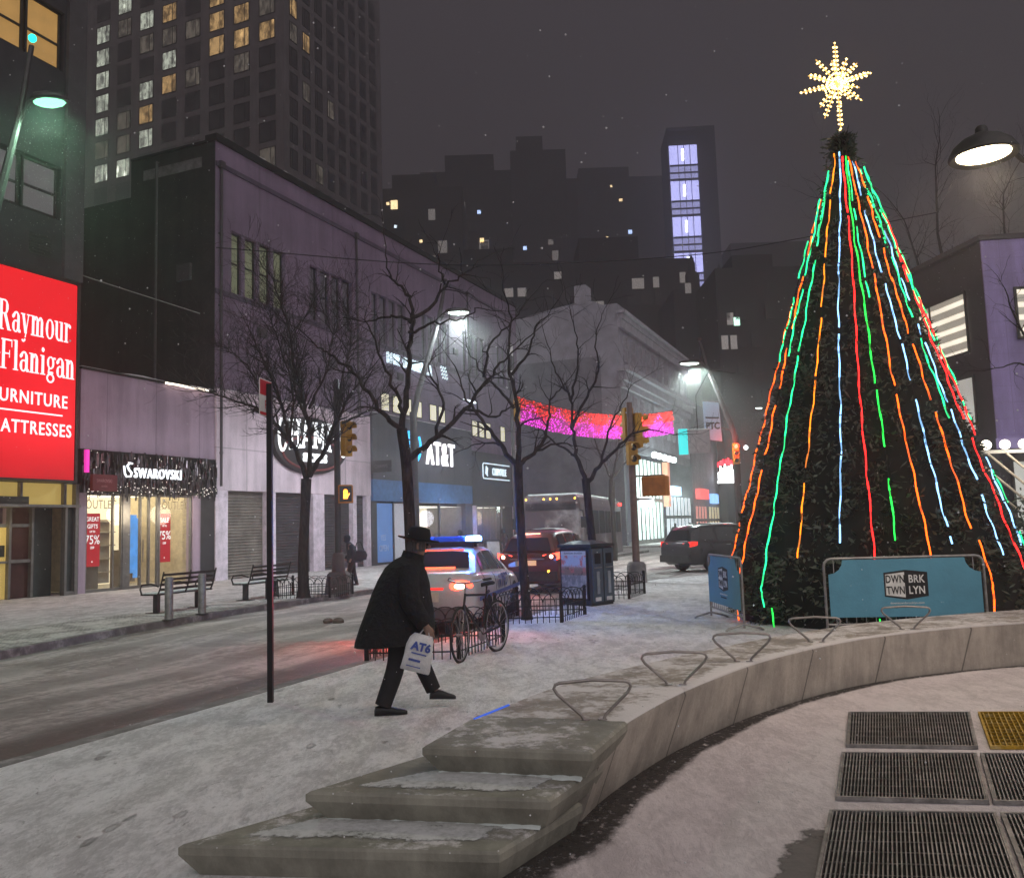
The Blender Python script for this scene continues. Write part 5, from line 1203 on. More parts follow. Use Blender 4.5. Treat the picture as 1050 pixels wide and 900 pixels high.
l1 = street_lamp((-9.35,15.0,0), 0, 9.55, 'leaning street lamp with green-white glow at the upper left before the furniture store', M['lamp_green'])
m = MB(); m.ball((.93,0,9.55*1.125), .075, 8); m.build('signal_light', emit('teal_signal', (.02,.9,.6), 2.5), l1)
l2 = street_lamp((-3.6,32.0,0), radians(2), 9.75, 'leaning street lamp glowing in front of the bank letters', M['lamp_white'])
l3 = street_lamp((10.98,43,0), radians(180), 9.55, 'leaning street lamp with a blue pennant, left of the holiday tree', M['lamp_white'])
l4 = street_lamp((22.6,75,0), radians(180), 11.3, 'distant street lamp close to the edge of the holiday tree', M['lamp_white'])
lightobj('street_lamp_bulb', 'SPOT', (-8.1,15,9.38), 700, (.50,1.,.66), .2, 150, (-8.1,15,0))
lightobj('street_lamp_bulb', 'SPOT', (-1.85,32,9.55), 3600, (.82,.96,1.), .2, 165, (-1.85,32,0))
lightobj('street_lamp_bulb', 'SPOT', (9.05,43,9.35), 5200, (.82,1.,.95), .2, 165, (9.05,43,0))
l2.scale = (1.38,1,1); l3.scale = (1.62,1,1)
# pennant on the third lamp
pn = empty('street_pennant', (9.95,42.95,5.6), 0, 'pale blue pennant with dark letters hung from the third lamp pole', 'pennant')
m = MB(); a = radians(8)
m.add([(-.46,-.03,.12),(.36,-.03,.0),(.30,-.03,1.92),(-.50,-.03,2.0),(-.46,.0,.12),(.36,.0,.0),(.30,.0,1.92),(-.50,.0,2.0)], [(0,1,2,3),(7,6,5,4),(0,4,5,1),(1,5,6,2),(2,6,7,3),(3,7,4,0)]); m.build('cloth', emit('pennant_blue', (.30,.45,.62), .10, (.30,.45,.60)), pn)
m = MB(); text(m, 'PTC', .46, -.06, .62, -.045, bold=.02, ext=.002, xs=.8); m.quad((-.40,-.046,1.15),(.26,-.046,1.12),(.26,-.046,1.2),(-.40,-.046,1.23)); m.build('lettering', M['ink'], pn)
m = MB(); m.tube([(-.5,-.015,2.0),(.40,-.015,1.95)], .02, 6); m.tube([(-.48,-.015,.1),(.40,-.015,-.02)], .02, 6); m.build('bracket', M['pole_grey'], pn)

# dark parking sign post on the near pavement
sp_ = empty('parking_sign_post', (-2.56,9.22,0), 0, 'black square sign post with a small red and white sign by the near kerb', 'sign post')
m = MB(); m.box(-.027,.027,-.027,.027,0,3.30); m.build('post', M['black_iron'], sp_)
m = MB(); m.box(-.155,.155,-.004,.004,2.95,3.34); o = m.build('sign_plate', M['white_paint'], sp_); o.location = (-.035,-.03,0); o.rotation_euler = (0,0,radians(83))
m = MB(); 
for s in (-1,1): m.box(-.15,.15,s*.0055-.001,s*.0055+.001,3.17,3.33); m.box(-.15,.15,s*.0055-.001,s*.0055+.001,2.96,2.99)
tm = MB(); text(tm, 'P', .13, 0, 3.03, -.0065, ext=.0005); m.add(tm.v, tm.f); m.build('sign_print', pbr('sign_red', (.55,.03,.05), .5), o)

# ---- signals
M['sig_yellow'] = pbr('signal_yellow', (.50,.26,.02), .5, var=.15); M['sig_orange'] = pbr('signal_orange', (.55,.20,.035), .5, var=.15)
M['red_lens'] = emit('red_lens', (1.,.05,.03), 16.); M['amber_hand'] = emit('amber_hand', (1.,.35,.04), 5.); M['green_lens'] = emit('green_lens', (.02,.9,.75), 2.5)
def signal_head(parent, x, y, z, rz, lit=None, mat=None, n=3, name='signal_head'):
    m = MB(); m.bbox(-.15,.15,-.12,.10,0,.34*n,.02); 
    h = m.build(name, mat or M['sig_yellow'], parent); h.location = (x,y,z); h.rotation_euler = (0,0,rz)
    for k in range(n):
        zz = .17+.34*k
        m = MB(); pts = [(.125*cos(a), -.125-0.0, zz+.125*sin(a)) for a in [radians(-20+20*j) for j in range(12)]]
        m.loft([[p for p in pts], [(p[0]*1.05, -.30, p[2]+.0) for p in pts]], closed=False); m.build('visor', mat or M['sig_yellow'], h)
        m = MB(); m.lathe([(.10,0),(.08,.03),(0,.045)], 14, 0, Matrix.Translation((0,-.122,zz)) @ Matrix.Rotation(pi/2,4,'X')); m.build('lens', (lit[1] if lit and lit[0] == k else M['dark_glass']), h)
    return h
def ped_head(parent, x, y, z, rz, hand=True, w_=.62, h_=.5):
    m = MB(); m.bbox(-w_/2,w_/2,-.14,.14,0,h_,.03); h = m.build('pedestrian_signal', M['sig_orange'], parent); h.location = (x,y,z); h.rotation_euler = (0,0,rz)
    m = MB(); m.box(-w_/2+.04,w_/2-.04,-.155,-.142,.04,h_-.04); m.build('screen', M['dark_glass'], h)
    if hand:
        m = MB(); c = 0 
        m.box(c-.06,c+.06,-.165,-.158,.12,.26)
        for k in range(4): m.box(c-.06+k*.032,c-.038+k*.032,-.165,-.158,.265,.36+.03*(k in (1,2)))
        m.quad((c+.065,-.162,.17),(c+.12,-.162,.26),(c+.10,-.162,.28),(c+.065,-.162,.22)); m.build('hand_symbol', M['amber_hand'], h)
    return h
sgp = empty('traffic_signal_pole', (3.52,25.9,0), 0, 'brown signal pole on a concrete base, with yellow heads and an orange box', 'traffic signal')
m = MB(); m.lathe([(.30,0),(.28,.5),(.24,.56),(.22,.60)], 10); m.build('base', M['kerb'], sgp)
m = MB(); m.lathe([(.11,.6),(.10,3.5),(.085,5.3)], 12); m.build('pole', M['pole_brown'], sgp)
signal_head(sgp, -.03,.24,4.15, radians(200)); signal_head(sgp, .22,.03,3.95, radians(95), (2,M['red_lens'])); signal_head(sgp, -.02,-.24,3.42, radians(20), None, None, 2)
m = MB(); m.tube([(0,0,3.1),(.95,-.02,3.1)], .03, 6); m.tube([(0,0,2.42),(.55,-.02,2.42),(.55,-.02,2.52)], .03, 6); m.build('bracket', M['pole_brown'], sgp)
ped_head(sgp, .66,-.02,2.5, radians(150), False, .78, .58)
sg2 = empty('traffic_signal_pole', (-5.05,25.2,0), 0, 'slim grey signal pole by the bare tree on the far pavement, orange hand lit', 'traffic signal')
m = MB(); m.loft([[(s*.34*sx,s*.34*sy,z) for sx,sy in ((-1,-1),(1,-1),(1,1),(-1,1))] for s,z in ((1,0),(.8,.55),(.62,.62))], smooth=False); m.lathe([(.20,.6),(.17,1.1),(.12,1.15)], 12); m.build('base', pbr('base_brown', (.09,.07,.07), .7), sg2)
m = MB(); m.lathe([(.10,1.1),(.085,6.1),(.05,6.15)], 12); m.build('pole', M['pole_grey'], sg2)
signal_head(sg2, .26,0,3.9, radians(60)); ped_head(sg2, .24,-.05,2.55, radians(10), True, .42, .52)
sg3 = empty('traffic_signal_pole', (.05,40.0,0), 0, 'slim pole with one yellow head holding the left end of the red light curtain', 'traffic signal')
m = MB(); m.lathe([(.2,0),(.18,.5),(.11,.55),(.08,10.2)], 10); m.build('pole', M['pole_grey'], sg3)
signal_head(sg3, .22,0,6.55, radians(180)); m = MB(); m.bbox(-.1,.1,-.1,.1,8.4,8.9,.02); m.bbox(-.12,.12,-.12,.12,9.6,10.1,.02); m.build('camera_box', M['white_paint'], sg3)
sg4 = empty('traffic_signal_pole', (10.9,43.0,0), 0, 'signal glowing red on the third lamp corner beside the holiday tree', 'traffic signal')
m = MB(); m.lathe([(.22,0),(.2,.6),(.12,.65),(.09,6.2)], 10); m.tube([(0,0,6.1),(-.6,0,6.3)], .03, 6); m.build('pole', M['pole_grey'], sg4)
signal_head(sg4, .0,-.24,4.45, 0, (2,M['red_lens'])); m = MB(); m.ball((.55,-.1,5.25), .11, 8); m.build('white_lamp', emit('white_lamp', (.9,1.,1.), 5.), sg4)
lightobj('signal_glow', 'POINT', (10.9,42.2,5.3), 160, (1,.05,.03), .15)
sg5 = empty('street_name_box', (8.65,40.2,-.7), 0, 'white hanging sign box with a turquoise lit left edge below the light curtain', 'sign')
m = MB(); m.bbox(-.62,.45,-.1,.1,5.55,6.65,.03); b_ = m.build('sign_box', pbr('grey_sign_back', (.38,.33,.34), .6), sg5)
m = MB(); m.box(-.98,-.60,-.14,.12,5.5,6.66); m.build('lit_edge', emit('turquoise_edge', (.04,.75,.75), .9), b_)
m = MB(); m.tube([(-.1,0,6.64),(-.1,0,8.2),(.6,0,9.4),(2.4,2.4,9.6)], .03, 6); m.build('hanger', M['pole_grey'], sg5)

# ---- red and magenta light curtain hung across the street
lc = empty('light_curtain', (.2,40.0,0), atan2(6.5,8.45), 'red and magenta curtain of string lights hung across the street', 'string lights')
WL = 10.7
def sag(x): return 7.75-.95*4*(x/WL)*(1-x/WL)*.55-.10*x/WL
m = MB(); m.tube([(x, 0, sag(x)+.02) for x in [WL*k/24 for k in range(25)]], .02, 5); m.build('cable', M['black_iron'], lc)
mr = MB(); mm = MB(); rr = random.Random(21)
for i in range(1900):
    x = rr.uniform(.05,WL-.05); v = rr.random(); z = sag(x)-v*1.22
    ph = (x/1.72) % 1.0; tri = 1-abs(ph-.5)*2
    top = v < .86-.80*tri+rr.uniform(-.1,.1)
    (mr if top else mm).octa((x, rr.uniform(-.06,.06), z), rr.uniform(.016,.036))
mr.build('red_light_net', emit('red_bulb', (1.,.035,.02), 1.7), lc); mm.build('magenta_light_net', emit('magenta_bulb', (.90,.06,.78), 1.6), lc)
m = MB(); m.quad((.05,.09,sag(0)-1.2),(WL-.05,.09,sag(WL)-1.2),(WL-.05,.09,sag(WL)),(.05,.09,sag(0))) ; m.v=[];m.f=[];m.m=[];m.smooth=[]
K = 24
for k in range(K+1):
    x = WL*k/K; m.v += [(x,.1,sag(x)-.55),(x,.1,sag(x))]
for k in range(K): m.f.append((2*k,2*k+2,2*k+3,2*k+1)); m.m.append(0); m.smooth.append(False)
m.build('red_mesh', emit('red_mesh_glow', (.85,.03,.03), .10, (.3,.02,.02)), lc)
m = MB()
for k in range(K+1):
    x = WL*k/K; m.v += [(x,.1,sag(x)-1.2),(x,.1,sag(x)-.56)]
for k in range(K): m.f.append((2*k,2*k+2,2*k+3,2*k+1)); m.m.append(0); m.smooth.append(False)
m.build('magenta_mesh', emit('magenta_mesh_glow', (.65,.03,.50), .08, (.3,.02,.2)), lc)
lightobj('curtain_glow', 'POINT', (4.6,42.8,6.6), 120, (1,.10,.25), 1.5)
# overhead cable
oc = MB(); P = [Vector((-11.8,34.7,13.4)), Vector((-2.0,36,12.75)), Vector((7.6,37,13.15)), Vector((13.5,38,14.15)), Vector((20,39.5,15.6))]
oc.tube(catmull(P, 8), .022, 5); tag(oc.build('overhead_cable', M['black_iron']), 'thin dark cable sagging across the sky above the street', 'cable')
oc = MB(); oc.tube(catmull([Vector((-12.5,17,7.2)), Vector((-9.6,19.5,6.9)), Vector((-8.4,22,7.7)), Vector((-14.9,28.5,8.6))], 6), .015, 5)
oc.v = []; oc.f = []; oc.m = []; oc.smooth = []
oc.tube(catmull([Vector((-15.5,27.5,10.9)), Vector((-13.9,29.6,10.55)), Vector((-11.9,33.2,10.3))], 6), .02, 5); tag(oc.build('overhead_cable', M['alu']), 'short pale cable slung between the furniture store and its neighbour', 'cable')

# ---- iron hoop tree guards
def guard(loc, panels, label):
    r = empty('tree_guard', (*loc,0), 0, label, 'tree guard', 'low hooped iron guards around the tree pits')
    posts = []
    for (p, q) in panels:
        p = Vector((p[0]-loc[0],p[1]-loc[1],0)); q = Vector((q[0]-loc[0],q[1]-loc[1],0)); d = q-p; L_ = d.length; d.normalize()
        m = MB(); n = max(3, int(L_/.105)); st = L_/n; H_ = .47
        for z in (.10,.30): m.tube([p+Vector((0,0,z)), q+Vector((0,0,z))], .010, 5)
        for i in range(n+1):
            c = p+d*st*i; m.tube([c, c+Vector((0,0,.33 if i % 2 else .42))], .0085, 5)
        hw = 2*st
        for i in range(0, n-1, 2):
            c = p+d*st*(i+2 if i+4 <= n+1 else n-2 if n >= 4 else n/2); hw_ = min(hw, L_/2)
            m.tube([c+d*hw_*.98*cos(pi-pi*k/10)+Vector((0,0,.36+.17*sin(pi*k/10))) for k in range(11)], .0085, 5)
        m.build('hoop_panel', M['black_iron'], r)
        for e in (p, q):
            if all((e-o_).length > .05 for o_ in posts):
                posts.append(e); m = MB(); m.box(e.x-.03,e.x+.03,e.y-.03,e.y+.03,0,.50); m.ball((e.x,e.y,.53), .04, 8); m.build('corner_post', M['black_iron'], r)
    return r
guard((-1.3,12.3), [((-2.02,11.9),(-.79,11.82)),((-.79,11.82),(-.22,13.4)),((-1.55,13.7),(-.22,13.4)),((-2.02,11.9),(-1.55,13.7))], 'hooped tree guard the bicycle leans against, nearest the walking man')
guard((.6,16.6), [((-.40,15.85),(.78,15.85)),((.78,15.85),(1.30,17.15)),((.0,17.3),(1.30,17.15)),((-.40,15.85),(.0,17.3))], 'hooped tree guard in front of the litter station')
guard((2.5,20.9), [((1.55,20.6),(2.56,20.32)),((2.56,20.32),(3.12,21.75)),((2.05,22.1),(3.12,21.75)),((1.55,20.6),(2.05,22.1))], 'hooped tree guard between the litter station and the brown signal pole')
guard((-5.8,24.3), [((-6.7,23.8),(-5.0,23.75)),((-5.0,23.75),(-4.6,24.9)),((-6.3,25.0),(-4.6,24.9)),((-6.7,23.8),(-6.3,25.0))], 'hooped tree guard around the broad tree on the far pavement')

# ---- litter compactor station with a poster
lk = empty('litter_station', (1.58,18.75,0), radians(-45), 'dark two-door litter station with an advertising poster on its end', 'litter bin')
# local x runs along the poster end towards the near corner (origin), local y runs back along the doors
Wd, Dp = .90, .78
m = MB(); m.bbox(-Wd,0,0,Dp,.04,1.24,.03); m.box(-Wd+.03,-.03,.03,Dp-.03,0,.04)
m.loft([[(x, y, z) for (y, z) in [(-.02,1.24),(Dp+.02,1.24),(Dp+.02,1.30),(Dp*.75,1.30+h),(Dp*.25,1.30+h),(-.02,1.30)]] for x, h in ((-Wd-.02,.01),(-Wd*.8,.06),(-Wd*.5,.08),(-Wd*.2,.06),(.02,.01))], smooth=False)
m.build('body', pbr('bin_dark', (.030,.036,.042), .45, .2), lk)
def poster_mat():
    t = NT('town_poster'); g_ = t.n('ShaderNodeSeparateXYZ'); t.t.links.new(t.tc.outputs['Object'], g_.inputs[0]); z = g_.outputs[2]
    nz = t.noise(9, 6, .7, t.map((1,1,.6))); v = t.voro(14, t.map((1,1,.5)))
    col = t.mix(t.ramp(z, .72, .98), (.20,.13,.10), (.42,.30,.30))
    col = t.mix(t.ramp(t.math('ADD', z, t.math('MULTIPLY', t.math('SUBTRACT', nz,.5), .35)), .80, .86), col, (.34,.37,.45))
    col = t.mix(t.math('MULTIPLY', t.ramp(v, .35, .2), t.ramp(z, .83, .78)), col, (.06,.04,.035))
    col = t.mix(t.math('MULTIPLY', t.ramp(nz,.5,.6), t.ramp(z,.68,.72)), col, (.45,.12,.10))
    col = t.mix(t.ramp(z, .66, .64), col, t.mix(t.ramp(nz,.45,.6), (.14,.14,.15), (.30,.28,.27)))
    col = t.mix(t.ramp(z, .24, .23), col, (.42,.40,.38)); col = t.mix(t.ramp(z, 1.06, 1.07), col, (.42,.42,.43))
    t.bsdf(col, .35, 0, emis=col, es=.10, spec=.5); return t.mat
m = MB(); m.box(-Wd+.06,-.06,-.035,-.003,.12,1.20); pf = m.build('poster_frame', M['black_iron'], lk)
m = MB(); m.box(-Wd+.10,-.10,-.042,-.036,.16,1.16); m.build('poster', poster_mat(), pf)
tm = MB(); text(tm, 'downtown brooklyn', .075, -Wd/2, 1.095, -.0425, ext=.0005, xs=.85); tm.build('lettering', M['ink'], pf)
for k in range(2):
    y0 = .04+k*.37
    m = MB(); m.box(.001,.02,y0,y0+.33,.08,1.20); d_ = m.build('door', pbr('bin_door', (.075,.105,.135), .45, .2, .2), lk)
    m = MB(); m.box(.021,.028,y0+.07,y0+.26,.88,1.10); m.build('chute', M['pit'], d_)
    m = MB(); m.box(.021,.030,y0+.12,y0+.21,.25,.72); m.build('emblem_strip', pbr('bin_pale', (.30,.33,.36), .5), d_)
    m = MB(); m.tube([(.03,y0+.05,.8),(.05,y0+.16,.8),(.03,y0+.28,.8)], .012, 6); m.build('handle', M['galv'], d_)
for k in range(2): m = MB(); m.box(.021,.026,.1+.37*k,.28+.37*k,.10,.18); m.build('kick_label', M['white_paint'], lk)

# ---- steel benches and bollards on the far pavement
def far_bench(loc, rz, label):
    r = empty('steel_bench', loc, rz, label, 'bench', 'steel benches on the far pavement'); W_ = 1.9
    m = MB()
    for k in range(5): m.box(-W_/2,W_/2,-.24+k*.1,-.17+k*.1,.42,.45)
    m.build('seat', M['dark_metal'], r)
    m = MB()
    for k in range(4): m.box(-W_/2+.05,W_/2-.05,.26+.03*k,.275+.03*k,.52+k*.11,.575+k*.11)
    for x in (-.9,0,.9): m.tube([(x,.2,.42),(x,.27,.55),(x,.38,.95)], .018, 6)
    m.build('backrest', M['dark_metal'], r)
    for x in (-.7,.7): m = MB(); m.box(x-.05,x+.05,-.06,.06,0,.42); m.box(x-.14,x+.14,-.2,.2,.0,.02); m.build('leg', M['pole_grey'], r)
    for x in (-.93,0,.93): m = MB(); m.tube([(x,.26,.62),(x,.05,.68),(x,-.22,.66),(x,-.27,.56),(x,-.22,.44)], .02, 6); m.build('armrest', M['dark_metal'], r)
    m = MB(); m.box(-W_/2+.02,W_/2-.02,-.2,.2,.455,.475); m.build('snow_cover', M['drift'], r)
    return r
fb = far_bench((-8.05,21.1,0), radians(70+180), 'steel bench with snow in front of the jewellery shop')
dup(fb, (-7.0,24.3,0), radians(72+180), 'steel bench standing beside the broad bare tree')
def bollard(loc, label):
    r = empty('bollard', loc, 0, label, 'bollard', 'steel bollards at the far kerb'); m = MB(); m.lathe([(.085,0),(.085,.86),(.07,.9),(0,.905)], 16); m.build('post', M['galv'], r); m = MB(); m.lathe([(.14,0),(.14,.02),(.09,.03)], 16); m.build('base_ring', M['dark_metal'], r); return r
bo = bollard((-7.28,18.59,0), 'steel bollard in front of the jewellery bench, the left one'); dup(bo, (-7.0,19.75,0), 0, 'steel bollard at the right end of the jewellery bench')
# A-frame board
ab = empty('sandwich_board', (-1.1,42.6,0), radians(20), 'small dark framed sandwich board outside the lit grill shop', 'sandwich board')
for s in (-1,1):
    m = MB(); m.add([(-.38,s*.30,0),(.38,s*.30,0),(.38,s*.03,1.15),(-.38,s*.03,1.15),(-.38,s*.33,0),(.38,s*.33,0),(.38,s*.06,1.15),(-.38,s*.06,1.15)], [(0,1,2,3),(7,6,5,4),(0,4,5,1),(1,5,6,2),(2,6,7,3),(3,7,4,0)]); f = m.build('board', M['dark_metal'], ab)
    m = MB(); m.add([(-.31,s*.324,.1),(.31,s*.324,.1),(.31,s*.085,1.07),(-.31,s*.085,1.07)], [(0,1,2,3)]); m.build('panel', pbr('grey_poster', (.4,.38,.4), .6), f)
# ---- slatted awning with globe bulbs to the right of the tree
ga = empty('globe_bulb_awning', (10.45,21.2,0), 0, 'row of round glowing bulbs on slanting pale rods right of the holiday tree', 'awning')
m = MB(); m.box(-.4,3.6,-.05,.05,3.12,3.2); m.tube([(3.5,0,0),(3.5,0,3.15)], .05, 8); m.tube([(1.9,2.6,0),(1.9,2.6,1.7)], .05, 8); m.build('frame', M['galv'], ga)
rod = bulb = None
for k in range(7):
    x = .1+k*.455
    if rod is None:
        m = MB(); m.tube([(0,-.05,3.12),(1.9,.6,1.75)], .028, 6); rod = m.build('rod', pbr('pale_rod', (.5,.44,.36), .5), ga); rod.location = (x,0,0)
        m = MB(); m.ball((0,-.02,3.33), .12, 12); bulb = m.build('bulb', emit('globe_bulb', (1.,.90,.72), 5.5), ga); bulb.location = (x,0,0)
    else: clone(rod, ga, (x,0,0)); clone(bulb, ga, (x,0,0))
lightobj('globe_glow', 'POINT', (12.4,20.6,3.2), 90, (1,.9,.72), .5)
# low concrete steps right of the tree
cs = empty('concrete_steps', (12.6,18.6,0), radians(-12), 'low snowy concrete steps at the right edge behind the holiday tree', 'steps')
for k in range(3): m = MB(); m.bbox(-1.6,5,.5*k,3,.0+.3*k,.3+.3*k-.003,.02); m.build('step', M['kerb'], cs)
# evergreen hedge behind
hg = MB(); rr = random.Random(9)
for _ in range(3500):
    c = Vector((rr.gauss(0,1.6), rr.gauss(0,.7), abs(rr.gauss(.9,.6)))); sprig(hg, c, Vector((rr.gauss(0,1),rr.gauss(0,1),rr.gauss(.3,.8))), rr.uniform(.12,.28), .03)
hgr = empty('evergreen_shrub', (13.6,22.6,0), 0, 'dark bushy evergreen shrub under the slanting rods at the right', 'shrub'); hg.build('foliage', M['needles'], hgr); m = MB(); m.tube([(0,0,0),(.05,0,1.2)], [.06,.02], 6); m.build('stem', M['dark_metal'], hgr)
# ------------------------------------------------------------------ vehicles; local x is forward, origin on the road under the middle
M['tyre'] = pbr('tyre_rubber', (.018,.018,.018), .85, var=.2); M['rim'] = pbr('alloy_rim', (.32,.32,.33), .35, .8, .15, 6)
M['car_glass'] = pbr('car_glass', (.012,.013,.016), .08, 0, .1, 2, 0, spec=.7, coat=.4)
M['tail_red'] = emit('tail_lamp', (1.,.06,.03), 6.5, (.4,.02,.02)); M['tail_hot'] = emit('tail_lamp_core', (1.,.55,.38), 7.); M['tail_dim'] = emit('tail_lamp_dim', (1.,.03,.02), 1.6, (.3,.02,.02))
M['amber_lamp'] = emit('amber_lamp', (1.,.45,.05), 5.); M['plate'] = pbr('number_plate', (.55,.50,.40), .5)
def lerpk(K, x):
    if x <= K[0][0]: return K[0][1:]
    for a, b in zip(K, K[1:]):
        if x <= b[0]:
            f = (x-a[0])/(b[0]-a[0]); return tuple(p+(q-p)*f for p, q in zip(a[1:], b[1:]))
    return K[-1][1:]
def car(name, loc, rz, label, cat, paint, low, roof, cab, wb_, wr, hw, door_x, pillars, snowy=True):
    """low: x -> z0, z1, half width; cab: x -> roof z; roof (front/back x at the base)"""
    r = empty(name, loc, rz, label, cat)
    m = MB(); rings = []
    xs = sorted(set([k[0] for k in low] + [low[0][0]+(low[-1][0]-low[0][0])*i/26 for i in range(27)]))
    for x in xs:
        z0, z1, w_ = lerpk(low, x); h = z1-z0
        half = [(w_*.80,z0),(w_*.95,z0+.06*h),(w_*.99,z0+.28*h),(w_,z0+.52*h),(w_*.985,z0+.74*h),(w_*.955,z0+.88*h),(w_*.90,z0+.965*h),(w_*.80,z1)]
        rings.append([(x,-y,z) for y, z in half] + [(x,y,z) for y, z in half[::-1]])
    m.loft(rings); body = m.build('body', paint, r)
    (bx0, bx1) = roof; ck = cab
    def cabpt(x, f, side):
        """f 0 at the waist, 1 at the roof edge"""
        zr, = lerpk(ck, x); zb = lerpk(low, x)[1]-.03; wv = lerpk(low, x)[2]
        yb = wv*.90; yt = yb-.26*min(1, (zr-zb)/.42)
        f2 = f; return Vector((x, side*(yb+(yt-yb)*f2), zb+(zr-zb)*f2))
    m = MB(); rings = []; xs = [bx0+(bx1-bx0)*i/22 for i in range(23)]
    for x in xs:
        R_ = [cabpt(x,0,1), cabpt(x,.5,1), cabpt(x,.9,1)]; L_ = [cabpt(x,0,-1), cabpt(x,.5,-1), cabpt(x,.9,-1)]
        zr, = lerpk(ck, x); zb = lerpk(low, x)[1]-.03; top = zb+(zr-zb)
        yt = cabpt(x,1,1).y
        ring = L_ + [Vector((x,-yt*.86,top)), Vector((x,-yt*.4,top+.025*min(1,(zr-zb)/.3))), Vector((x,yt*.4,top+.025*min(1,(zr-zb)/.3))), Vector((x,yt*.86,top))] + R_[::-1]
        rings.append(ring)
    m.loft(rings, closed=True); cabo = m.build('cabin', paint, r)
    # side glass between the pillars
    for s in (-1,1):
        for (xa, xb, sa, sb) in pillars:
            m = MB(); P = []; n = 6
            lowr = [cabpt(xa+(xb-xa)*i/n, .12, s) for i in range(n+1)]; hi = [cabpt(xa+sa+(xb-sb-xa-sa)*i/n, .84, s) for i in range(n+1)]
            o = Vector((0, s*.012, .006)); vs = [p+o for p in lowr]+[p+o for p in hi]
            m.add(vs, [(i,i+1,n+2+i,n+1+i) for i in range(n)]); m.build('side_window', M['car_glass'], r)
    def screen(xa, xb, name, f0=.86, up=.012):
        m = MB(); n = 6; vs = []
        for i in range(n+1):
            x = xa+(xb-xa)*i/n; zr, = lerpk(ck, x); zb = lerpk(low, x)[1]-.03; yt = cabpt(x,1,1).y*f0
            vs += [(x,-yt,zr+up+.004),(x,-yt*.4,zr+up+.03*min(1,(zr-zb)/.3)),(x,yt*.4,zr+up+.03*min(1,(zr-zb)/.3)),(x,yt,zr+up+.004)]
        m.add(vs, [(4*i+k,4*i+k+1,4*i+k+5,4*i+k+4) for i in range(n) for k in range(3)], 0, True); return m.build(name, M['car_glass'], r)
    # door gaps and the lip of the boot follow the body section
    for s in (-1,1):
        for xg in [p[0]-.03 for p in pillars] + [pillars[-1][1]+.02]:
            z0, z1, w_ = lerpk(low, xg); h = z1-z0; m = MB()
            m.tube([(xg+.10*max(0,.5-f)*(1 if xg < 0 else -.4), s*(w_*k+.001), z0+f*h) for f, k in ((.12,.965),(.28,.99),(.52,1.),(.74,.985),(.88,.955),(.965,.90))], .006, 4, cap=False); m.build('door_gap', M['ink'], body)
    m = MB(); q_ = random.Random(3); rr_ = []
    for i in range(9):
        x = -.9+i*.15; zr, = lerpk(ck, x); zb = lerpk(low, x)[1]-.03; yt = cabpt(x,1,1).y*.78; hh = .012+.02*q_.random()
        rr_.append([(x,-yt,zr+.012),(x,-yt*.7,zr+.03+hh),(x,0,zr+.035+hh),(x,yt*.7,zr+.03+hh),(x,yt,zr+.012)])
    if name != 'police_car': m.loft(rr_, closed=False); m.build('roof_snow', M['drift'], r)
    for x in (-wb_/2, wb_/2):
        for s in (-1,1):
            w0 = lerpk(low, x)[2]
            m = MB(); T = Matrix.Translation((x,s*(w0-.10),wr)) @ Matrix.Rotation(pi/2,4,'X')
            m.lathe([(wr*.64,-.11),(wr*.9,-.115),(wr,-.07),(wr,.07),(wr*.9,.115),(wr*.64,.11)], 22, 0, T); wo = m.build('wheel', M['tyre'], r)
            m = MB(); T2 = Matrix.Translation((x,s*(w0-.10)+s*.07,wr)) @ Matrix.Rotation(pi/2,4,'X')
            m.lathe([(wr*.66,-.03*s),(wr*.64,.03*s*-1),(wr*.60,-.02*s),(wr*.18,-.035*s),(.0,-.045*s)], 18, 0, T2); m.build('rim', M['rim'], wo)
            m = MB(); q = []
            for k in range(15):
                a = pi*k/14; q.append((x+(wr*1.16)*cos(a), s*(w0+.002), wr+(wr*1.16)*sin(a)))
            q2 = [(x+(wr*.9)*cos(pi*k/14), s*(w0-.0), wr+(wr*.9)*sin(pi*k/14)) for k in range(15)]
            m.loft([q, q2], closed=False); m.build('wheel_arch', M['ink'], r)
    return r, body, cabpt, screen
dirS = radians(90-22)
# --- police sedan
white = pbr('police_white', (.48,.48,.49), .35, 0, .15, 2, .03, coat=.4, dirt=(.30,.28,.27))
low = [(-2.44,.42,.72,.70),(-2.40,.34,.92,.80),(-2.25,.26,1.06,.88),(-1.9,.22,1.09,.92),(-1.2,.2,1.06,.935),(0,.19,1.0,.935),(1.0,.19,.98,.93),(1.7,.2,.92,.92),(2.15,.22,.82,.88),(2.38,.28,.70,.80),(2.45,.36,.6,.70)]
cab = [(-1.95,1.06),(-1.55,1.22),(-1.05,1.41),(-.6,1.475),(0,1.48),(.4,1.455),(.85,1.25),(1.25,1.0)]
pc, body, cp, scr = car('police_car', (-1.20,17.75,-.13), radians(90-10), 'white police sedan with blue roof lights and lit red tail lamps at the kerb', 'police car', white, low, (-1.95,1.25), cab, 2.75, .335, .93, 0, [(-1.50,-.62,.34,.02),(-.55,.22,.02,.02),(.30,.92,.02,.30)])
scr(-1.78,-1.10,'rear_window'); scr(.48,1.16,'windscreen')
def onback(r, y0, y1, z0, z1, x, mat, name, dx=0., par=None):
    m = MB(); m.add([(x,y0,z0),(x,y1,z0),(x+dx,y1,z1),(x+dx,y0,z1),(x+.12,y0,z0),(x+.12,y1,z0),(x+.12,y1,z1),(x+.12,y0,z1)], [(0,3,2,1),(4,5,6,7),(0,1,5,4),(1,2,6,5),(2,3,7,6),(3,0,4,7)]); return m.build(name, mat, par or r)
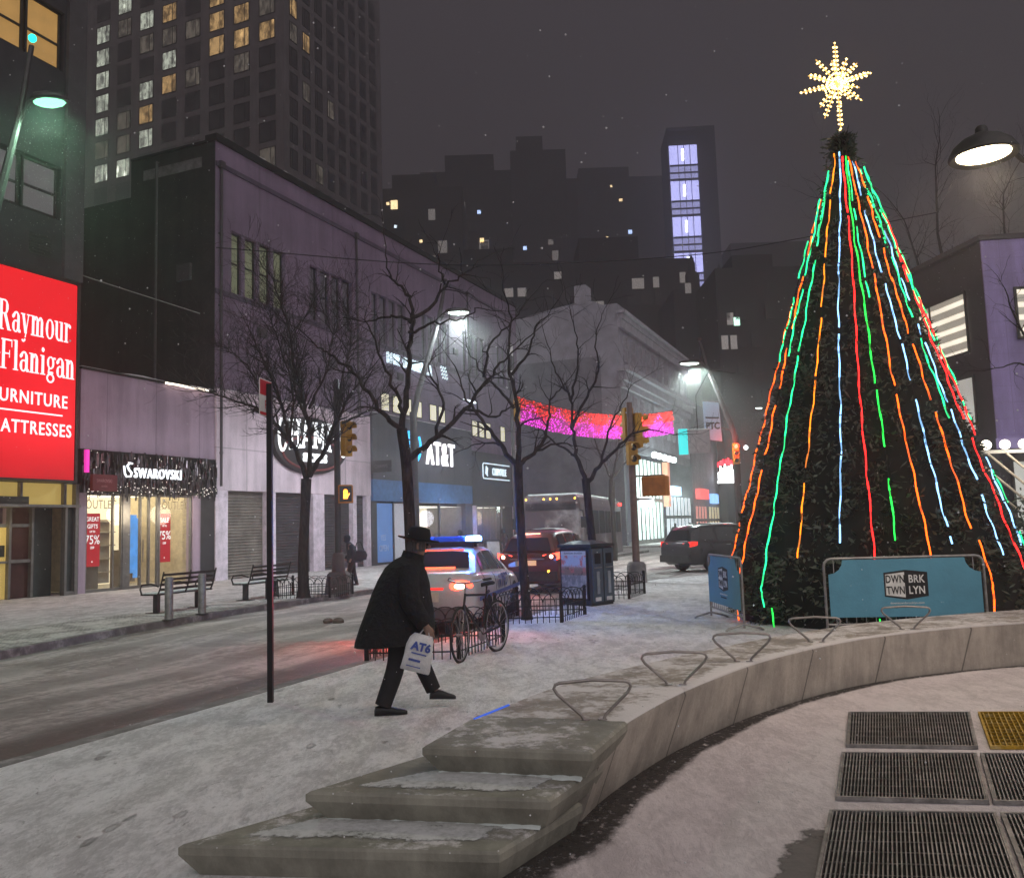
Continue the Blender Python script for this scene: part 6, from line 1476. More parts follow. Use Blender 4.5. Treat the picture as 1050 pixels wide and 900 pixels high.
for s in (-1,1):
    m = MB(); T = Matrix.Translation((-2.34,s*.66,.86)) @ Matrix.Rotation(radians(-s*22),4,'Z') @ Matrix.Diagonal((.10,.21,.105,1)); 
    tmp = MB(); tmp.ball((0,0,0),1,14); m.add([T @ Vector(p) for p in tmp.v], tmp.f, 0, True); t_ = m.build('tail_lamp', M['tail_red'], pc)
    m = MB(); T = Matrix.Translation((-2.385,s*.655,.86)) @ Matrix.Rotation(radians(-s*22),4,'Z') @ Matrix.Diagonal((.08,.13,.06,1)); m.add([T @ Vector(p) for p in tmp.v], tmp.f, 0, True); m.build('bulb', M['tail_hot'], t_)
onback(pc,-.36,-.05,.80,.84,-2.425,M['tail_dim'],'reflector'); onback(pc,-.28,.28,.60,.76,-2.455,M['plate'],'number_plate'); onback(pc,-.78,.78,.28,.50,-2.47,pbr('bumper_dark',(.08,.08,.085),.5),'bumper',.02)
m = MB(); m.box(-1.80,-1.74,-.42,.42,1.135,1.165); m.build('brake_strip', emit('brake_strip', (1.,.12,.05), 3.), pc)
m = MB(); m.box(-1.0,-.94,-.4,.4,1.435,1.46); m.build('brake_strip', emit('brake_strip_top', (1.,.10,.04), 2.), pc)
m = MB(); m.box(-.62,-.56,-.5,.5,1.47,1.55); m.box(-.3,-.24,-.5,.5,1.47,1.55); m.bbox(-.64,-.20,-.62,.62,1.55,1.60,.02); lbar = m.build('light_bar', M['ink'], pc)
for y0, y1, mt in ((-.60,-.34,'hot'),(-.34,.30,'dim'),(.30,.60,'mid')):
    m = MB(); m.bbox(-.62,-.22,y0+.005,y1-.005,1.602,1.70,.03); m.build('blue_lens', emit('blue_beacon_'+mt, (.02,.12,1.) if mt != 'hot' else (.25,.5,1.), {'hot':16.,'dim':.28,'mid':.7}[mt], (.02,.05,.3)), lbar)
for s in (-1,1):
    tm = MB(); text(tm, 'NYPD', .36, 0, 0, 0, bold=.01, ext=.002, xs=1.0)
    m = MB(); m.add([(( .02-s*p[0]) if True else 0, s*(.945)+s*abs(p[1]), .70+p[2]) for p in tm.v], tm.f); m.build('lettering', pbr('police_blue', (.04,.10,.34), .5), body)
    m = MB(); m.box(-2.1,2.0,s*.938-.004,s*.938+.004,.58,.65); m.build('stripe', pbr('stripe_blue', (.04,.10,.34), .5), body)
    m = MB(); m.loft([[(.78+.0,s*(.90+.02),1.02),(.92,s*(.90+.02),1.02),(.92,s*.92,1.08),(.78,s*.92,1.08)],[(.72,s*1.08,1.03),(.9,s*1.1,1.03),(.9,s*1.1,1.14),(.72,s*1.08,1.14)]], smooth=False); m.build('wing_mirror', white, pc)
    m = MB(); m.tube([(-.56,s*.952,.86),(-.40,s*.957,.865)], .014, 5); m.tube([(.40,s*.952,.84),(.56,s*.955,.845)], .014, 5); m.build('door_handle', M['rim'], pc)
lightobj('beacon_glow', 'POINT', (-.42,-.5,1.95), 170, (.05,.2,1.), .12, parent=pc)
for s in (-1,1): lightobj('tail_glow', 'SPOT', (-2.60,s*.62,.86), 75, (1.,.07,.05), .1, 150, (-5.5,s*1.2,.0), parent=pc)
# --- suv builder data
low2 = [(-2.36,.50,.95,.78),(-2.32,.38,1.1,.88),(-2.1,.26,1.16,.93),(-1.2,.24,1.13,.95),(0,.23,1.08,.95),(1.0,.23,1.06,.95),(1.7,.25,1.02,.93),(2.15,.28,.94,.88),(2.33,.36,.8,.8),(2.38,.45,.68,.7)]
cab2 = [(-2.22,1.12),(-2.12,1.40),(-1.95,1.62),(-1.5,1.70),(-.6,1.73),(.2,1.71),(.6,1.60),(1.0,1.36),(1.4,1.07)]
red = pbr('red_glow_paint', (.10,.022,.022), .3, 0, .1, 2, .02, coat=.5)  # red of the brake lamp glow put into the dark body colour
rs, body, cp, scr = car('dark_suv', (1.12,26.6,-.13), radians(90-20), 'dark sport utility car reddened by its glowing brake lamps ahead of the police sedan', 'suv', red, low2, (-2.22,1.4), cab2, 2.7, .37, .95, 0, [(-1.85,-1.1,.18,.02),(-1.0,-.15,.02,.02),(-.05,.95,.02,.34)])
scr(.55,1.30,'windscreen')
m = MB(); m.add([(-2.285,-.66,1.18),(-2.285,.66,1.18),(-2.10,.54,1.53),(-2.10,-.54,1.53)], [(0,1,2,3)]); m.build('rear_window', M['car_glass'], rs)
for s in (-1,1):
    m = MB(); m.add([(-2.35,s*.45,.93),(-2.33,s*.86,.93),(-2.30,s*.90,1.13),(-2.335,s*.45,1.06),(-2.05,s*.935,.98),(-2.03,s*.94,1.12)], [(0,1,2,3),(1,4,5,2)]); t_ = m.build('tail_lamp', M['tail_red'], rs)
    m = MB(); m.ball((-2.37,s*.70,1.02), .055, 8); m.build('bulb', M['tail_hot'], t_)
    m = MB(); m.ball((-2.40,s*.62,.62), .04, 8); m.build('reflector', M['amber_lamp'], rs)
m = MB(); m.box(-2.03,-1.97,-.28,.28,1.63,1.66); m.build('brake_strip', emit('brake_strip_hot', (1.,.25,.15), 6.), rs); onback(rs,-.26,.26,.78,.92,-2.385,emit('plate_glow',(1.,.55,.3),.5),'number_plate'); onback(rs,-.85,.85,.36,.62,-2.42,M['dark_metal'],'bumper'); onback(rs,-.5,.5,.94,.975,-2.385,M['rim'],'chrome_strip')
lightobj('tail_glow', 'SPOT', (-2.6,0,1.0), 60, (1.,.10,.06), .2, 150, (-6,0,.2), parent=rs)
black = pbr('black_paint', (.022,.022,.026), .3, 0, .2, 2, .02, coat=.5)
bs_, body, cp, scr = car('black_suv', (8.0,34.0,-.13), radians(28), 'black sport utility car turning beside the holiday tree', 'suv', black, low2, (-2.22,1.4), cab2, 2.7, .37, .95, 0, [(-1.85,-1.1,.18,.02),(-1.0,-.15,.02,.02),(-.05,.95,.02,.34)])
scr(.55,1.30,'windscreen'); m = MB(); m.add([(-2.285,-.66,1.18),(-2.285,.66,1.18),(-2.10,.54,1.53),(-2.10,-.54,1.53)], [(0,1,2,3)]); m.build('rear_window', M['car_glass'], bs_)
for s in (-1,1): m = MB(); m.add([(-2.35,s*.45,.93),(-2.33,s*.86,.93),(-2.30,s*.90,1.13),(-2.335,s*.45,1.06),(-2.05,s*.935,.98),(-2.03,s*.94,1.12)], [(0,1,2,3),(1,4,5,2)]); m.build('tail_lamp', M['tail_dim'], bs_)
for s in (-1,1): m = MB(); m.tube([(-.7,s*.965,.98),(-.5,s*.968,.985)], .015, 5); m.tube([(.35,s*.962,.97),(.55,s*.965,.975)], .015, 5); m.build('door_handle', M['rim'], bs_)
onback(bs_,-.85,.85,.36,.62,-2.42,M['dark_metal'],'bumper')
# --- city bus, front towards the bench
bus = empty('city_bus', (3.05,42.6,-.13), radians(-90-17+2), 'grey city bus with amber marker lamps on its front', 'bus')
bp = pbr('bus_paint', (.075,.055,.062), .4, 0, .2, 1.2, .03, coat=.2, dirt=(.30,.27,.27)); m = MB(); Lb, Wb, Hb = 5.9, 1.3, 3.15  # faint red of nearby tail lamps put into the body colour
rings = []
for x, k, d in ((-Lb,.94,.06),(-Lb+.1,1,0),(Lb-.25,1,0),(Lb-.06,.985,.02),(Lb,.93,.07)):
    w_ = Wb*k; rings.append([(x,-w_,.38+d),(x,w_,.38+d),(x,w_*1.0,1.1),(x,w_*.985,2.7-d),(x,w_*.93,Hb-.12-d),(x,w_*.82,Hb-d),(x,-w_*.82,Hb-d),(x,-w_*.93,Hb-.12-d),(x,-w_*.985,2.7-d),(x,-w_,1.1)])
m.loft(rings, smooth=False); m.build('body', bp, bus)
m = MB(); 
for s0, s1 in ((-1.16,-.03),(.03,1.16)): m.quad((Lb+.012,s0,1.18),(Lb+.012,s1,1.18),(Lb-.04,s1*.96,2.42),(Lb-.04,s0*.96,2.42))
m.build('windscreen', M['car_glass'], bus)
m = MB(); m.box(Lb-.035,Lb+.0,-1.08,1.08,2.50,2.84); m.build('destination_board', M['ink'], bus)
for y in (-1.05,-.28,0,.28,1.05): m = MB(); m.ball((Lb-.03,y,2.98), .055, 8); m.build('marker_lamp', M['amber_lamp'], bus)
for s in (-1,1):
    m = MB(); m.box(Lb-.01,Lb+.025,s*1.0-.16,s*1.0+.16,.78,.95); m.build('headlamp', emit('bus_headlamp', (1.,.93,.8), .6, (.4,.4,.4)), bus)
    for k in range(6): m = MB(); x = -Lb+.5+k*1.75; m.quad((x,s*1.303,1.45),(x+1.55,s*1.303,1.45),(x+1.55,s*1.291,2.5),(x,s*1.291,2.5)); m.build('side_window', M['car_glass'], bus)
    for x in (-3.4,3.1):
        m = MB(); T = Matrix.Translation((x,s*1.16,.5)) @ Matrix.Rotation(pi/2,4,'X'); m.lathe([(.3,-.15),(.47,-.15),(.5,-.1),(.5,.1),(.47,.15),(.3,.15),(.2,.12),(0,.1)], 20, 0, T); m.build('wheel', M['tyre'], bus)
    m = MB(); m.tube([(Lb-.1,s*1.2,2.5),(Lb+.3,s*1.42,2.45),(Lb+.32,s*1.45,2.2)], .03, 6); m.box(Lb+.25,Lb+.38,s*1.45-.11,s*1.45+.11,1.75,2.2); m.build('wing_mirror', M['ink'], bus)
    m = MB(); m.ball((-Lb+.25,s*1.27,2.9), .10, 8); m.ball((-Lb+.55,s*1.27,2.9), .08, 8); m.build('side_marker', emit('red_marker', (1.,.05,.04), 4.), bus)
m = MB(); m.box(Lb-.02,Lb+.05,-1.2,1.2,.40,.66); m.build('bumper', M['dark_metal'], bus); m = MB(); m.box(-Lb+.3,Lb-.4,-1.05,1.05,Hb+.002,Hb+.07); m.build('snow_cover', M['drift'], bus)
m = MB(); m.quad((Lb-.01,-1.1,1.0),(Lb-.01,1.1,1.0),(Lb-.01,1.1,1.14),(Lb-.01,-1.1,1.14)); m.v=[];m.f=[];m.m=[];m.smooth=[]
# --- bicycle leaning on the guard
bk = empty('bicycle', (-.52,12.0,0), radians(180+64), 'dark bicycle leaning upright against the hooped guard, front wheel towards the bench', 'bicycle')
M['bike'] = pbr('bike_black', (.02,.02,.022), .4, .3); R_ = .345
def wheel(x, rz=0):
    m = MB(); m.tube([(R_*cos(2*pi*k/32),0,R_*sin(2*pi*k/32)) for k in range(32)], .017, 6, closed=True); w_ = m.build('wheel', M['tyre'], bk); w_.location = (x,0,R_); w_.rotation_euler = (0,0,rz)
    m = MB(); m.tube([(.325*cos(2*pi*k/32),0,.325*sin(2*pi*k/32)) for k in range(32)], .010, 5, closed=True)
    for k in range(18): a = 2*pi*k/18; m.tube([(.02*cos(a),.025*(-1)**k,.02*sin(a)),(.325*cos(a),0,.325*sin(a))], .0022, 3)
    m.tube([(0,-.05,0),(0,.05,0)], .016, 6); m.build('rim', M['rim'], w_)
wheel(.52, radians(10)); wheel(-.52)
m = MB(); bb_ = (-.08,0,.28); st = (-.22,0,.80); hd = (.36,0,.86); hb_ = (.40,0,.72)
for a, b in ((bb_,st),(st,(.355,0,.84)),(bb_,hb_),((-.52,.05,R_),(-.2,.03,.74)),((-.52,-.05,R_),(-.2,-.03,.74)),((-.52,.05,R_),bb_),((-.52,-.05,R_),bb_),(hd,hb_)): m.tube([a,b], .016, 7)
m.tube([hb_,(.44,.04,.62),(.52,.05,R_)], .012, 6); m.tube([hb_,(.44,-.04,.62),(.52,-.05,R_)], .012, 6); m.build('frame', M['bike'], bk)
m = MB(); m.tube([hd,(.35,0,.98),(.42,0,1.0)], .014, 6); m.tube([(.26,-.30,1.04),(.36,-.24,1.03),(.42,-.08,1.0),(.42,.08,1.0),(.36,.24,1.03),(.26,.30,1.04)], .013, 6); hbo = m.build('handlebar', M['rim'], bk)
for s in (-1,1): m = MB(); m.tube([(.22,s*.315,1.045),(.34,s*.255,1.035)], .019, 6); m.build('grip', M['ink'], hbo)
m = MB(); m.tube([st,(-.25,0,.92)], .012, 6); m.loft([[(x,w_*cos(2*pi*k/10),z+.03*sin(2*pi*k/10)) for k in range(10)] for x,w_,z in ((-.40,.05,.95),(-.34,.085,.955),(-.26,.07,.95),(-.16,.025,.945),(-.1,.012,.94))]); m.build('saddle', M['ink'], bk)
m = MB(); m.lathe([(.09,-.012),(.095,0),(.09,.012)], 18, 0, Matrix.Translation(bb_) @ Matrix.Rotation(pi/2,4,'X')); m.tube([(-.08,.03,.28),(-.08,.10,.13),(-.08,.20,.13)], .012, 5); m.tube([(-.08,-.03,.28),(-.08,-.10,.43),(-.08,-.20,.43)], .012, 5); m.build('crank', M['rim'], bk)
# ------------------------------------------------------------------ people
M['skin'] = pbr('skin', (.26,.16,.12), .55, var=.08); M['coat_black'] = pbr('black_wool', (.009,.009,.010), .85, var=.35, scale=2.5, bump=.8, bd=.05); M['trouser'] = pbr('dark_trouser', (.018,.017,.018), .85, var=.3, scale=5, bump=.3)
M['shoe'] = pbr('black_leather', (.010,.010,.010), .4); M['hat_felt'] = pbr('hat_felt', (.010,.010,.011), .9)
def ringE(c, rx, ry, n=16, tilt=(0,0), wob=0, ph=0):
    return [(c[0]+rx*cos(2*pi*k/n)*(1+wob*sin(3*2*pi*k/n+ph)), c[1]+ry*sin(2*pi*k/n)*(1+wob*cos(4*2*pi*k/n+ph)), c[2]+tilt[0]*cos(2*pi*k/n)+tilt[1]*sin(2*pi*k/n)) for k in range(n)]
def limb(pts, rad, sub=1, mat=None, name=None, parent=None):
    P = catmull(pts, 5); rr_ = []
    n = len(pts)
    for i in range(len(P)):
        u = i/(len(P)-1)*(n-1); k = min(int(u), n-2); f = u-k; rr_.append(rad[k]*(1-f)+rad[k+1]*f)
    m = MB(); m.tube(P, rr_, 10); return m.build(name, mat, parent)
def figure(loc, rz, label, pose, group=None, detail=True):
    """local x is the walking direction, heights in metres; pose gives the joint positions"""
    r = empty('person', loc, rz, label, 'person', group); J = pose; sc = 1.0
    V = [J['pelvis'], J['waist'], J['chest'], J['neck'], J['headlow'], J['head'], J['crown']]; E_ = [(0,1),(1,2),(2,3),(3,4),(4,5),(5,6)]; Rd = [.13,.125,.145,.055,.065,.088,.06]
    for s in ('l','r'):
        b = len(V); V += [J['hip_'+s], J['knee_'+s], J['ankle_'+s], J['toe_'+s]]; E_ += [(0,b),(b,b+1),(b+1,b+2),(b+2,b+3)]; Rd += [.085,.055,.032,.022]
        b = len(V); V += [J['sho_'+s], J['elb_'+s], J['wri_'+s], J['hand_'+s]]; E_ += [(2,b),(b,b+1),(b+1,b+2),(b+2,b+3)]; Rd += [.065,.045,.032,.038]
        if detail:
            h = Vector(J['hand_'+s]); w_ = Vector(J['wri_'+s]); d = (h-w_).normalized(); side = d.cross(Vector((0,1,0))).normalized()
            hb_ = len(V)-1
            for k in range(4):
                o = side*(-.027+.018*k); ln = (.062,.072,.07,.055)[k]
                V += [tuple(h+o+d*.035), tuple(h+o+d*(.035+ln*.6)+Vector((0,.012,0))), tuple(h+o+d*(.035+ln*.75)+Vector((0,.035,.0)))]; n0 = len(V)-3; E_ += [(hb_,n0),(n0,n0+1),(n0+1,n0+2)]; Rd += [.011,.009,.008]
            V += [tuple(h+side*.04+Vector((0,.015,0))), tuple(h+side*.045+d*.035+Vector((0,.035,0)))]; E_ += [(hb_,len(V)-2),(len(V)-2,len(V)-1)]; Rd += [.012,.009]
    mb = skin_mesh(V, E_, Rd, 2); mb.build('body', M['skin'], r); return r
walk = dict(pelvis=(0,0,.86), waist=(.03,0,1.02), chest=(.08,0,1.25), neck=(.145,0,1.40), headlow=(.17,0,1.46), head=(.19,0,1.55), crown=(.19,0,1.64),
    hip_l=(.01,.09,.82), knee_l=(.18,.09,.46), ankle_l=(.33,.09,.15), toe_l=(.44,.10,.105), hip_r=(-.01,-.09,.82), knee_r=(-.06,-.09,.45), ankle_r=(-.19,-.10,.08), toe_r=(-.09,-.11,.03),
    sho_l=(.09,.19,1.32), elb_l=(.02,.25,1.06), wri_l=(.10,.25,.85), hand_l=(.14,.25,.77), sho_r=(.08,-.19,1.32), elb_r=(.06,-.27,1.05), wri_r=(.20,-.27,.84), hand_r=(.235,-.27,.765))
man = figure((-1.12,8.52,0), radians(12), 'man in long black coat and brimmed hat striding with a white shopping bag', walk)
man.scale = (1.0,1.0,1.0)
# coat: lofted from the hem to the collar
m = MB(); C_ = [((-.06,0,.64),.38,.28,(.02,0)),((-.06,0,.68),.38,.28,(.02,0)),((-.04,0,.80),.36,.275,(.01,0)),((-.015,0,.95),.325,.27,(0,0)),((.01,0,1.10),.285,.265,(-.01,0)),((.035,0,1.22),.25,.265,(-.02,0)),((.06,0,1.33),.20,.25,(-.03,0)),((.095,0,1.39),.145,.175,(-.04,0)),((.125,0,1.43),.108,.115,(-.03,0)),((.14,0,1.49),.100,.105,(-.03,0))]
rings = [ringE(c, rx, ry, 24, t_, .035 if c[2] < 1.1 else .012, i*.4) for i, (c, rx, ry, t_) in enumerate(C_)]
m.loft([ringE((-.06,0,.70),.30,.23,24)] + rings, smooth=True, cap=False); m.build('coat', M['coat_black'], man)
limb([(.07,-.17,1.34),(.07,-.285,1.07),(.20,-.275,.83)], [.11,.10,.075], 1, M['coat_black'], 'sleeve', man); limb([(.07,.17,1.33),(.01,.265,1.07),(.08,.255,.89)], [.10,.085,.065], 1, M['coat_black'], 'sleeve', man)
limb([(.01,.085,.84),(.18,.09,.47),(.31,.09,.17)], [.115,.088,.075], 1, M['trouser'], 'trouser_leg', man); limb([(-.01,-.085,.84),(-.055,-.09,.46),(-.185,-.10,.09)], [.115,.088,.078], 1, M['trouser'], 'trouser_leg', man)
def shoe(heel, toe, parent, wv=.05):
    h = Vector(heel); t_ = Vector(toe); d = (t_-h); rings = []; up = Vector((-d.z,0,d.x)).normalized(); sd = Vector((0,1,0))
    for u, w_, hh in ((-.22,.02,.05),(-.18,.036,.085),(.05,.042,.10),(.35,.046,.085),(.65,.052,.06),(.9,.042,.045),(1.0,.016,.03)):
        c = h+d*u; rings.append([tuple(c+sd*(w_*cos(2*pi*k/12))+up*(hh*.5+hh*.5*sin(2*pi*k/12)-.035)) for k in range(12)])
    m = MB(); m.loft(rings); return m.build('shoe', M['shoe'], parent)
shoe((.32,.09,.115), (.53,.10,.10), man); shoe((-.21,-.10,.036), (.04,-.11,.036), man)
m = MB(); T = Matrix.Translation((.185,0,1.60)) @ Matrix.Rotation(radians(10),4,'Y')
m.lathe([(.0,-.0),(.10,-.002),(.19,.012),(.205,.022),(.20,.028),(.115,.015),(.112,.075),(.095,.125),(.05,.14),(0,.128)], 22, 0, T); m.build('hat', M['hat_felt'], man)
m = MB()
for k in range(14):
    a = radians(60+240*k/13); m.tube([(.185+.085*cos(a),.078*sin(a),1.60),(.18+.092*cos(a),.084*sin(a),1.55),(.175+.088*cos(a),.082*sin(a),1.505)], .016, 5)
m.build('hair', pbr('grey_hair', (.10,.09,.085), .8), man)
m = MB()
for s in (-1,1): m.ball((.272,s*.032,1.565), .012, 8)
m.build('eye', M['ink'], man); m = MB(); m.loft([ringE((.272,0,1.575),.012,.010,8), ringE((.29,0,1.545),.018,.013,8), ringE((.283,0,1.525),.014,.016,8)]); m.build('nose', M['skin'], man)
m = MB(); m.tube([(.275,-.022,1.497),(.281,0,1.495),(.275,.022,1.497)], .006, 5); m.build('mouth', pbr('lip', (.3,.12,.10), .6), man)
for s in (-1,1): m = MB(); m.tube([(.175,s*.088,1.58),(.165,s*.096,1.56),(.17,s*.090,1.525)], .013, 6); m.build('ear', M['skin'], man)
# shopping bag: hangs from the near hand
pb = empty('shopping_bag', tuple(man.matrix_basis @ Vector((.19,-.275,.74))), radians(12), 'white plastic shopping bag with blue print hanging from the walking man\'s hand', 'bag')
q = Matrix.Rotation(radians(17),4,'Y')
m = MB(); rings = []
for z, rx, ry in ((.0,.10,.02),(-.05,.135,.045),(-.14,.15,.06),(-.26,.155,.07),(-.36,.165,.06),(-.40,.165,.035),(-.41,.155,.012)):
    rings.append([tuple(q @ Vector(p)) for p in ringE((.0,0,z), rx, ry, 20, (0,0), .07, z*13)])
m.loft(rings); bag = m.build('bag_body', pbr('plastic_white', (.62,.62,.63), .45, 0, .12, 7, .5, .03), pb)
m = MB(); 
for s in (-1,1): m.tube([tuple(q @ Vector(p)) for p in ((-.05,s*.015,-.02),(-.02,s*.012,.05),(.01,0,.075),(.04,s*.012,.05),(.07,s*.015,-.02))], .006, 5)
m.build('handle', pbr('plastic_handle', (.5,.5,.52), .5), pb)
pb.scale = (.84,.84,.84)
tm = MB(); text(tm, 'TOYS', .12, .02, -.17, 0, bold=.006, ext=.001); text(tm, 'SALE', .055, .02, -.31, 0, ext=.001)
tm.v = []; tm.f = []; tm.m = []; tm.smooth = []
text(tm, 'AT6', .12, .0, -.17, 0, bold=.006, ext=.001); tm.box(-.09,.08,-.001,.001,-.215,-.20); tm.box(-.10,.03,-.001,.001,-.295,-.27); tm.box(-.11,.05,-.001,.001,-.355,-.345)
m = MB(); m.add([tuple(q @ Vector((p[0],-.086+.6*(p[0]-.02)**2+p[1], p[2]))) for p in tm.v], tm.f); m.build('print', pbr('print_blue', (.04,.07,.28), .5), bag)
# far walkers
def walker(loc, rz, label, coat, legs, bag=None, hood=True, sc=1.0, group='people far along the pavements'):
    p = dict(walk); r = figure(loc, rz, label, p, group, detail=False)
    m = MB(); rg = [((-.02,0,.76),.19,.21),((-.01,0,.95),.18,.21),((.03,0,1.15),.17,.215),((.06,0,1.30),.15,.21),((.10,0,1.38),.10,.13),((.13,0,1.44),.08,.085)]
    m.loft([ringE(c,a,b,16,(0,0),.03) for c,a,b in rg], cap=True); m.build('jacket', coat, r)
    limb([(.07,-.17,1.33),(.045,-.27,1.07),(.17,-.26,.88)], [.085,.07,.055], 1, coat, 'sleeve', r); limb([(.07,.17,1.33),(.01,.26,1.07),(.08,.25,.89)], [.085,.07,.055], 1, coat, 'sleeve', r)
    limb([(.01,.085,.84),(.12,.09,.47),(.15,.09,.08)], [.11,.08,.06], 1, legs, 'trouser_leg', r); limb([(-.01,-.085,.84),(-.055,-.09,.46),(-.15,-.10,.09)], [.11,.08,.06], 1, legs, 'trouser_leg', r)
    shoe((.14,.09,.05),(.33,.10,.04), r); shoe((-.17,-.10,.04),(.04,-.11,.036), r)
    m = MB(); m.lathe([(.02,-.16),(.10,-.12),(.118,-.02),(.112,.05),(.07,.105),(0,.12)], 14, 0, Matrix.Translation((.165,0,1.56)) @ Matrix.Rotation(radians(-10),4,'Y')); m.build('hood' if hood else 'cap', coat, r)
    r.scale = (sc,sc,sc); return r
M['navy'] = pbr('navy_coat', (.03,.032,.05), .85); M['grey_coat'] = pbr('grey_coat', (.05,.048,.05), .85)
w1 = walker((-5.3,28.7,0), radians(200), 'hooded woman in dark jacket walking with a shoulder bag on the far pavement', M['navy'], M['trouser'], sc=.98)
m = MB(); m.lathe([(.02,0),(.16,.05),(.19,.2),(.15,.32),(.03,.36)], 12); m.v = [(x*1.25,y*.45,z) for x,y,z in m.v]; b_ = empty('shoulder_bag', (-5.02,28.55,.78), radians(200), 'dark blue shoulder bag carried behind the hooded woman', 'bag'); m.build('bag_body', M['navy'], b_); m = MB(); m.tube([(-.15,0,.3),(-.02,0,.62),(.1,0,.60),(.18,0,.3)], .015, 5); m.build('strap', M['ink'], b_)
walker((-2.9,43.9,0), radians(20), 'person in dark cap seen above the police car roof lights', M['grey_coat'], M['trouser'], hood=False)
walker((-.5,47.5,0), radians(200), 'person standing outside the lit grill shop', M['grey_coat'], M['trouser'], hood=False)
walker((13.3,73.5,0), radians(60), 'dim walker at the left before the teal-lit glass shop', M['grey_coat'], M['trouser'])
walker((14.6,73.8,0), radians(70), 'dim walker in the bright middle of the teal-lit shop front', M['navy'], M['trouser'])
walker((15.7,75.0,0), radians(250), 'dim walker at the right end of the teal-lit shop front', M['grey_coat'], M['trouser'])
# ------------------------------------------------------------------ bare street trees
def bark_mat():
    t = NT('bark'); f = t.noise(22, 7, .7, t.map((1,1,.25))); a = t.noise(4, 5, .6)
    t.bsdf(t.mix(t.ramp(f,.35,.65), (.018,.015,.014), (.062,.052,.048)), .9, 0, f, .8, .02, .2); return t.mat
M['bark'] = bark_mat()
def twig(mb, p, d, l, r, lev, q, up, droop=0.):
    n = 5; pts = [p.copy()]; c = p.copy(); dd = d.copy()
    for i in range(n):
        dd = (dd + Vector((q.gauss(0,.20), q.gauss(0,.20), q.gauss(up*.10,.16)-droop*i*.05))).normalized(); c = c+dd*l/n; pts.append(c.copy())
    mb.tube(pts, [max(.0028, r*(1-.72*i/n)) for i in range(n+1)], 5 if lev > 1 else 4 if lev > 0 else 3, cap=False)
    if lev <= 0: return
    for k in range(q.randint(3,5) if lev > 1 else q.randint(2,4)):
        i = q.randint(1, n); s = dd.cross(Vector((q.gauss(0,1),q.gauss(0,1),q.gauss(0,1)))).normalized()
        nd = ((pts[i]-pts[i-1]).normalized()*.75 + s*q.uniform(.5,.9) + Vector((0,0,up*.35))).normalized()
        twig(mb, pts[i], nd, l*q.uniform(.45,.75), max(.003, r*(1-.72*i/n)*.62), lev-1, q, up, droop)
def bare_tree(loc, label, trunk, limbs, seed, dens=5, up=.4, lev=2, tl=.9, droop=0., base_y=None):
    r = empty('bare_tree', loc, 0, label, 'tree', 'bare street trees'); q = random.Random(seed)
    m = MB(); P = catmull([Vector(p[:3]) for p in trunk], 5); R0 = [p[3] for p in trunk]; n = len(trunk)
    rr_ = []
    for i in range(len(P)):
        u = i/(len(P)-1)*(n-1); k = min(int(u), n-2); rr_.append(R0[k]+(R0[k+1]-R0[k])*(u-k))
    m.tube(P, rr_, 12); m.build('trunk', M['bark'], r)
    for (pts, r0, r1) in limbs:
        m = MB(); P = catmull([Vector(p) for p in pts], 5); L_ = len(P)-1; r0 *= .82; r1 *= .8
        P = [p+Vector((q.gauss(0,.018),q.gauss(0,.02),q.gauss(0,.014)))*(1 if 0 < i < L_ else 0) for i, p in enumerate(P)]
        rr_ = [r0+(r1-r0)*(i/L_)**.8 for i in range(L_+1)]; m.tube(P, rr_, 7)
        tot = sum((P[i+1]-P[i]).length for i in range(L_))
        for k in range(int(dens*tot)):
            i = q.randint(max(1,L_//5), L_); t_ = (P[i]-P[i-1]).normalized(); s = t_.cross(Vector((q.gauss(0,1),q.gauss(0,1),q.gauss(0,1)))).normalized()
            d = (t_*.7+s*q.uniform(.5,1.0)+Vector((0,0,up*.6))).normalized()
            twig(m, P[i], d, tl*q.uniform(.5,1.15), min(rr_[i]*.55, .022), lev, q, up, droop)
        twig(m, P[-1], (P[-1]-P[-2]).normalized(), tl*1.2, r1, lev, q, up, droop)
        m.build('branch', M['bark'], r)
    return r
def pxl(s, bx, by, seed, lst):
    """limb outlines measured on a drawing of s metres per unit; depth wanders so the crown is round"""
    q = random.Random(seed); out = []
    for (pts, r0, r1) in lst:
        sl = q.uniform(-.75,.75); x0, y0 = pts[0]; acc = 0; P = []
        for i, (x, y) in enumerate(pts):
            if i: acc += hypot(x-pts[i-1][0], y-pts[i-1][1])*s
            P.append(((x-bx)*s, sl*acc*.55*(1 if i else 0), (by-y)*s))
        out.append((P, r0, r1))
    return out
S1 = .0265
bare_tree((-5.73,23.86,0), 'broad bare tree with dense fine twigs on the far pavement before the oval shop sign', [(0,0,-.05,.22),(0,0,.25,.16),(.0,0,1.2,.135),(.06,0,2.3,.13),(.10,0,3.2,.145)],
    pxl(S1,311,613,2,[([(315,492),(300,460),(280,435),(258,415),(228,402),(188,388)],.10,.02),([(300,460),(288,420),(272,385),(255,350),(238,318)],.075,.014),([(318,490),(322,450),(318,410),(313,370),(308,330),(298,298)],.09,.014),
      ([(318,490),(336,465),(352,436),(368,410),(386,392)],.10,.02),([(336,463),(346,420),(350,380),(356,340),(350,305)],.07,.014),([(280,435),(262,390),(240,360),(215,345)],.055,.012),([(318,420),(335,380),(340,340),(330,310)],.05,.012),([(352,436),(378,425),(398,405)],.05,.014),([(298,455),(300,400),(285,345),(270,310)],.05,.012),([(322,445),(302,395),(300,350),(322,300)],.05,.012)]), 4, 10.5, .5, 2, 1.05)
S2 = .0141
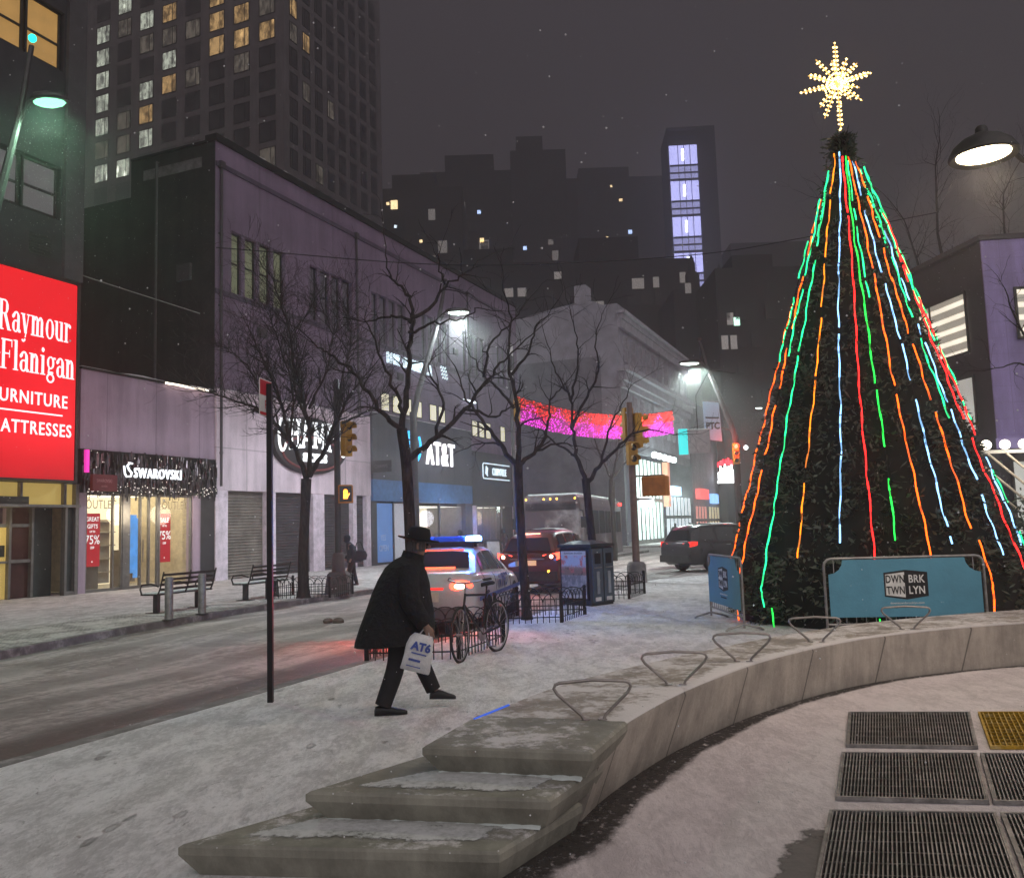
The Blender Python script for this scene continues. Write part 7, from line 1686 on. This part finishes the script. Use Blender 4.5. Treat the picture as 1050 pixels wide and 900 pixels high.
bare_tree((-1.47,12.7,0), 'tall bare tree with crooked sparse limbs behind the walking man', [(0,0,-.05,.13),(.0,0,.2,.095),(-.03,0,1.4,.083),(-.07,0,2.6,.078),(-.13,0,3.18,.08)],
    pxl(S2,423,665,5,[([(414,442),(394,422),(376,396),(358,372),(338,356),(322,345)],.052,.014),([(414,442),(418,400),(421,352),(425,322),(420,292),(405,275),(398,262),(393,222)],.062,.010),([(424,328),(447,308),(462,286),(480,272),(501,254)],.042,.008),([(424,325),(400,318),(378,322),(360,316)],.03,.008),
      ([(419,472),(450,448),(478,420),(500,390),(520,366),(545,342)],.062,.012),([(500,388),(508,352),(530,325),(545,305)],.03,.008),([(423,338),(450,332),(478,331),(497,322)],.03,.008),([(416,425),(402,385),(388,345),(378,320)],.04,.009),([(450,448),(455,405),(440,375),(452,345)],.035,.008),([(462,288),(455,262),(460,240)],.02,.006),([(478,420),(510,428),(530,415),(550,418)],.03,.008)]), 8, 3.6, .15, 1, .48, .25)
S3 = .0184
bare_tree((.17,16.54,0), 'bare tree rising from the hooped guard beside the litter station', [(0,0,-.05,.13),(0,0,.2,.095),(-.05,0,1.4,.083),(-.07,0,2.5,.08),(-.07,0,2.9,.088)],
    pxl(S3,540,635,7,[([(536,480),(518,458),(500,432),(484,408),(478,385)],.07,.014),([(536,480),(538,440),(533,402),(530,370),(533,335),(526,305)],.07,.010),([(537,480),(556,464),(568,440),(572,412),(590,392)],.06,.012),([(534,420),(516,398),(500,382),(488,360)],.04,.010),([(532,385),(552,360),(560,335),(575,318)],.04,.009),([(556,464),(580,458),(600,462)],.035,.01),([(518,458),(500,455),(482,462)],.03,.008)]), 12, 3.4, .2, 1, .6, .15)
S4 = .0217
bare_tree((1.80,19.7,0), 'bare tree behind the litter station before the light curtain', [(0,0,-.05,.13),(0,0,.2,.10),(-.08,0,1.3,.088),(-.15,0,2.3,.085),(-.18,0,2.75,.09)],
    pxl(S4,613,620,9,[([(605,497),(597,470),(593,440),(592,410),(578,382),(570,352)],.07,.012),([(607,497),(622,478),(640,462),(655,450),(676,446),(697,452)],.065,.012),([(593,440),(608,410),(620,385),(618,355),(625,330)],.05,.01),([(597,470),(575,455),(560,440),(548,442)],.04,.01),([(592,412),(600,380),(598,350),(592,320)],.04,.009),([(622,478),(632,440),(648,415),(660,395)],.04,.009)]), 16, 3.2, .2, 1, .7, .1)
# distant trees down the street and behind the plaza
bare_tree((4.9,44.5,0), 'thin dim tree at the rear corner of the bus', [(0,0,-.1,.22),(0,0,2,.17),(.1,0,4,.16)], [([(.1,0,4),(-.5,.3,5.5),(-.9,.2,7)],.10,.02),([(.1,0,4),(.5,-.3,5.8),(.7,.2,7.6)],.10,.02),([(.1,0,4.),(1.2,.3,5.2),(1.9,.4,6.2)],.08,.02)], 20, 3., .3, 1, 1.0)
bare_tree((26.5,52,0), 'large dim bare tree rising behind the violet-lit plaza building', [(0,0,-.1,.5),(0,0,4,.4),(.3,0,8,.36)], [([(.3,0,8),(-3,1,12),(-5,0,17),(-6,1,21)],.26,.05),([(.3,0,8),(1,0,13),(.4,1,18),(0,0,23)],.26,.05),([(.3,0,8),(4,1,12),(7,0,16),(8,0,20)],.24,.05),([(.3,0,9),(-1.5,-1,14),(-2,0,19)],.2,.05),([(1,0,11),(3.5,0,16),(4,0,21)],.2,.05)], 23, 1.7, .4, 2, 3.0)
bare_tree((10.9,16.6,0), 'bare tree standing just beyond the right edge, its twigs reaching into the picture', [(0,0,-.1,.16),(0,0,1.6,.13),(.05,0,3.2,.12)], [([(.05,0,3.2),(-.5,.2,4.3),(-1.0,.1,5.2),(-1.3,0,6.0)],.07,.012),([(.05,0,3.2),(.3,.3,4.6),(.0,.2,6.4)],.07,.012),([(.05,0,3.2),(.9,-.2,4.2),(1.4,.2,5.4)],.06,.012),([(-.5,.2,4.3),(-1.2,-.1,4.5),(-1.8,-.1,4.4)],.035,.01)], 27, 2.6, .1, 1, .6, .4)
m = MB(); q = random.Random(4)
for k in range(7): m.ball((q.gauss(0,.16), q.gauss(0,.10), .03), q.uniform(.06,.13), 8, 0, .7)
sc_ = m.build('snow_clump', pbr('dirty_clump', (.13,.10,.085), .9, var=.3, scale=9, bump=.8)); sc_.location = (-3.95,18.4,-.13); tag(sc_, 'brown clump of dirty frozen snow lying in the road behind the walking man', 'snow clump')
# ------------------------------------------------------------------ snow in the air
q = random.Random(33); m = MB()
for _ in range(3600):
    y = 2.2+26*q.random()**1.3; x = q.uniform(-.75,.75)*y; z = q.uniform(.05, 1.7+.62*y)
    m.octa((x,y,min(z,14)), q.uniform(.0016,.0038))
for _ in range(260):
    m.octa((4.75+q.gauss(0,.7), 8.3+q.gauss(0,.7), 5.0-abs(q.gauss(0,1.3))), q.uniform(.0018,.0035))
for (lx_, ly_, lz_) in ((-8.1,15,9.3),(-1.85,32,9.5),(9.05,43,9.3),(21.4,75,11)):  # extra flakes added below the street lamps to give them a glow
    for _ in range(900):
        dz = abs(q.gauss(0,1.5)); m.octa((lx_+q.gauss(0,.35+.45*dz), ly_+q.gauss(0,.35+.45*dz), lz_-.1-dz), q.uniform(.0035,.008)*(.7 if ly_ < 20 else 1 if ly_ < 40 else 1.5))
tag(m.build('falling_snow', pbr('snow_flake', (.75,.75,.76), .8, var=.02)), kind='stuff')
